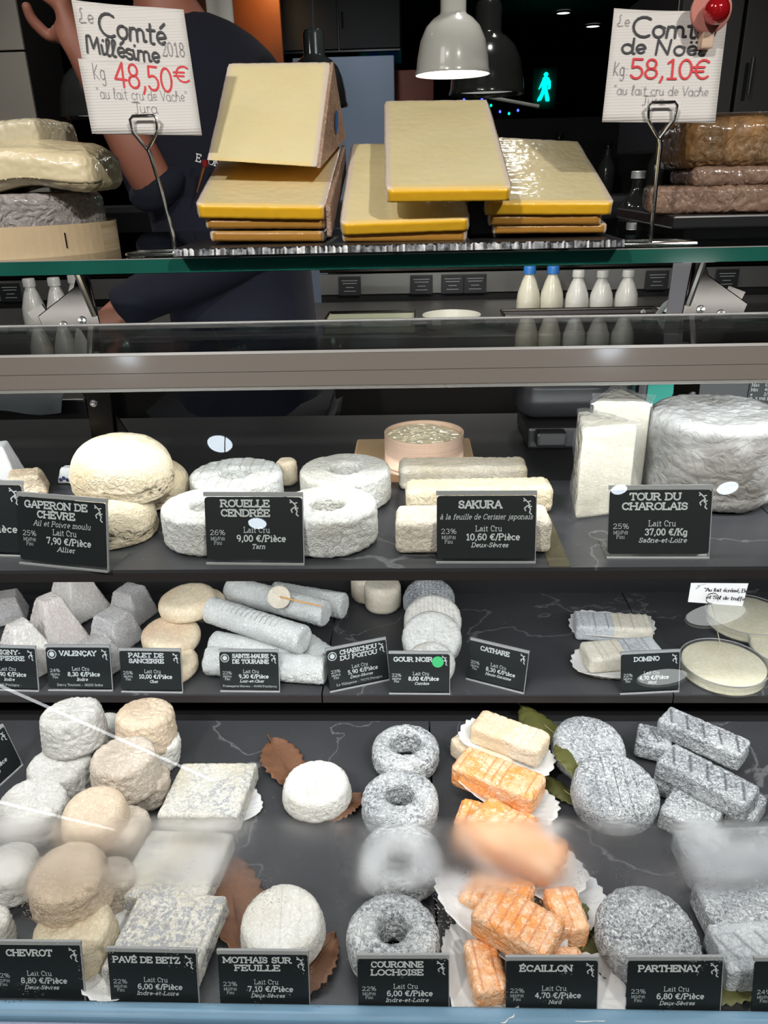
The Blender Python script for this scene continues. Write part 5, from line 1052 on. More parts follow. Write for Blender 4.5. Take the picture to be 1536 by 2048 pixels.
# chest pocket lettering and clipped wooden match-like pen
pp = at(402, 322, y=PY-0.150)
t = Text(); t.line('E  OMM', 0, 0, 0.011, 0.14, squash=1.05); o = t.build('pocket_lettering', M['paper'], e, tuple(pp-org+Vector((-0.008, 0, 0)))); o.rotation_euler = (0, R(14), 0)
q0 = at(410, 328, y=PY-0.158); q1 = at(394, 385, y=PY-0.155)
MB().tube([q0-org, (q0*0.5+q1*0.5)-org, q1-org], [0.003, 0.0022, 0.0012], 8).build('pen', plain('copper_pen', (0.5, 0.2, 0.08), 0.3, 0.8), e, smooth=True)
MB().tube([q0-org+Vector((0, 0, -0.004)), q0-org+Vector((0.001, 0, 0.006))], 0.0052, 10).build('pen_tip', plain('dark_red', (0.2, 0.01, 0.01), 0.3), e, smooth=True)
area('seller_light', (-0.9, 0.4, 2.3), 0.4, 0.4, 1.6, (1, 0.95, 0.9), (-0.3, 1.5, 1.4))

# ------------------------------------------------------------------ hard cheeses on the glass shelf
ZS = ZG+0.0095
aL = at(345, 490, y=0.712); aR = at(1250, 482, y=0.712)
e = empty('slate_board', ((aL.x+aR.x)/2, 0.712, ZG)); tag(e, 'long black slate board with chipped front edge under the middle cheeses', 'slate board')
hw = (aR.x-aL.x)/2
b = MB(); n = 220; prev = None
top = []; 
rnd = random.Random(3)
ys = [rnd.uniform(-0.0005, 0.0005) for _ in range(n+1)]
for i in range(n):
    x0 = -hw+2*hw*i/n; x1 = -hw+2*hw*(i+1)/n
    b.add([(x0, ys[i], 0.0035), (x1, ys[i+1], 0.0035), (x1, ys[i+1]+0.002, 0.0095), (x0, ys[i]+0.002, 0.0095)], [(0, 1, 2, 3)])
b.build('chipped_edge', M['chip'], e)
MB().box(-hw, hw, 0.0018, 0.24, 0.0035, 0.0095).build('board', M['slate_board'], e)
for x in (-hw+0.05, 0, hw-0.05): MB().lathe([(0, 0), (0.006, 0), (0.008, 0.0035), (0, 0.0036)], 16, Matrix.Translation((x, 0.02, 0))).build('foot', M['black'], e)
def cattr(G):
    x, y, z = G[:, 0], G[:, 1], G[:, 2]
    top = z > 0.55
    e1 = np.clip((np.abs(x)-0.885)/0.05, 0, 1); e2 = np.clip((y-0.94)/0.05, 0, 1)
    rim = np.maximum(e1, e2)
    side = ((y < -0.94) & (z < 0.75)).astype(float)*np.clip((0.985-np.abs(x))/0.02, 0, 1)
    soft = np.clip((-0.90-y)/0.08, 0, 1)*0.35
    return {'rim': rim, 'side': np.maximum(side, soft*(1-e1))}
def comte(FL, FR, BRt, BL, yf, yb, th, label, mat='comte', seed=0, thb=None, n=(64, 60, 7)):
    P = [at(*FL, y=yf), at(*FR, y=yf), at(*BRt, y=yb), at(*BL, y=yb)]
    nr = (P[1]-P[0]).cross(P[3]-P[0]).normalized()
    if nr.z < 0: nr = -nr
    dn = [-nr*(th if i < 2 else (thb or th)) for i in range(4)]
    cen = sum(P, Vector())/4; cen = Vector((cen.x, cen.y, cen.z-th/2))
    C = [P[i]+dn[i]-cen for i in range(4)] + [p-cen for p in P]
    o = hexa('hard_cheese_slice', M[mat], C, n, 0.035, 0.0008, seed, None, cattr); o.location = cen
    tag(o, label, 'cheese', 'hard cheese slices on the slate board'); return o, P, cen
TH = 0.0128
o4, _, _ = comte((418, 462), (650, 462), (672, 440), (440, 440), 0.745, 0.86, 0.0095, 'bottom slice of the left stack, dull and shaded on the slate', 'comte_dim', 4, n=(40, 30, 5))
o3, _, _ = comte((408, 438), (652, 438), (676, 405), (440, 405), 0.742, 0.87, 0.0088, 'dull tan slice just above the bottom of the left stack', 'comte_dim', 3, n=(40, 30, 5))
o2, P2, c2 = comte((388, 408), (652, 412), (684, 292), (446, 300), 0.735, 0.90, TH+0.001, 'broad sloping yellow slice carrying the upright wedge at the left', 'comte', 2)
# brown rind strip on the right flank
def flank(P, cen, th, parent, up=1.0, w=0.0035, back=None):
    a, b_ = P[1]-cen, (back if back is not None else P[2])-cen; dn = Vector((0, 0, -th)); ou = Vector((w, 0, 0)); top_ = Vector((0, 0, 0.0005))
    return hexa('rind', M['comte_rind'], [a+dn, a+dn+ou, b_+dn+ou, b_+dn, a+top_, a+top_+ou, b_+top_+ou, b_+top_], (3, 30, 10), 0.0, 0.0006, 5, parent)
flank(P2, c2, 0.026, o2)
# the upright wedge (face leans back, triangular flank)
F0 = [at(411, 322, y=0.775), at(634, 336, y=0.775), at(661, 124, y=0.885), at(456, 126, y=0.885)]
B0 = [at(470, 300, y=0.885), at(686, 276, y=0.885)]
cen = sum(F0, Vector())/4; cen.z = F0[0].z+0.04
ey = Vector((0, 0.006, -0.004))
C = [B0[0]-cen, B0[1]-cen, F0[2]+ey-cen, F0[3]+ey-cen, F0[0]-cen, F0[1]-cen, F0[2]-cen, F0[3]-cen]
o1 = hexa('hard_cheese_slice', M['comte'], C, (64, 60, 14), 0.02, 0.0008, 1, None, cattr); o1.location = cen; tag(o1, 'upright thick wedge on the left stack with a blue dot on its rind', 'cheese', 'hard cheese slices on the slate board')
w_ = 0.003
a, b_, c_ = F0[1]-cen, B0[1]-cen, F0[2]-cen; ou = Vector((w_, 0.0004, 0))
MB().add([a, b_, c_, a+ou, b_+ou, c_+ou], [(0, 1, 2), (3, 5, 4), (0, 3, 4, 1), (1, 4, 5, 2), (2, 5, 3, 0)]).build('rind', M['comte_rind'], o1)
d0 = a*0.30+b_*0.38+c_*0.32+ou*1.3
ux = (b_-a).normalized(); uz = (c_-a*0.5-b_*0.5).normalized()
MB().add([d0+ux*0.007*math.cos(R(q))+uz*0.013*math.sin(R(q))+Vector((0.001, 0, 0)) for q in range(0, 360, 20)], [tuple(range(18))]).build('blue_dot', plain('blue_dot', (0.02, 0.13, 0.42), 0.4), o1)
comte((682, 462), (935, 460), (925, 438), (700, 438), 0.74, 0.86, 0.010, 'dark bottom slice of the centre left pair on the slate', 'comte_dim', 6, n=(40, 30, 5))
comte((678, 447), (942, 437), (905, 285), (703, 285), 0.732, 0.90, TH, 'yellow slice with wavy front edge half hidden by the topmost slice', 'comte', 7)
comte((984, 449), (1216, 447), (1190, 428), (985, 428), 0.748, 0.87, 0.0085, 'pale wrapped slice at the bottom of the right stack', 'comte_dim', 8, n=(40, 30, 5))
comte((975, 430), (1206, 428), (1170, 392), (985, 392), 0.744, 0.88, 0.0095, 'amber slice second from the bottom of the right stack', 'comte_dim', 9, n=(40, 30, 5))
comte((968, 404), (1232, 404), (1158, 281), (990, 272), 0.738, 0.93, TH, 'broad sloping yellow slice with a glare spot at the right', 'comte', 10)
comte((770, 379), (1027, 376), (976, 196), (768, 199), 0.712, 0.915, TH, 'topmost yellow slice laid over the two in the middle', 'comte', 11)
# dark wedge props behind the slices
for px0, px1, y0, z1, z2, lab in ((460, 660, 0.80, 1.335, 1.355, 'black sloped prop under the left slices'), (720, 890, 0.79, 1.325, 1.350, 'black sloped prop under the centre slices'), (1000, 1150, 0.80, 1.330, 1.350, 'black sloped prop under the right slices')):
    a = at(px0, 400, y=0.88); c = at(px1, 400, y=0.88); x0 = a.x; x1 = c.x
    b = MB(); b.add([(x0, 0.875, ZS), (x1, 0.875, ZS), (x1, 0.90, ZS), (x0, 0.90, ZS), (x0, 0.875, z1), (x1, 0.875, z1), (x1, 0.90, z2), (x0, 0.90, z2)], [(0, 1, 2, 3), (4, 5, 6, 7), (0, 1, 5, 4), (1, 2, 6, 5), (2, 3, 7, 6), (3, 0, 4, 7)])
    o = b.build('display_prop', M['matt_black'], None, bevel=0.001); tag(o, lab, 'stand')
# small black slate block between the stacks
a = at(958, 440, y=0.80); o = block('slate_block', M['slate_board'], 0.024, 0.05, 0.045, 0.002, 0.001, 0, 4); o.location = (a.x, 0.80, ZS); tag(o, 'rough black block between the centre and right slices', 'stand')
# --- left: round splint box and wrapped cheeses
cx = at(40, 460, y=0.84)
def hoop(name, mat, r, h, th, parent, z0=0.0, n=72, lap=True):
    b = MB(); b.lathe([(r-th, z0), (r, z0), (r, z0+h), (r-th, z0+h), (r-th, z0)], n); return b.build(name, mat, parent, smooth=False)
rH = m_of(205, at(40, 470, y=0.745))*1.0
M['splint_grain'] = grain('splint_grain', (0.66, 0.53, 0.35), (0.46, 0.33, 0.19), 230)
e = empty('splint_box', (cx.x, 0.845, ZG)); tag(e, 'round pale splint wood box under the wrapped cheeses at the left', 'wooden box')
hz = at(40, 455, y=0.845-rH).z-ZG
hoop('hoop', M['splint_grain'], rH, hz, 0.002, e); MB().lathe([(0, 0.001), (rH-0.002, 0.001), (rH-0.002, 0.004), (0, 0.004)], 60).build('base', M['splint'], e)
b = MB(); V = [(rH+0.0005, 0, 0)]; b.lathe([(rH+0.0002, 0.0), (rH+0.0018, 0.0), (rH+0.0018, hz*0.98), (rH+0.0002, hz*0.98)], 72)
b.F = [f for f in b.F if min(f) % 72 > 52 and max(i % 72 for i in f) < 70]; b.build('overlap', M['splint'], e)
for a_ in (-96, -42):
    q = R(a_); MB().box(-0.0006, 0.0006, -0.0004, 0.0004, hz*0.25, hz*0.75, Matrix.Translation((math.cos(q)*(rH+0.0021), math.sin(q)*(rH+0.0021), 0)) @ Matrix.Rotation(q+math.pi/2, 4, 'Z')).build('staple', M['staple'], e)
zt = at(60, 388, y=0.77).z
o = disc('wrapped_cheese', M['grey_wrap'], rH*0.93, zt-ZG-0.005, 0.008, 0.0, 0.002, 0.0012, 3); o.location = (cx.x-0.004, 0.845, ZG+0.005); tag(o, 'grey marbled rind cheese in clear film inside the round splint box', 'cheese')
zb = zt+0.001
def rest(name, mat, px, py, Y, z, L, W, H, rot, label, r=0.006, amp=0.0012, wr=0.0008, seed=0, shape=None, bend=0.0):
    p = at(px, py, y=Y); o = block(name, M[mat], L, W, H, r, amp, wr, seed, shape=shape, bend=bend); o.location = (p.x, Y, z); o.rotation_euler = [R(q) for q in rot]; tag(o, label, 'cheese'); return o
def lumpy(s):
    def f(V): V[:, 2] += 0.006*np.sin(V[:, 0]*38+s)+0.004*np.sin(V[:, 1]*60+s*2)*(V[:, 2] > 0.01); return V
    return f
hcream = at(110, 318, y=0.77).z-zb
rest('wrapped_cheese', 'cream_wrap', 15, 350, 0.815, zb-0.003, 0.205, 0.095, hcream+0.010, (0, -5, 0), 'long cream wedge in clear film draped over the marbled cheese', 0.014, 0.003, 0.0006, 5, lumpy(0.6))
rest('wrapped_cheese', 'pink_wrap', 40, 300, 0.845, zb+hcream-0.004, 0.15, 0.08, 0.014, (0, 2, 6), 'thin pinkish wrapped piece between the two pale wrapped cheeses', 0.006, 0.003, 0.0006, 6)
rest('wrapped_cheese', 'pale_wrap', 20, 262, 0.85, zb+hcream+0.009, 0.105, 0.08, 0.026, (0, -3, -6), 'topmost pale wrapped piece of the left stack', 0.008, 0.003, 0.0006, 7)
rest('wrapped_cheese', 'pink_wrap', 192, 300, 0.86, zb+hcream-0.008, 0.035, 0.05, 0.014, (0, 4, 10), 'small pink twist of film at the right end of the cream wedge', 0.006, 0.003, 0.0006, 8)
# --- right: black tray and brown rind cheeses
e = empty('serving_tray', (at(1450, 480, y=0.86).x+0.03, 0.84, ZG)); tag(e, 'black tray under the brown rind cheeses at the right', 'tray')
MB().box(-0.11, 0.2, -0.055, 0.16, 0.012, 0.024).build('tray_top', M['black'], e, bevel=0.002)
MB().box(-0.09, 0.18, -0.03, 0.14, 0.0, 0.012).build('tray_foot', M['matt_black'], e)
zt = ZG+0.024
def slab(px0, px1, py_t, py_b, Y, dp, mat, label, seed, rz=0, r=0.006, zz=None):
    a = at(px0, py_b, y=Y); c = at(px1, py_t, y=Y); L = c.x-a.x; z0 = zz if zz is not None else a.z; H = c.z-z0
    o = block('brown_rind_cheese', M[mat], L, dp, H, r, 0.0022, 0.0011, seed, shape=None); o.location = ((a.x+c.x)/2, Y+dp/2, z0); o.rotation_euler = (0, 0, R(rz)); tag(o, label, 'cheese', 'brown rind cheeses stacked at the right'); return o, z0+H
o, z1 = slab(1318, 1600, 368, 462, 0.80, 0.10, 'brown_rind', 'lowest long brown rind cheese of the right stack', 21, -12, zz=zt)
o, z2 = slab(1398, 1640, 330, 385, 0.80, 0.11, 'brown_rind', 'middle brown rind cheese of the right stack', 22, -6, zz=z1)
o, z3 = slab(1372, 1640, 228, 345, 0.81, 0.12, 'amber_rind', 'topmost amber and brown rind cheese of the right stack', 23, -3, 0.012, zz=z2)
MB().box(-0.04, 0.08, -0.055, 0.055, 0, 0.0008).build('film', M['film'], o).location = (0.0, 0, z3-z2+0.003)
# --- handwritten tickets
def ticket_frame(TL, TR, BR_, BL, y0, y1):
    a, b_, c_, d_ = at(*BL, y=y0), at(*BR_, y=y0), at(*TR, y=y1), at(*TL, y=y1); return a, b_, c_, d_
def handsign(TL, TR, BR_, BL, y0, y1, label, writer, base_px, strip=None):
    a, b_, c_, d_ = ticket_frame(TL, TR, BR_, BL, y0, y1); W = (b_-a); Hh = ((d_-a)+(c_-b_))/2; root = Vector(((a.x+b_.x)/2, y0+0.004, ZG))
    e = empty('handwritten_ticket', root); tag(e, label, 'price sign', 'handwritten tickets on wire stands')
    nrm = W.cross(Hh).normalized()
    if nrm.y > 0: nrm = -nrm
    q = [v-root for v in (a, b_, c_, d_)]
    V = []; F = []; n = 12
    for j in range(n+1):
        for i in range(n+1):
            u, v = i/n, j/n; p = q[0]*(1-u)*(1-v)+q[1]*u*(1-v)+q[2]*u*v+q[3]*(1-u)*v
            V.append(p+nrm*(0.0012*math.sin(u*5+v*3)*v))
    for j in range(n):
        for i in range(n): F.append((j*(n+1)+i, j*(n+1)+i+1, (j+1)*(n+1)+i+1, (j+1)*(n+1)+i))
    o = link('paper', mesh('paper', V, F), M['laid'], e); s = o.modifiers.new('t', 'SOLIDIFY'); s.thickness = 0.0006; s.offset = 0
    mt = Matrix((( W.x, -nrm.x, Hh.x, 0), (W.y, -nrm.y, Hh.y, 0), (W.z, -nrm.z, Hh.z, 0), (0, 0, 0, 1)))
    for mat, fn in writer:
        t = Text(); fn(t); Vn = []
        for v in t.b.V:
            u_, vv = v[0], v[2]; p = q[0]*(1-u_)*(1-vv)+q[1]*u_*(1-vv)+q[2]*u_*vv+q[3]*(1-u_)*vv; Vn.append(p+nrm*(0.0012*math.sin(u_*5+vv*3)*vv+0.0012-v[1]))
        oo = link('handwriting', mesh('handwriting', Vn, t.b.F, False), M[mat], e)
    if strip: 
        u0, v0, u1, v1 = strip; Vs = []; Fs = []
        for jj in range(9):
            for ii in range(13):
                u, v = u0+(u1-u0)*ii/12, v0+(v1-v0)*jj/8; Vs.append(q[0]*(1-u)*(1-v)+q[1]*u*(1-v)+q[2]*u*v+q[3]*(1-u)*v+nrm*(0.0012*math.sin(u*5+v*3)*v+0.0007))
        for jj in range(8):
            for ii in range(12): Fs.append((jj*13+ii, jj*13+ii+1, jj*13+14+ii, jj*13+13+ii))
        so = link('pasted_strip', mesh('pasted_strip', Vs, Fs), M['laid'], e); sm = so.modifiers.new('t', 'SOLIDIFY'); sm.thickness = 0.0003; sm.offset = 0
    # wire stand: triangular clip, stem, looped foot
    bx = at(*base_px[0], y=y0)-root; s0 = base_px[1]
    top = (q[0]*0.5+q[1]*0.5)+nrm*0.004+Vector((s0*W.length, 0, 0)); wd = W.length*0.25; zh = W.length*0.23
    pts = [top+Vector((0.0, 0, -zh*0.62)), top+Vector((-wd*0.9/2, 0, zh*0.02)), top+Vector((-wd/2, 0, zh*0.50)), top+Vector((-wd*0.4, 0, zh*0.62)), top+Vector((wd*0.4, 0, zh*0.62)), top+Vector((wd/2, 0, zh*0.50)), top+Vector((wd*0.9/2, 0, zh*0.02)), top+Vector((0.0, -0.001, -zh*0.62))]
    foot = Vector((bx.x, 0, 0.004))
    stem = [top+Vector((0, 0, -zh*0.55)), top+Vector((0.002, 0, -zh*0.8)), (top*0.6+foot*0.4)+Vector((0.001, 0, 0)), foot+Vector((0, 0, 0.012)), foot]
    MB().tube(pts, 0.0015, 8).build('clip', M['chrome'], e, smooth=True); MB().tube(stem, 0.0019, 8).build('stem', M['chrome'], e, smooth=True)
    lp = []
    for (x, y) in ((0, 0), (0.030, 0), (0.038, 0.006), (0.038, 0.022), (0.030, 0.028), (-0.030, 0.028), (-0.042, 0.022), (-0.042, -0.008), (-0.034, -0.014), (0.036, -0.014)): lp.append(foot+Vector((x, y-0.006, -0.002)))
    MB().tube(lp, 0.0017, 8).build('foot_loop', M['chrome'], e, smooth=True)
    return e, q, nrm
def laid():
    m, nt, out = newmat('laid_paper'); L = nt.links.new; b = N(nt, 'ShaderNodeBsdfPrincipled'); b.inputs['Base Color'].default_value = (0.66, 0.63, 0.60, 1); b.inputs['Roughness'].default_value = 0.7
    tc = N(nt, 'ShaderNodeTexCoord'); wv = N(nt, 'ShaderNodeTexWave', wave_type='BANDS', bands_direction='Z'); wv.inputs['Scale'].default_value = 130; wv.inputs['Distortion'].default_value = 0.6; L(tc.outputs['Object'], wv.inputs['Vector'])
    bp = N(nt, 'ShaderNodeBump'); bp.inputs['Strength'].default_value = 0.35; bp.inputs['Distance'].default_value = 0.0006; L(wv.outputs['Fac'], bp.inputs['Height']); L(bp.outputs[0], b.inputs['Normal']); L(b.outputs[0], out.inputs[0]); return m
M['laid'] = laid()
def wl_b(t):
    t.line('Comt\u00e9', 0.20, 0.755, 0.165, 0.125, hand=True, rot=-5, sp=0.2, fit=0.60)
    t.line('Mill\u00e9sime', 0.055, 0.61, 0.13, 0.14, hand=True, rot=-4, sp=0.0, fit=0.66)
def wl_r(t):
    t.line('48,50', 0.27, 0.365, 0.19, 0.10, hand=True, rot=-3, sp=0.6, fit=0.53); t.line('\u20ac', 0.83, 0.42, 0.13, 0.12, hand=True, fit=0.14)
def wl_g(t):
    t.line('Le', 0.04, 0.83, 0.11, 0.05, hand=True, fit=0.13); t.line('2018', 0.745, 0.625, 0.11, 0.05, hand=True, fit=0.21); t.line('Kg', 0.08, 0.41, 0.12, 0.05, hand=True, fit=0.11)
    t.line('"au lait cru de Vache"', 0.08, 0.265, 0.085, 0.05, hand=True, sp=0.6, fit=0.84); t.line('Jura', 0.40, 0.165, 0.085, 0.055, hand=True, sp=0.4, fit=0.22); t.stroke([(0.39, 0.245), (0.47, 0.243)], 0.004)
handsign((143, 0), (368, 21), (404, 271), (192, 268), 0.765, 0.80, 'vintage 2018 paper ticket with red 48,50 price, left of the upright wedge', [('ink_black', wl_b), ('ink_red', wl_r), ('ink_grey', wl_g)], ((347, 496), -0.02), (-0.035, 0.0, 0.995, 0.56))
def wr_b(t):
    t.line('Comt\u00e9', 0.18, 0.76, 0.165, 0.135, hand=True, rot=0, sp=0.2, fit=0.68); t.line('de No\u00ebl', 0.10, 0.605, 0.135, 0.14, hand=True, sp=0.3, fit=0.74)
def wr_r(t): t.line('58,10\u20ac', 0.20, 0.385, 0.175, 0.115, hand=True, rot=1, sp=0.4, fit=0.70)
def wr_g(t):
    t.line('Le', 0.04, 0.84, 0.10, 0.05, hand=True, fit=0.11); t.line('Kg:', 0.05, 0.41, 0.12, 0.05, hand=True, fit=0.13)
    t.line('"au lait cru de Vache', 0.07, 0.24, 0.085, 0.05, hand=True, sp=0.6, fit=0.84); t.line('Jura', 0.33, 0.155, 0.08, 0.055, hand=True, sp=0.5, fit=0.20); t.stroke([(0.36, 0.232), (0.45, 0.234)], 0.004)
e, q, nrm = handsign((1228, 17), (1455, 25), (1430, 246), (1204, 244), 0.765, 0.795, 'Christmas paper ticket with red 58,10 price and a bauble, at the right', [('ink_black', wr_b), ('ink_red', wr_r), ('ink_grey', wr_g)], ((1303, 486), 0.01))
# clothes peg with a red bauble clipped to the right ticket
pc = at(1415, 40, y=0.782)
g = empty('clothes_peg', pc); tag(g, 'little wooden peg with a shiny red bauble clipped on the right ticket', 'peg')
for s_ in (-1, 1): MB().box(-0.005, 0.005, -0.003+s_*0.003-0.002, 0.003+s_*0.003-0.002, -0.022, 0.028).build('peg_arm', M['pink_splint'], g, bevel=0.001)
MB().tube([(-0.006, -0.002, 0.004), (0.006, -0.002, 0.004)], 0.004, 10).build('spring', M['chrome'], g)
MB().lathe([(0.0105*math.sin(R(a_)), -0.0105*math.cos(R(a_))) for a_ in range(0, 181, 12)], 24, Matrix.Translation((0.001, -0.017, 0.004))).build('bauble', plain('red_bauble', (0.45, 0.01, 0.015), 0.08, 0.3, coat=1), g, smooth=True)
o = disc('felt_back', plain('pink_felt', (0.55, 0.22, 0.18), 0.9), 0.017, 0.004, 0.0015, 0, 0.0005, 0, 3, parent=g); o.rotation_euler = (R(90), 0, 0); o.location = (0, -0.004, 0.006)
# ------------------------------------------------------------------ soft cheeses
def D(px, py, wpx, h, zb, mat, label, group=None, rot=(0, 0, 0), name='round_cheese', seed=None, **kw):
    """round cheese whose top middle shows at a pixel; zb = height of what it lies on"""
    T = at(px, py, z=zb+h); r = m_of(wpx, T)/2; seed = seed if seed is not None else int(px*7+py) % 991
    o = disc(name, M[mat], r, h, seed=seed, **kw); hang(o, T, h, rot); tag(o, label, 'cheese', group); return o
def bar(p0, p1, zb, W, H, mat, label, group=None, z2=None, roll=0, name='log_cheese', seed=None, **kw):
    """bar whose top centre line runs between two pixels"""
    z2 = zb if z2 is None else z2
    A = at(*p0, z=zb+H); B = at(*p1, z=z2+H); d = B-A; L = d.length
    seed = seed if seed is not None else int(p0[0]*5+p1[1]) % 991
    o = block(name, M[mat], L, W, H, seed=seed, **kw)
    rz = math.degrees(math.atan2(d.y, d.x)); ry = -math.degrees(math.asin(d.z/L))
    Mr = Matrix.Rotation(R(rz), 3, 'Z') @ Matrix.Rotation(R(ry), 3, 'Y') @ Matrix.Rotation(R(roll), 3, 'X')
    o.rotation_euler = Mr.to_euler(); o.location = (A+B)/2 - Mr @ Vector((0, 0, H)); tag(o, label, 'cheese', group); return o
# ---------- upper deck
gp = 'garlic cream domes'
def dome(px, pyt, wpx, h, zb, label, rot=(0, 0, 0), seed=1):
    def ex(V, Nn): return (vn(V, 60, seed)-0.5)*0.0016, np.zeros(len(V))
    T = at(px, pyt, z=zb+h); r = m_of(wpx, T)/2
    prof_r = r
    o = disc('dome_cheese', M['cream'], r, h, 0.006, 0.0, 0.0018, 0.0005, seed, ex)
    me = o.data; n = len(me.vertices); V = np.zeros(n*3); me.vertices.foreach_get('co', V); V = V.reshape(-1, 3)
    rad = np.clip(np.hypot(V[:, 0], V[:, 1])/r, 0, 1); z = V[:, 2]/h
    f = np.where(z > 0.5, 1, z*2)
    V[:, 2] = V[:, 2]*(0.34+0.66*np.sqrt(np.clip(1-rad**2.3, 0, 1))); V[:, 2] = np.maximum(V[:, 2], V[:, 2]*0)
    me.vertices.foreach_set('co', V.ravel()); me.update(); hang(o, T, h, rot); tag(o, label, 'cheese', gp); return o
dome(216, 974, 172, 0.048, ZT, 'garlic cream dome in front, half behind its price card', seed=2)
dome(318, 930, 132, 0.042, ZT, 'garlic cream dome at the back right of the pile', (0, 10, 0), seed=3)
o = dome(240, 876, 202, 0.050, ZT+0.038, 'large garlic cream dome on top of the pile', (4, 6, 0), seed=4)
gr = 'white rings on the upper deck'
HT = 0.034
hb = 0.0160
D(472, 947, 182, HT, ZT, 'ring_white', 'white ring with grooved top at the back left', gr, name='ring_cheese', hole=hb, rc=0.004, bulge=0.01, amp=0.0010, wr=0.0008, extra=bars_extra(0.012, 0.0007, 0.15, 0.4))
D(690, 938, 180, HT, ZT, 'ring_white', 'white ring at the back right, nearer the wooden box', gr, name='ring_cheese', hole=hb, rc=0.004, bulge=0.01, amp=0.0010, wr=0.0008)
D(410, 1018, 186, HT, ZT, 'ring_white', 'white ring front left, partly behind its price card', gr, name='ring_cheese', hole=hb, rc=0.004, bulge=0.01, amp=0.0010, wr=0.0009)
D(655, 1012, 194, HT+0.001, ZT, 'ring_white', 'white ring front right, right of its price card', gr, name='ring_cheese', hole=hb, rc=0.004, bulge=0.01, amp=0.0010, wr=0.0009, extra=bars_extra(0.012, 0.0004, 0.1, 0.3))
D(572, 921, 40, 0.028, ZT, 'palet', 'small cream plug peeking out behind the back left ring', name='small_round_cheese', rc=0.005)
gs = 'ivory bars on the upper deck'
bar((798, 926), (1052, 924), ZT, 0.036, 0.026, 'ivory', 'rearmost ivory bar beside the round wooden box', gs, r=0.006, wr=0.0008, z2=ZT)
bar((812, 968), (1102, 962), ZT+0.002, 0.034, 0.028, 'cream', 'middle ivory bar with rounded ridges', gs, r=0.007, wr=0.0007, extra=bars_extra(0.0075, 0.0006, 0.3, 0.0))
bar((792, 1028), (1098, 1026), ZT, 0.040, 0.032, 'ivory', 'front ivory bar half hidden by its price card', gs, r=0.006, wr=0.0007)
# tower and wrapped wedges
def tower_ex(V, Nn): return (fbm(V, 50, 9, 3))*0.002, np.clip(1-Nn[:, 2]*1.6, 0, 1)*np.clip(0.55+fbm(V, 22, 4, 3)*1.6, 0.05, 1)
pt = at(1412, 1000, z=ZT); r = m_of(252, pt)/2; yT = pt.y+0.0
hT = at(1420, 822, y=yT+0.02).z-ZT
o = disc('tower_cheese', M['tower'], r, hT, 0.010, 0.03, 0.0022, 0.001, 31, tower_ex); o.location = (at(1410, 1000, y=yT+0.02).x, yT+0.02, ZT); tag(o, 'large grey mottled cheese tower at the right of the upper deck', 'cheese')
def wedge3(px, yb, wl, wd, ztop_px, rz, label, seed):
    p = at(px, yb, z=ZT); h = at(px, ztop_px, y=p.y+0.01).z-ZT
    def sh(V):
        # triangular plan: narrows towards the back
        t = (V[:, 1]+wd/2)/wd; V[:, 0] = V[:, 0]*(1-0.88*np.clip(t, 0, 1)); return V
    e = empty('wrapped_wedge', (p.x, p.y+0.01, ZT), (0, 0, R(rz))); tag(e, label, 'cheese', 'tall wedges in clear film')
    block('paste', M['bloomy'], wl, wd, h, 0.004, 0.0006, 0.0001, seed, shape=sh, parent=e)
    def sh2(V):
        t = (V[:, 1]+wd/2+0.0015)/(wd+0.003); V[:, 0] = V[:, 0]*(1-0.88*np.clip(t, 0, 1)); V[:, 0] += 0.0012*np.sin(V[:, 2]*140+V[:, 1]*90); V[:, 1] += 0.0008*np.sin(V[:, 2]*110+1); return V
    f = block('film', M['film'], wl+0.004, wd+0.004, h+0.004, 0.003, 0.0008, 0.0006, seed+1, shape=sh2, parent=e); f.location = (0, 0, -0.001)
    b = MB(); hx = wl/2
    for s_ in (-1, 1): b.add([(s_*hx*1.02, -wd/2-0.002, h+0.003), (s_*hx*0.3, -wd/2+0.012, h+0.006), (s_*hx*1.06, -wd/2-0.006, h+0.010)], [(0, 1, 2)])
    b.build('film_fold', M['film'], e); return e
wedge3(1180, 1018, 0.058, 0.060, 838, 16, 'front tall white wedge in crinkled clear film', 41)
wedge3(1226, 972, 0.058, 0.055, 790, -8, 'rear tall white wedge in clear film beside the tower', 43)
# wooden box on a board
p = at(835, 905, z=ZT)
e = empty('cutting_board', (p.x, YTB+0.10, ZT-0.032)); tag(e, 'small beech board under the round wooden box', 'board')
x0 = at(700, 930, y=YTB+0.06).x-p.x; x1 = at(955, 930, y=YTB+0.06).x-p.x
MB().box(x0, x1, -0.085, 0.085, 0.0, 0.022).build('board', M['beech'], e, bevel=0.003)
MB().box(x0+0.01, x1-0.01, -0.075, 0.075, 0.022, 0.0225).build('top_face', M['beech'], e)
zb2 = ZT-0.032+0.0225
c0 = at(848, 935, z=zb2); rb = m_of(158, c0)/2; yc = c0.y+0.012
e = empty('round_wooden_box', (at(848, 900, y=yc).x, yc, zb2)); tag(e, 'round pale wooden box of creamy cheese on the beech board', 'cheese box')
hb2 = at(848, 868, y=yc-rb*0.2).z-zb2
MB().lathe([(rb, 0), (rb, hb2), (rb-0.0016, hb2), (rb-0.0016, 0.002), (0, 0.002), (0, 0), (rb, 0)], 64).build('hoop', M['pink_splint'], e)
MB().lathe([(rb+0.004, 0), (rb+0.004, 0.004), (rb, 0.004), (rb, 0)], 64).build('lid_underneath', M['pink_splint'], e)
disc('cheese_surface', M['cream_wrap'], rb-0.002, hb2-0.006, 0.002, 0, 0.003, 0.001, 8, parent=e).location = (0, 0, 0.002)
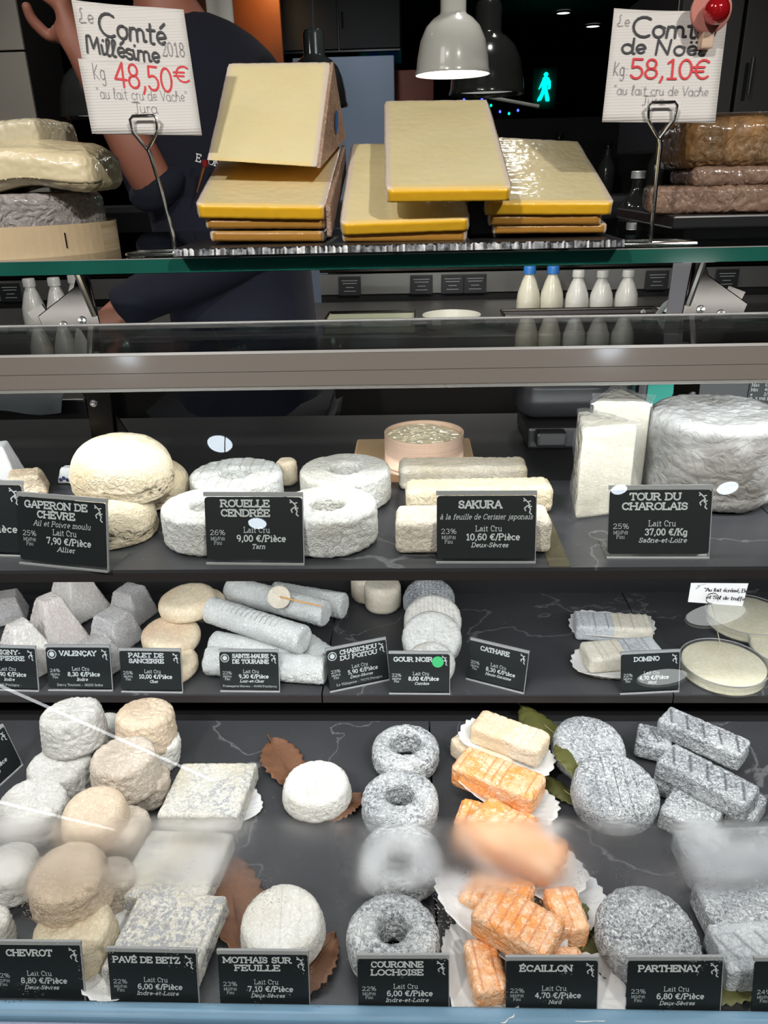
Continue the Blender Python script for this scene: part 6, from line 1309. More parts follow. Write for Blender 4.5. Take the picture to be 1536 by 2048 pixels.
# far left: paper wrapped piece, rind piece
p = at(70, 985, z=ZT); o = block('cheese_piece', M['orange_pale'], 0.032, 0.03, 0.024, 0.004, 0.002, 0.001, 51, shape=lambda V: V*np.array([1, 1, 1])+np.stack([V[:, 2]*-0.3, V[:, 0]*0, V[:, 0]*0], 1)); o.location = p; o.rotation_euler = (0, 0, R(20)); tag(o, 'small pinkish cheese piece beside the garlic cream card', 'cheese')
p = at(0, 970, z=ZT)
def parcel(name, px, py, L, W, H, rz, label):
    p = at(px, py, z=ZT); o = block(name, M['paper'], L, W, H, 0.003, 0.0022, 0.0004, 53, shape=lambda V: V*np.stack([1-0.45*V[:, 2]/H, 1-0.45*V[:, 2]/H, np.ones(len(V))], 1)); o.location = p; o.rotation_euler = (0, 0, R(rz)); tag(o, label, 'parcel')
    t = Text()
    for i in range(3): t.disc(-L*0.2+i*L*0.18, H*(0.3+0.12*(i % 2)), 0.0022)
    k = t.build('print', plain('navy_print', (0.03, 0.04, 0.12), 0.6), o); k.location = (0, -W*0.52, 0)
parcel('paper_parcel', -2, 975, 0.06, 0.045, 0.050, 14, 'white printed paper parcel at the left edge')
parcel('paper_parcel', 140, 962, 0.022, 0.02, 0.018, -6, 'small white printed paper parcel behind the garlic cream domes')
price_card((40, 1127), (217, 1145), ZT, ['GAPERON DE', 'CH\u00c8VRE'], 'Ail et Poivre moulu', '7,90 \u20ac/Pi\u00e8ce', 'Allier', 'black price card of 7,90 euro in front of the garlic cream domes', '25%')
price_card((413, 1128), (609, 1130), ZT, ['ROUELLE', 'CENDR\u00c9E'], None, '9,00 \u20ac/Pi\u00e8ce', 'Tarn', 'black price card of 9,00 euro in front of the white rings', '26%', title_x=0.42)
price_card((872, 1126), (1071, 1126), ZT, ['SAKURA'], '\u00e0 la feuille de Cerisier japonais', '10,60 \u20ac/Pi\u00e8ce', 'Deux-S\u00e8vres', 'black price card of 10,60 euro in front of the ivory bars', '23%', title_x=0.44)
price_card((1213, 1117), (1418, 1117), ZT, ['TOUR DU', 'CHAROLAIS'], None, '37,00 \u20ac/Kg', 'Sa\u00f4ne-et-Loire', 'black price card of 37,00 euro in front of the grey tower', '25%', title_x=0.45)
price_card((-142, 1108), (55, 1114), ZT, [' '], None, '           /Pi\u00e8ce', ' ', 'black price card cut off by the left edge of the upper deck')
# ---------- middle deck
def pyramid(name, px, py, zb, base, topw, H, mat, label, rot, group=None, seed=0, ridges=0.0, mk=0.5, tilt=0):
    def sh(V):
        t = np.clip(V[:, 2]/H, 0, 1); k = 1-(1-topw/base)*t; V[:, 0] *= k; V[:, 1] *= k; return V
    def ex(V, Nn):
        if not ridges: return np.zeros(len(V)), np.zeros(len(V))
        s = (np.abs((((V[:, 2]+0.9*np.abs(V[:, 0]))/0.0085) % 1)-0.5) > 0.37)*(np.abs(Nn[:, 2]) < 0.6); s2 = (np.abs(V[:, 0]) < 0.0012)*(Nn[:, 1] < -0.3)
        s3 = (s*(Nn[:, 1] < -0.4)).astype(float); s2 = s2.astype(float); return -s3*ridges*1.0-s2*ridges, (s3*0.8+s2*0.5)*mk
    T = at(px, py, z=zb+H); T.z = zb; o = block(name, M[mat], base, base, H, 0.005, 0.0014, 0.0008, seed, ex, sh); o.location = T; o.rotation_euler = [R(a) for a in rot]; tag(o, label, 'cheese', group); return o
gpy = 'pinkish white pyramids on the middle deck'
pyramid('pyramid_cheese', 34, 1252, ZM, 0.078, 0.026, 0.075, 'pyramid', 'pinkish white ridged pyramid nearest the left edge', (0, 0, -38), gpy, 61, 0.0012)
pyramid('pyramid_cheese', 96, 1196, ZM, 0.078, 0.026, 0.084, 'pyramid', 'tallest pinkish white ridged pyramid behind the grey ones', (0, 0, -38), gpy, 62, 0.0012)
pyramid('pyramid_cheese', 140, 1140, ZM, 0.078, 0.030, 0.080, 'pyramid', 'pinkish white pyramid at the very back', (0, 0, -30), gpy, 63, 0.0)
gv = 'grey truncated pyramids on the middle deck'
pyramid('truncated_pyramid_cheese', 258, 1178, ZM, 0.060, 0.036, 0.054, 'valen', 'grey truncated pyramid at the back, highest of three', (0, 0, -22), gv, 64)
pyramid('truncated_pyramid_cheese', 224, 1228, ZM, 0.062, 0.040, 0.054, 'valen', 'grey truncated pyramid in the middle of three', (0, 0, -26), gv, 65)
pyramid('truncated_pyramid_cheese', 184, 1286, ZM, 0.060, 0.040, 0.050, 'valen', 'grey truncated pyramid in front behind its price card', (0, 0, -26), gv, 66)
pyramid('truncated_pyramid_cheese', 10, 1190, ZM, 0.055, 0.035, 0.045, 'valen', 'low grey ashed piece at the left edge of the middle deck', (0, 0, 20), gv, 67)
def pyr(): pass
gk = 'peach discs on the middle deck'
D(338, 1322, 104, 0.026, ZM, 'palet', 'front cream disc behind its price card', gk, rot=(4, 0, 0), rc=0.011, amp=0.002, seed=71)
D(342, 1258, 112, 0.026, ZM+0.022, 'palet', 'middle peach disc of the leaning stack', gk, rot=(4, 5, 0), rc=0.011, amp=0.002, seed=72)
D(372, 1190, 112, 0.028, ZM+0.050, 'palet', 'top peach disc with a darker seam', gk, rot=(2, -4, 0), rc=0.011, amp=0.002, seed=73)
D(408, 1196, 80, 0.026, ZM+0.035, 'palet', 'peach disc just showing behind the top one', gk, rot=(10, 0, 0), rc=0.011, amp=0.002, seed=74)
gl = 'ash logs on the middle deck'
LW = 0.040
def log(p0, p1, zb, _w, _h, mat, label, group=None, z2=None, seed=0, extra=None, name='log_cheese'):
    z2 = zb if z2 is None else z2
    A = at(*p0, z=zb+LW); B = at(*p1, z=z2+LW); dd = B-A; L = dd.length
    def ex(V, Nn):
        if not extra: return np.zeros(len(V)), np.zeros(len(V))
        t = np.abs(((V[:, 2]/0.0088) % 1)-0.5)*2; s = np.clip((t-0.76)/0.24*1.5, 0, 1)*(Nn[:, 0] > 0.80)*(V[:, 2] > L*0.12)*(V[:, 2] < L*0.80)
        return -s*0.0013, s*0.8
    o = disc(name, M[mat], LW/2, L, rc=0.004, bulge=0.0, amp=0.0013, wr=0.0013, seed=seed, extra=ex)
    zx = dd.normalized(); up = Vector((0, 0, 1)); up = (up-zx*up.dot(zx)).normalized(); yy = zx.cross(up)
    Mr = Matrix((up, yy, zx)).transposed(); o.rotation_euler = Mr.to_euler(); o.location = A-up*(LW/2); tag(o, label, 'cheese', group); return o
lk = dict()
log((424, 1268), (600, 1296), ZM, LW, LW, 'ash_log', 'ash log lying level behind the front log', gl, seed=81, **lk)
log((408, 1306), (648, 1326), ZM, LW, LW, 'ash_log', 'lowest front ash log behind its price card', gl, seed=82, **lk)
log((545, 1166), (688, 1190), ZM+0.012, LW, LW, 'ash_log', 'ash log at the back right of the pile', gl, seed=83, **lk)
log((596, 1262), (652, 1300), ZM, LW, LW, 'ash_log', 'ash log end standing out at the right of the pile', gl, seed=86, **lk)
log((458, 1156), (650, 1204), ZM+0.030, LW, LW, 'ash_log', 'ash log behind, with the tasting slice on it', gl, seed=84, **lk)
log((418, 1196), (606, 1256), ZM+0.040, LW, LW, 'ash_log', 'topmost ash log lying diagonally in front', gl, seed=85, extra=True, **lk)
T = at(558, 1194, z=ZM+0.075)
e = empty('tasting_slice', T); tag(e, 'small round tasting slice on a wooden toothpick', 'cheese slice')
o = disc('slice', M['ivory'], 0.0175, 0.006, 0.002, 0, 0.0008, 0.0002, 9, parent=e); o.rotation_euler = (R(62), R(20), 0)
q = at(644, 1212, z=ZM+0.074)-T
MB().tube([Vector((0.003, -0.006, 0.004)), q*0.5+Vector((0, -0.004, 0.002)), q], [0.0013, 0.0014, 0.0010], 8).build('toothpick', plain('toothpick', (0.60, 0.33, 0.12), 0.6), e, smooth=True)
gc = 'tall cream cylinders on the middle deck'
D(765, 1166, 72, 0.046, ZM, 'ivory', 'cream cylinder in front, behind the wide gap', gc, rc=0.008, seed=91)
D(735, 1150, 66, 0.044, ZM, 'ivory', 'cream cylinder behind and left of its twin', gc, rc=0.008, seed=92)
gn = 'white leaf shaped cheeses'
kk = dict(rc=0.009, wr=0.0009)
D(858, 1190, 100, 0.030, ZM+0.012, 'ash', 'grey grooved cheese at the back of the leaning row', gn, rot=(22, 0, 0), seed=93, extra=bars_extra(0.0062, 0.0008, 0.25, 0.5), **kk)
D(866, 1232, 112, 0.030, ZM+0.018, 'white', 'white grooved cheese second in the leaning row', gn, rot=(25, 0, 0), seed=94, extra=bars_extra(0.0062, 0.0008, 0.25, 0.3), **kk)
D(864, 1268, 116, 0.032, ZM+0.014, 'ring_white', 'white crinkled cheese third in the leaning row', gn, rot=(28, 0, 0), seed=95, **kk)
D(862, 1340, 96, 0.026, ZM, 'ring_white', 'lowest white cheese behind the card with a green dot', gn, rot=(18, 0, 0), seed=96, **kk)
# two-tone bars on paper
def sheet(name, px, py, z, L, W, rz, parent=None, h=0.010, seed=0, mat='doily', label=None, cat='paper', group=None, tilt=(0, 0)):
    p = at(px, py, z=z); V = []; F = []; nr, ns = 12, 96
    for i in range(nr+1):
        t = i/nr
        for k in range(ns):
            a = 2*math.pi*k/ns; sc = 1.0+(0.025*math.cos(a*24) if t > 0.75 else 0)
            u = math.copysign(abs(math.cos(a))**0.75, math.cos(a)); v_ = math.copysign(abs(math.sin(a))**0.75, math.sin(a))
            lift = h*max(0, (t-0.62)/0.38)**1.4*(1+0.35*math.sin(a*3+seed))+0.0007*math.cos(a*24)*(t > 0.6)
            V.append((u*L/2*t*sc, v_*W/2*t*sc, lift+0.0004))
    for i in range(nr):
        for k in range(ns): F.append((i*ns+k, i*ns+(k+1) % ns, (i+1)*ns+(k+1) % ns, (i+1)*ns+k))
    o = link(name, mesh(name, V, F), M[mat], parent); s = o.modifiers.new('t', 'SOLIDIFY'); s.thickness = 0.0005
    o.location = p; o.rotation_euler = (R(tilt[0]), R(tilt[1]), R(rz))
    if label: tag(o, label, cat, group)
    return o
def domino(p0, p1, label, flip, seed):
    W_, H_ = 0.048, 0.026
    o = bar(p0, p1, ZM+0.002, W_, H_, 'halves_cream', label, 'two tone bars on waxed paper', name='two_tone_cheese', r=0.006, wr=0.0005, seed=seed, extra=bars_extra(0.0092, 0.0012, 0.14, 0.9))
    L = o.dimensions.x; me = o.data; me.materials.append(M['halves_ash'])
    cx = np.zeros(len(me.vertices)*3); me.vertices.foreach_get('co', cx); cx = cx.reshape(-1, 3)
    for p in me.polygons:
        x = cx[p.vertices[0]][0]
        if (x < -0.002) != flip: p.material_index = 1
    return o
domino((1150, 1236), (1303, 1243), 'rear two tone bar, ash half at the left', False, 101)
domino((1170, 1300), (1318, 1287), 'front two tone bar, ash half at the right', True, 102)
sheet('waxed_paper', 1222, 1262, ZM+0.0005, 0.128, 0.080, 0, h=0.012, seed=1, label='pale waxed paper under the rear two tone bar', group=None)
sheet('waxed_paper', 1232, 1335, ZM+0.0007, 0.128, 0.082, 10, h=0.012, seed=2, label='pale waxed paper under the front two tone bar', group=None)
# truffled cream in round dishes
def dish(px, py, wpx, zb, label, seed):
    h = 0.020; T = at(px, py, z=zb+h); r = m_of(wpx, T)/2; e = empty('round_dish', (T.x, T.y, zb)); tag(e, label, 'cheese dish', 'round clear dishes of truffled cheese')
    disc('cheese', M['truffle'], r-0.003, h-0.004, 0.002, 0.0, 0.0005, 0.0001, seed, bars_extra(0.007, 0.0003, 0.2, 0.0, lim=0.02), parent=e).location = (0, 0, 0.0015)
    MB().lathe([(0, 0), (r-0.0022, 0), (r-0.0012, 0.001), (r-0.0012, h-0.003), (r-0.0022, h-0.003), (r-0.0022, 0.0012), (0, 0.0012)], 72).build('dish', M['petri'], e, smooth=True)
    MB().lathe([(0, h), (r-0.002, h), (r, h-0.001), (r, h-0.010), (r-0.0008, h-0.010), (r-0.0008, h-0.0016), (0, h-0.0008)], 72).build('lid', M['petri'], e, smooth=True)
    MB().tube([(r*math.cos(2*math.pi*i/72), r*math.sin(2*math.pi*i/72), h-0.0008) for i in range(73)], 0.0007, 6).build('lid_rim', M['acrylic_edge'], e, smooth=True); return e
dish(1448, 1322, 168, ZM, 'front round dish of truffled cheese', 111)
dish(1496, 1226, 158, ZM+0.004, 'rear round dish of truffled cheese under the small ticket', 112)
dish(1585, 1292, 162, ZM, 'round dish of truffled cheese cut by the right edge', 113)
# small handwritten ticket on a wire
yT_ = at(1420, 1290, z=ZM+0.024).y
e = empty('wire_ticket', (at(1418, 1268, z=ZM).x, yT_+0.01, ZM)); tag(e, 'small white handwritten ticket on a thin wire among the dishes', 'ticket')
P = [at(1376, 1204, y=yT_+0.01), at(1485, 1212, y=yT_+0.01), at(1497, 1167, y=yT_+0.012), at(1382, 1166, y=yT_+0.012)]
q = [p-e.location for p in P]
MB().add(q+[p+Vector((0, 0.0006, 0)) for p in q], [(0, 1, 2, 3), (4, 5, 6, 7), (0, 1, 5, 4), (1, 2, 6, 5), (2, 3, 7, 6), (3, 0, 4, 7)]).build('paper', M['paper'], e)
t = Text(); t.line('"Au lait \u00e9cr\u00e9m\u00e9, Beurr\u00e9"', 0.25, 0.60, 0.17, 0.10, hand=True, squash=0.47, sp=0.5); t.line('et Sel de truffe', 0.32, 0.24, 0.17, 0.10, hand=True, squash=0.52, sp=0.5); t.stroke([(0.10, 0.70), (0.16, 0.85), (0.12, 0.88), (0.26, 0.96)], 0.012)
Vn = [q[0]*(1-v[0])*(1-v[2])+q[1]*v[0]*(1-v[2])+q[2]*v[0]*v[2]+q[3]*(1-v[0])*v[2]+Vector((0, -0.0005+v[1], 0)) for v in t.b.V]
link('handwriting', mesh('handwriting', Vn, t.b.F, False), M['ink_black'], e)
c = at(1424, 1196, y=yT_+0.006)-e.location
MB().tube([c+Vector((0.0085*math.cos(R(a)), -0.001, 0.0085*math.sin(R(a)))) for a in range(-90, 271, 20)]+[Vector((0, 0, 0.0))], 0.0007, 6).build('wire', M['chrome'], e, smooth=True)
gM = 'black price cards'
price_card((-46, 1379), (78, 1383), ZM, ['POULIGNY-', 'SAINT-PIERRE'], None, '9,90 \u20ac/Pi\u00e8ce', 'Indre', 'black price card of 9,90 euro cut by the left edge', '23%', foot='- 36220 Pouligny -')
price_card((97, 1381), (226, 1382), ZM, ['VALEN\u00c7AY'], None, '8,30 \u20ac/Pi\u00e8ce', 'Indre', 'black price card of 8,30 euro with a round emblem, below the grey pyramids', '24%', emblem=True, foot='Darcy Tournon - 36230 Indre', title_x=0.50)
price_card((243, 1384), (366, 1386), ZM, ['PALET DE', 'SANCERRE'], None, '10,00 \u20ac/Pi\u00e8ce', 'Cher', 'black price card of 10,00 euro below the peach discs', '25%')
price_card((441, 1383), (560, 1384), ZM, ['SAINTE-MAURE', 'DE TOURAINE'], None, '9,30 \u20ac/Pi\u00e8ce', 'Loir-et-Cher', 'black price card of 9,30 euro with a round emblem, below the ash logs', '23%', emblem=True, foot='Fromagerie Moreau - 41400 Pontlevoy', title_x=0.53)
price_card((660, 1385), (780, 1360), ZM, ['CHABICHOU', 'DU POITOU'], None, '5,90 \u20ac/Pi\u00e8ce', 'Deux-S\u00e8vres', 'tilted black price card of 5,90 euro with a round emblem', '23%', emblem=True, foot='Le Villageois - 79170 Perigne', title_x=0.53)
price_card((778, 1388), (900, 1389), ZM, ['GOUR NOIR'], None, '8,00 \u20ac/Pi\u00e8ce', 'Corr\u00e8ze', 'black price card of 8,00 euro with a green dot sticker', '22%', dot=True, title_x=0.40)
price_card((932, 1358), (1048, 1388), ZM, ['CATHARE'], None, '8,30 \u20ac/Pi\u00e8ce', 'Haute-Garonne', 'tilted black price card of 8,30 euro standing alone', '20%')
price_card((1240, 1389), (1358, 1383), ZM, ['DOMINO'], None, '4,70 \u20ac/Pi\u00e8ce', 'Nord', 'black price card of 4,70 euro below the two tone bars', '22%')
# ---------- lower deck
gq = 'goat rounds piled at the left of the lower deck'
kw = dict(rc=0.0085, wr=0.0015, amp=0.0015, top=0.93, bulge=0.02)
H = 0.043
D(118, 1525, 128, H, ZB, 'grey', 'grey round under the top grey one', gq, rot=(-2, 0, 0), seed=201, **kw)
D(140, 1418, 124, 0.052, ZB+0.040, 'grey', 'topmost pale grey round of the left pile', gq, rot=(-8, -3, 0), seed=202, **kw)
D(68, 1600, 134, H, ZB, 'grey', 'pale grey round at the left edge above the mist', gq, rot=(0, 6, 0), seed=203, **kw)
D(212, 1438, 54, 0.036, ZB, 'white', 'small white round peeking out behind the grey ones', gq, seed=204, rc=0.01)
D(322, 1475, 84, H, ZB, 'white', 'whitish round behind the tan ones at the back', gq, rot=(-4, 12, 0), seed=205, **kw)
D(290, 1420, 118, 0.052, ZB+0.030, 'tan', 'topmost tan round at the back of the pile', gq, rot=(-7, 3, 0), seed=206, **kw)
D(300, 1548, 84, H, ZB, 'tan_grey', 'tan round tucked under the middle one', gq, rot=(0, 12, 0), seed=207, **kw)
D(244, 1506, 134, 0.050, ZB+0.030, 'tan_grey', 'mottled tan round in the middle of the pile', gq, rot=(-2, -2, 0), seed=208, **kw)
D(258, 1640, 88, H, ZB, 'tan_grey', 'tan round behind the smooth one, lower right', gq, rot=(0, 10, 0), seed=209, **kw)
D(186, 1612, 132, 0.046, ZB+0.026, 'tan', 'smooth tan round half lost in the mist', gq, rot=(8, 4, 0), seed=210, wr=0.0004, rc=0.013, amp=0.002, top=0.93)
D(226, 1745, 92, H, ZB, 'tan_grey', 'tan round to the right under the mist', gq, rot=(0, 6, 0), seed=211, **kw)
D(20, 1725, 110, H, ZB, 'white', 'white round under the mist at the left edge', gq, rot=(4, 4, 0), seed=212, **kw)
D(-18, 1835, 70, H, ZB, 'white', 'white round barely entering at the lower left edge', gq, seed=213, **kw)
D(132, 1740, 158, 0.050, ZB+0.030, 'tan', 'large cream tan round below the mist', gq, rot=(6, 2, 0), seed=214, **kw)
D(138, 1865, 160, 0.040, ZB, 'cream', 'lowest cream round behind the first lower price card', gq, rot=(6, 0, 0), seed=215, **kw)
gr2 = 'ash rings on the lower deck'
rk = dict(name='ring_cheese', rc=0.011, wr=0.0012, amp=0.0018)
D(811, 1487, 130, 0.036, ZB, 'ash_ring', 'ash ring at the back of the column of rings', gr2, hole=0.0200, seed=221, **rk)
D(799, 1586, 150, 0.038, ZB+0.002, 'ash_ring', 'ash ring second from the back', gr2, hole=0.0168, seed=222, **rk)
D(801, 1702, 162, 0.038, ZB, 'ash_ring', 'ash ring blurred by the mist', gr2, hole=0.0140, seed=223, **rk)
D(785, 1858, 178, 0.040, ZB, 'ash_ring', 'whitest ring in front behind the fourth lower card', gr2, hole=0.0145, seed=224, **rk)
# square speckled slabs
gp2 = 'speckled square slabs'
def pave(px, py, wpx, rz, label, seed, th=0.026, tilt=(0, 0), lines=False, zb=ZB, shear=0.10):
    T = at(px, py, z=zb+th); s = m_of(wpx, T)
    o = block('square_cheese', M['paver'], s, s*0.92, th, 0.004, 0.0014, 0.0007, seed, bars_extra(0.019, 0.0010, 0.08, 0.5) if lines else None, shape=lambda V: V+np.stack([V[:, 1]*shear, V[:, 0]*0, V[:, 0]*0], 1)*1.0); hang(o, T, th, (tilt[0], tilt[1], rz)); tag(o, label, 'cheese', gp2); return o
pave(418, 1577, 158, 1, 'speckled square slab at the back with a chipped white spot', 231)
sheet('paper_sheet', 462, 1620, ZB+0.0005, 0.075, 0.06, 30, h=0.004, label='scrap of white paper under the rear speckled slab')
pave(352, 1725, 178, -2, 'speckled square slab blurred by the mist', 232, zb=ZB+0.004)
pave(332, 1862, 186, -3, 'front speckled square slab with scored lines', 233, tilt=(4, 0), lines=True, zb=ZB+0.004)
sheet('paper_sheet', 235, 1915, ZB+0.0005, 0.075, 0.10, 20, h=0.010, seed=3, label='white waxed paper under the front speckled slab', mat='paper')
gm = 'white leaf laid discs'
D(632, 1560, 136, 0.032, ZB+0.002, 'white', 'white disc with scored top on a brown leaf, rear one', gm, rc=0.008, wr=0.0009, top=0.93, seed=241, extra=bars_extra(0.011, 0.0006, 0.1, 0.25, ang=10))
D(562, 1838, 168, 0.034, ZB+0.002, 'white', 'white disc on a brown leaf, front one', gm, rc=0.008, wr=0.0009, top=0.93, seed=242, extra=bars_extra(0.018, 0.0006, 0.08, 0.2, ang=5), rot=(6, 0, 0))
gpa = 'grey scored domes at the right'
D(1182, 1492, 138, 0.038, ZB, 'ash', 'grey disc at the back behind the olive leaf', gpa, rot=(14, 6, 0), rc=0.012, wr=0.0010, seed=251, extra=bars_extra(0.014, 0.0007, 0.08, 0.4, ang=20), sq=0.02)
D(1233, 1572, 160, 0.044, ZB+0.004, 'ash', 'grey scored disc in the middle above the mist', gpa, rot=(14, 0, 0), rc=0.013, wr=0.0010, seed=252, extra=bars_extra(0.0115, 0.0011, 0.10, 0.8), sq=0.03)
D(1306, 1872, 198, 0.036, ZB+0.004, 'ash', 'large grey scored disc above the sixth lower card', gpa, rot=(8, 4, 0), rc=0.011, wr=0.0012, seed=253, extra=bars_extra(0.016, 0.0008, 0.07, 0.5, ang=-50), sq=0.03)
# orange bars and their paper
go = 'orange washed rind bars'
ok = dict(r=0.007, wr=0.0008, amp=0.0018, name='orange_bar')
oe = lambda a=0: bars_extra(0.0105, 0.0012, 0.16, 0.8)
bar((925, 1462), (1010, 1530), ZB, 0.046, 0.030, 'orange_pale', 'pinkish bar end under the pale topmost bar', go, seed=261, **ok)
bar((953, 1432), (1090, 1482), ZB+0.030, 0.042, 0.030, 'orange_pale', 'pale cream topmost bar at the back', go, seed=262, extra=oe(), **ok)
bar((918, 1508), (1080, 1573), ZB+0.018, 0.046, 0.032, 'orange', 'bright orange bar second from the back', go, seed=263, extra=oe(), **ok)
bar((915, 1620), (1070, 1660), ZB, 0.046, 0.028, 'orange', 'orange bar underneath at the left edge of the mist', go, seed=264, extra=oe(), **ok)
bar((955, 1612), (1118, 1708), ZB+0.022, 0.050, 0.032, 'orange', 'orange bar entering the mist', go, seed=265, extra=oe(), **ok)
bar((930, 1752), (1060, 1800), ZB+0.004, 0.050, 0.030, 'orange', 'orange bar wholly blurred by the mist', go, seed=266, extra=oe(), **ok)
bar((1118, 1770), (1150, 1860), ZB, 0.034, 0.030, 'orange', 'orange bar standing out at the right of the pile', go, seed=267, extra=bars_extra(0.0075, 0.001, 0.2, 0.7, ang=90), **ok)
bar((962, 1790), (1115, 1872), ZB+0.026, 0.048, 0.032, 'orange', 'front orange bar with deep scored ridges', go, seed=268, extra=oe(), **ok)
bar((958, 1880), (985, 1990), ZB, 0.032, 0.026, 'orange', 'orange bar end at the lower left of the pile', go, seed=269, extra=bars_extra(0.0075, 0.001, 0.2, 0.7, ang=90), **ok)
bar((1060, 1925), (1170, 1935), ZB, 0.040, 0.028, 'orange', 'lowest orange bar behind its price card', go, seed=270, extra=oe(), **ok)
for i, (px, py, z, L, W, rz, lab, tl) in enumerate(((1010, 1505, 0.027, 0.125, 0.062, -30, 'waxed paper under the pale topmost bar', (0, 6)), (1010, 1590, 0.015, 0.128, 0.074, -32, 'waxed paper under the bright orange bar', (0, 10)), (1045, 1715, 0.016, 0.14, 0.080, -35, 'waxed paper in the mist under the third bar', (0, 8)), (1110, 1800, 0.001, 0.10, 0.085, -30, 'crimped waxed paper at the right of the pile', (0, 0)), (1000, 1850, 0.018, 0.15, 0.066, -38, 'waxed paper under the front orange bar', (0, 8)), (960, 1950, 0.001, 0.07, 0.11, 5, 'waxed paper at the lower left of the pile', (0, 0)), (1150, 1985, 0.001, 0.09, 0.07, 0, 'crimped paper showing right of the fifth lower card', (0, 0)))):
    sheet('waxed_paper', px, py, ZB+z, L, W, rz, h=0.009, seed=i, label=lab, tilt=tl)
# ash sticks at the right
ga = 'dark ash bars at the right of the lower deck'
ak = dict(r=0.0045, wr=0.0009, amp=0.0012, name='ash_bar')
ax = lambda: bars_extra(0.0185, 0.0016, 0.19, 1.0, 0.013, ang=28)
bar((1275, 1462), (1345, 1478), ZB+0.006, 0.040, 0.026, 'ash', 'short ash bar end at the back left of the stack', ga, seed=281, extra=ax(), **ak)
bar((1312, 1542), (1420, 1580), ZB, 0.040, 0.022, 'ash', 'rough ash bar mostly hidden under the crossing ones', ga, seed=282, **ak)
bar((1335, 1592), (1440, 1640), ZB, 0.056, 0.028, 'ash', 'ash bar beneath, just above the mist', ga, seed=283, **ak)
bar((1400, 1560), (1520, 1620), ZB, 0.050, 0.026, 'ash', 'ash bar beneath at the far right above the mist', ga, seed=288, **ak)
bar((1328, 1424), (1492, 1496), ZB+0.030, 0.038, 0.026, 'ash', 'topmost rear ash bar with dark slashes', ga, seed=284, extra=ax(), **ak)
bar((1330, 1500), (1508, 1592), ZB+0.028, 0.042, 0.028, 'ash', 'second ash bar with six dark slashes', ga, seed=285, extra=ax(), **ak)
bar((1365, 1700), (1600, 1690), ZB, 0.056, 0.030, 'ash', 'ash bar blurred by the mist at the right edge', ga, seed=286, extra=ax(), **ak)
bar((1405, 1805), (1640, 1795), ZB, 0.050, 0.030, 'ash', 'ash bar below the mist at the right edge', ga, seed=287, **ak)
bar((1435, 1895), (1640, 1880), ZB, 0.050, 0.032, 'halves_ash', 'pale ash bar lowest at the right edge', ga, seed=289, extra=ax(), **ak)
# leaves
def leaf(px, py, z, L, W, rz, mat, label, cat='leaf', curl=0.006, rot=(0, 0), stem=0.012, group=None):
    p = at(px, py, z=z); e = empty('leaf', p, (R(rot[0]), R(rot[1]), R(rz))); tag(e, label, 'leaf', group); V = []; F = []; n = 26; m = 6
    for i in range(n+1):
        t = i/n; wv = (math.sin(math.pi*t**0.85))**0.8*W/2*(1+0.10*math.sin(i*2.2))+0.0003
        for j in range(-m, m+1):
            s = j/m; V.append((t*L-L/2, s*wv, curl*(s*s)*(0.6+0.4*math.sin(t*5))+0.003*math.sin(t*6+s*2)-abs(s)*0.0006*math.cos(i*1.3)+0.004))
    w_ = 2*m+1
    for i in range(n):
        for j in range(2*m): F.append((i*w_+j, (i+1)*w_+j, (i+1)*w_+j+1, i*w_+j+1))
    o = link('blade', mesh('blade', V, F), M[mat], e); s = o.modifiers.new('t', 'SOLIDIFY'); s.thickness = 0.0005
    MB().tube([(-L/2-stem, 0, 0.006), (-L/2, 0, 0.0048), (0, 0, 0.0050), (L*0.42, 0, 0.0050)], [0.0009, 0.0009, 0.0006, 0.0003], 6).build('midrib', M['leaf_vein'] if mat == 'leaf_green' else M['leaf_brown'], e, smooth=True); return e
leaf(568, 1535, ZB, 0.105, 0.052, -62, 'leaf_brown', 'brown dry leaf behind the rear white disc')
leaf(685, 1620, ZB, 0.060, 0.040, 40, 'leaf_brown', 'brown leaf tip right of the rear white disc')
leaf(470, 1815, ZB, 0.125, 0.060, -70, 'leaf_brown', 'large brown leaf left of the front white disc')
leaf(628, 1935, ZB, 0.075, 0.045, 60, 'leaf_brown', 'brown leaf right of the third lower card')
leaf(1096, 1462, ZB+0.004, 0.120, 0.046, -58, 'leaf_green', 'dark olive leaf behind the pale orange bar', curl=-0.006)
leaf(1152, 1535, ZB+0.034, 0.088, 0.044, -72, 'leaf_green', 'olive leaf lying over the rear grey disc', rot=(-18, 10), curl=-0.004)
leaf(1132, 1590, ZB+0.002, 0.070, 0.030, -50, 'leaf_green', 'olive leaf tip left of the middle grey disc', curl=-0.004)
leaf(1185, 1880, ZB, 0.125, 0.058, -62, 'leaf_green', 'broad olive leaf left of the large grey disc', curl=-0.004)
leaf(1462, 1980, ZB, 0.080, 0.036, 10, 'leaf_green', 'olive leaf between the two rightmost lower cards', curl=0.004)
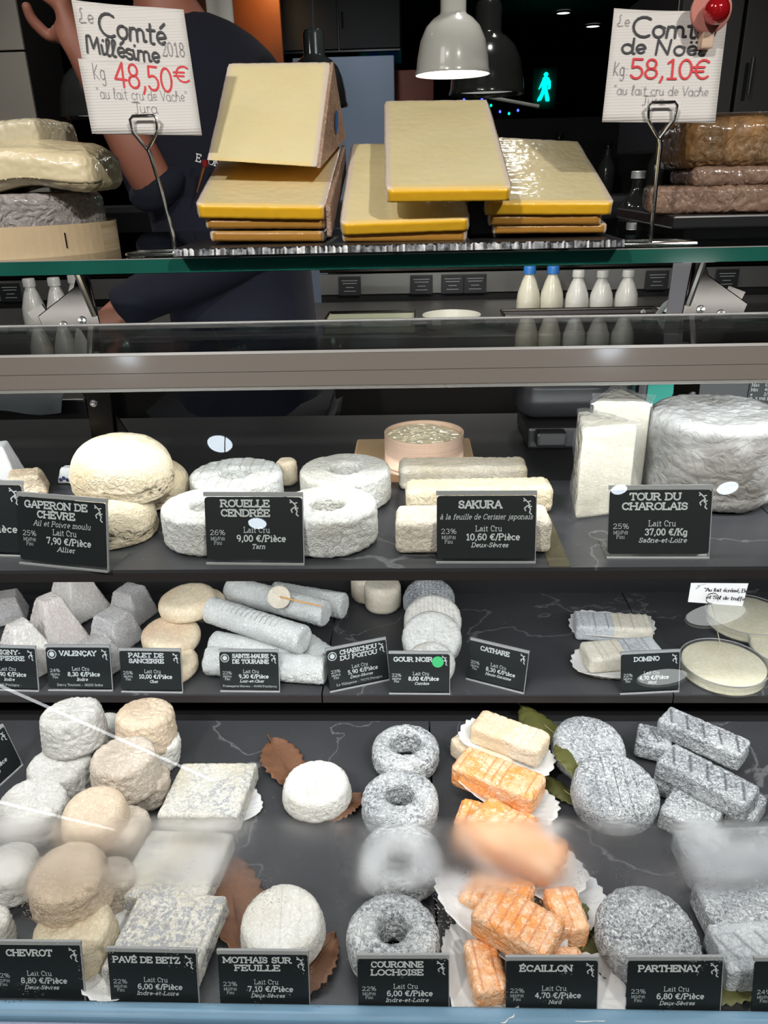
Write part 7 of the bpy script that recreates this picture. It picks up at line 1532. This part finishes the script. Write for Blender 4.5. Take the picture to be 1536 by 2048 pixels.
# lower price cards
price_card((-12, 2004), (172, 2006), ZB, ['CHEVROT'], None, '8,80 \u20ac/Pi\u00e8ce', 'Deux-S\u00e8vres', 'black price card of 8,80 euro, leftmost on the lower deck', '22%')
price_card((222, 2014), (400, 2018), ZB, ['PAV\u00c9 DE BETZ'], None, '6,00 \u20ac/Pi\u00e8ce', 'Indre-et-Loire', 'black price card of 6,00 euro below the speckled slabs', '22%')
price_card((440, 2020), (621, 2022), ZB, ['MOTHAIS SUR', 'FEUILLE'], None, '7,10 \u20ac/Pi\u00e8ce', 'Deux-S\u00e8vres', 'black price card of 7,10 euro below the front white disc', '23%')
price_card((716, 2030), (899, 2030), ZB, ['COURONNE', 'LOCHOISE'], None, '6,00 \u20ac/Pi\u00e8ce', 'Indre-et-Loire', 'black price card of 6,00 euro below the front ring', '22%')
price_card((1010, 2034), (1194, 2034), ZB, ['\u00c9CAILLON'], None, '4,70 \u20ac/Pi\u00e8ce', 'Nord', 'black price card of 4,70 euro below the orange bars', '22%')
price_card((1250, 2037), (1440, 2037), ZB, ['PARTHENAY'], None, '6,80 \u20ac/Pi\u00e8ce', 'Deux-S\u00e8vres', 'black price card of 6,80 euro below the large grey disc', '23%')
price_card((1500, 2038), (1690, 2038), ZB, [' '], None, '', '', 'black price card cut by the lower right edge', '24%')
price_card((-62, 1628), (46, 1530), ZB, ['PICODON'], None, '3,60 \u20ac/Pi\u00e8ce', 'Ard\u00e8che', 'turned black price card of 3,60 euro at the left edge', title_x=0.5)

# ------------------------------------------------------------------ settle: nothing sinks into a deck, a card or the front pane
bpy.context.view_layer.update()
def wverts(o):
    n = len(o.data.vertices); V = np.zeros(n*3); o.data.vertices.foreach_get('co', V); V = V.reshape(-1, 3); W = np.array(o.matrix_world)
    return V @ W[:3, :3].T + W[:3, 3]
for o in [o for o in COL.objects if o.parent is None and o.type == 'MESH' and o.get('category') == 'cheese']:
    V = wverts(o); mv = Vector((0, 0, 0)); zc = V[:, 2].mean()
    if V[:, 1].max() < 0.45: continue
    deck = ZG if zc > ZG else (ZT if zc > ZT else (ZM if V[:, 1].mean() > YM+0.005 else ZB))
    lo = V[:, 2].min()
    if lo < deck: mv.z = deck-lo+0.0002; V[:, 2] += mv.z
    for (c, rz, wd, H, lean) in CARDS:
        if abs(c.z-deck) > 0.01: continue
        X = (V[:, 0]-c.x)*math.cos(rz)+(V[:, 1]-c.y)*math.sin(rz); Y = -(V[:, 0]-c.x)*math.sin(rz)+(V[:, 1]-c.y)*math.cos(rz); Z = V[:, 2]-c.z
        k = (np.abs(X) < wd/2+0.001) & (Z < H+0.004)
        if not k.any(): continue
        d = (Y-Z*math.tan(R(lean)))[k].min()
        if -0.05 < d < 0.003: dy = (0.003-d)/math.cos(rz); mv.y += dy; V[:, 1] += dy
    o.location = o.location+mv
    if mv.y > 0.006 or mv.z > 0.008: print('SETTLE', o.name, o['label'], [round(q, 4) for q in mv])
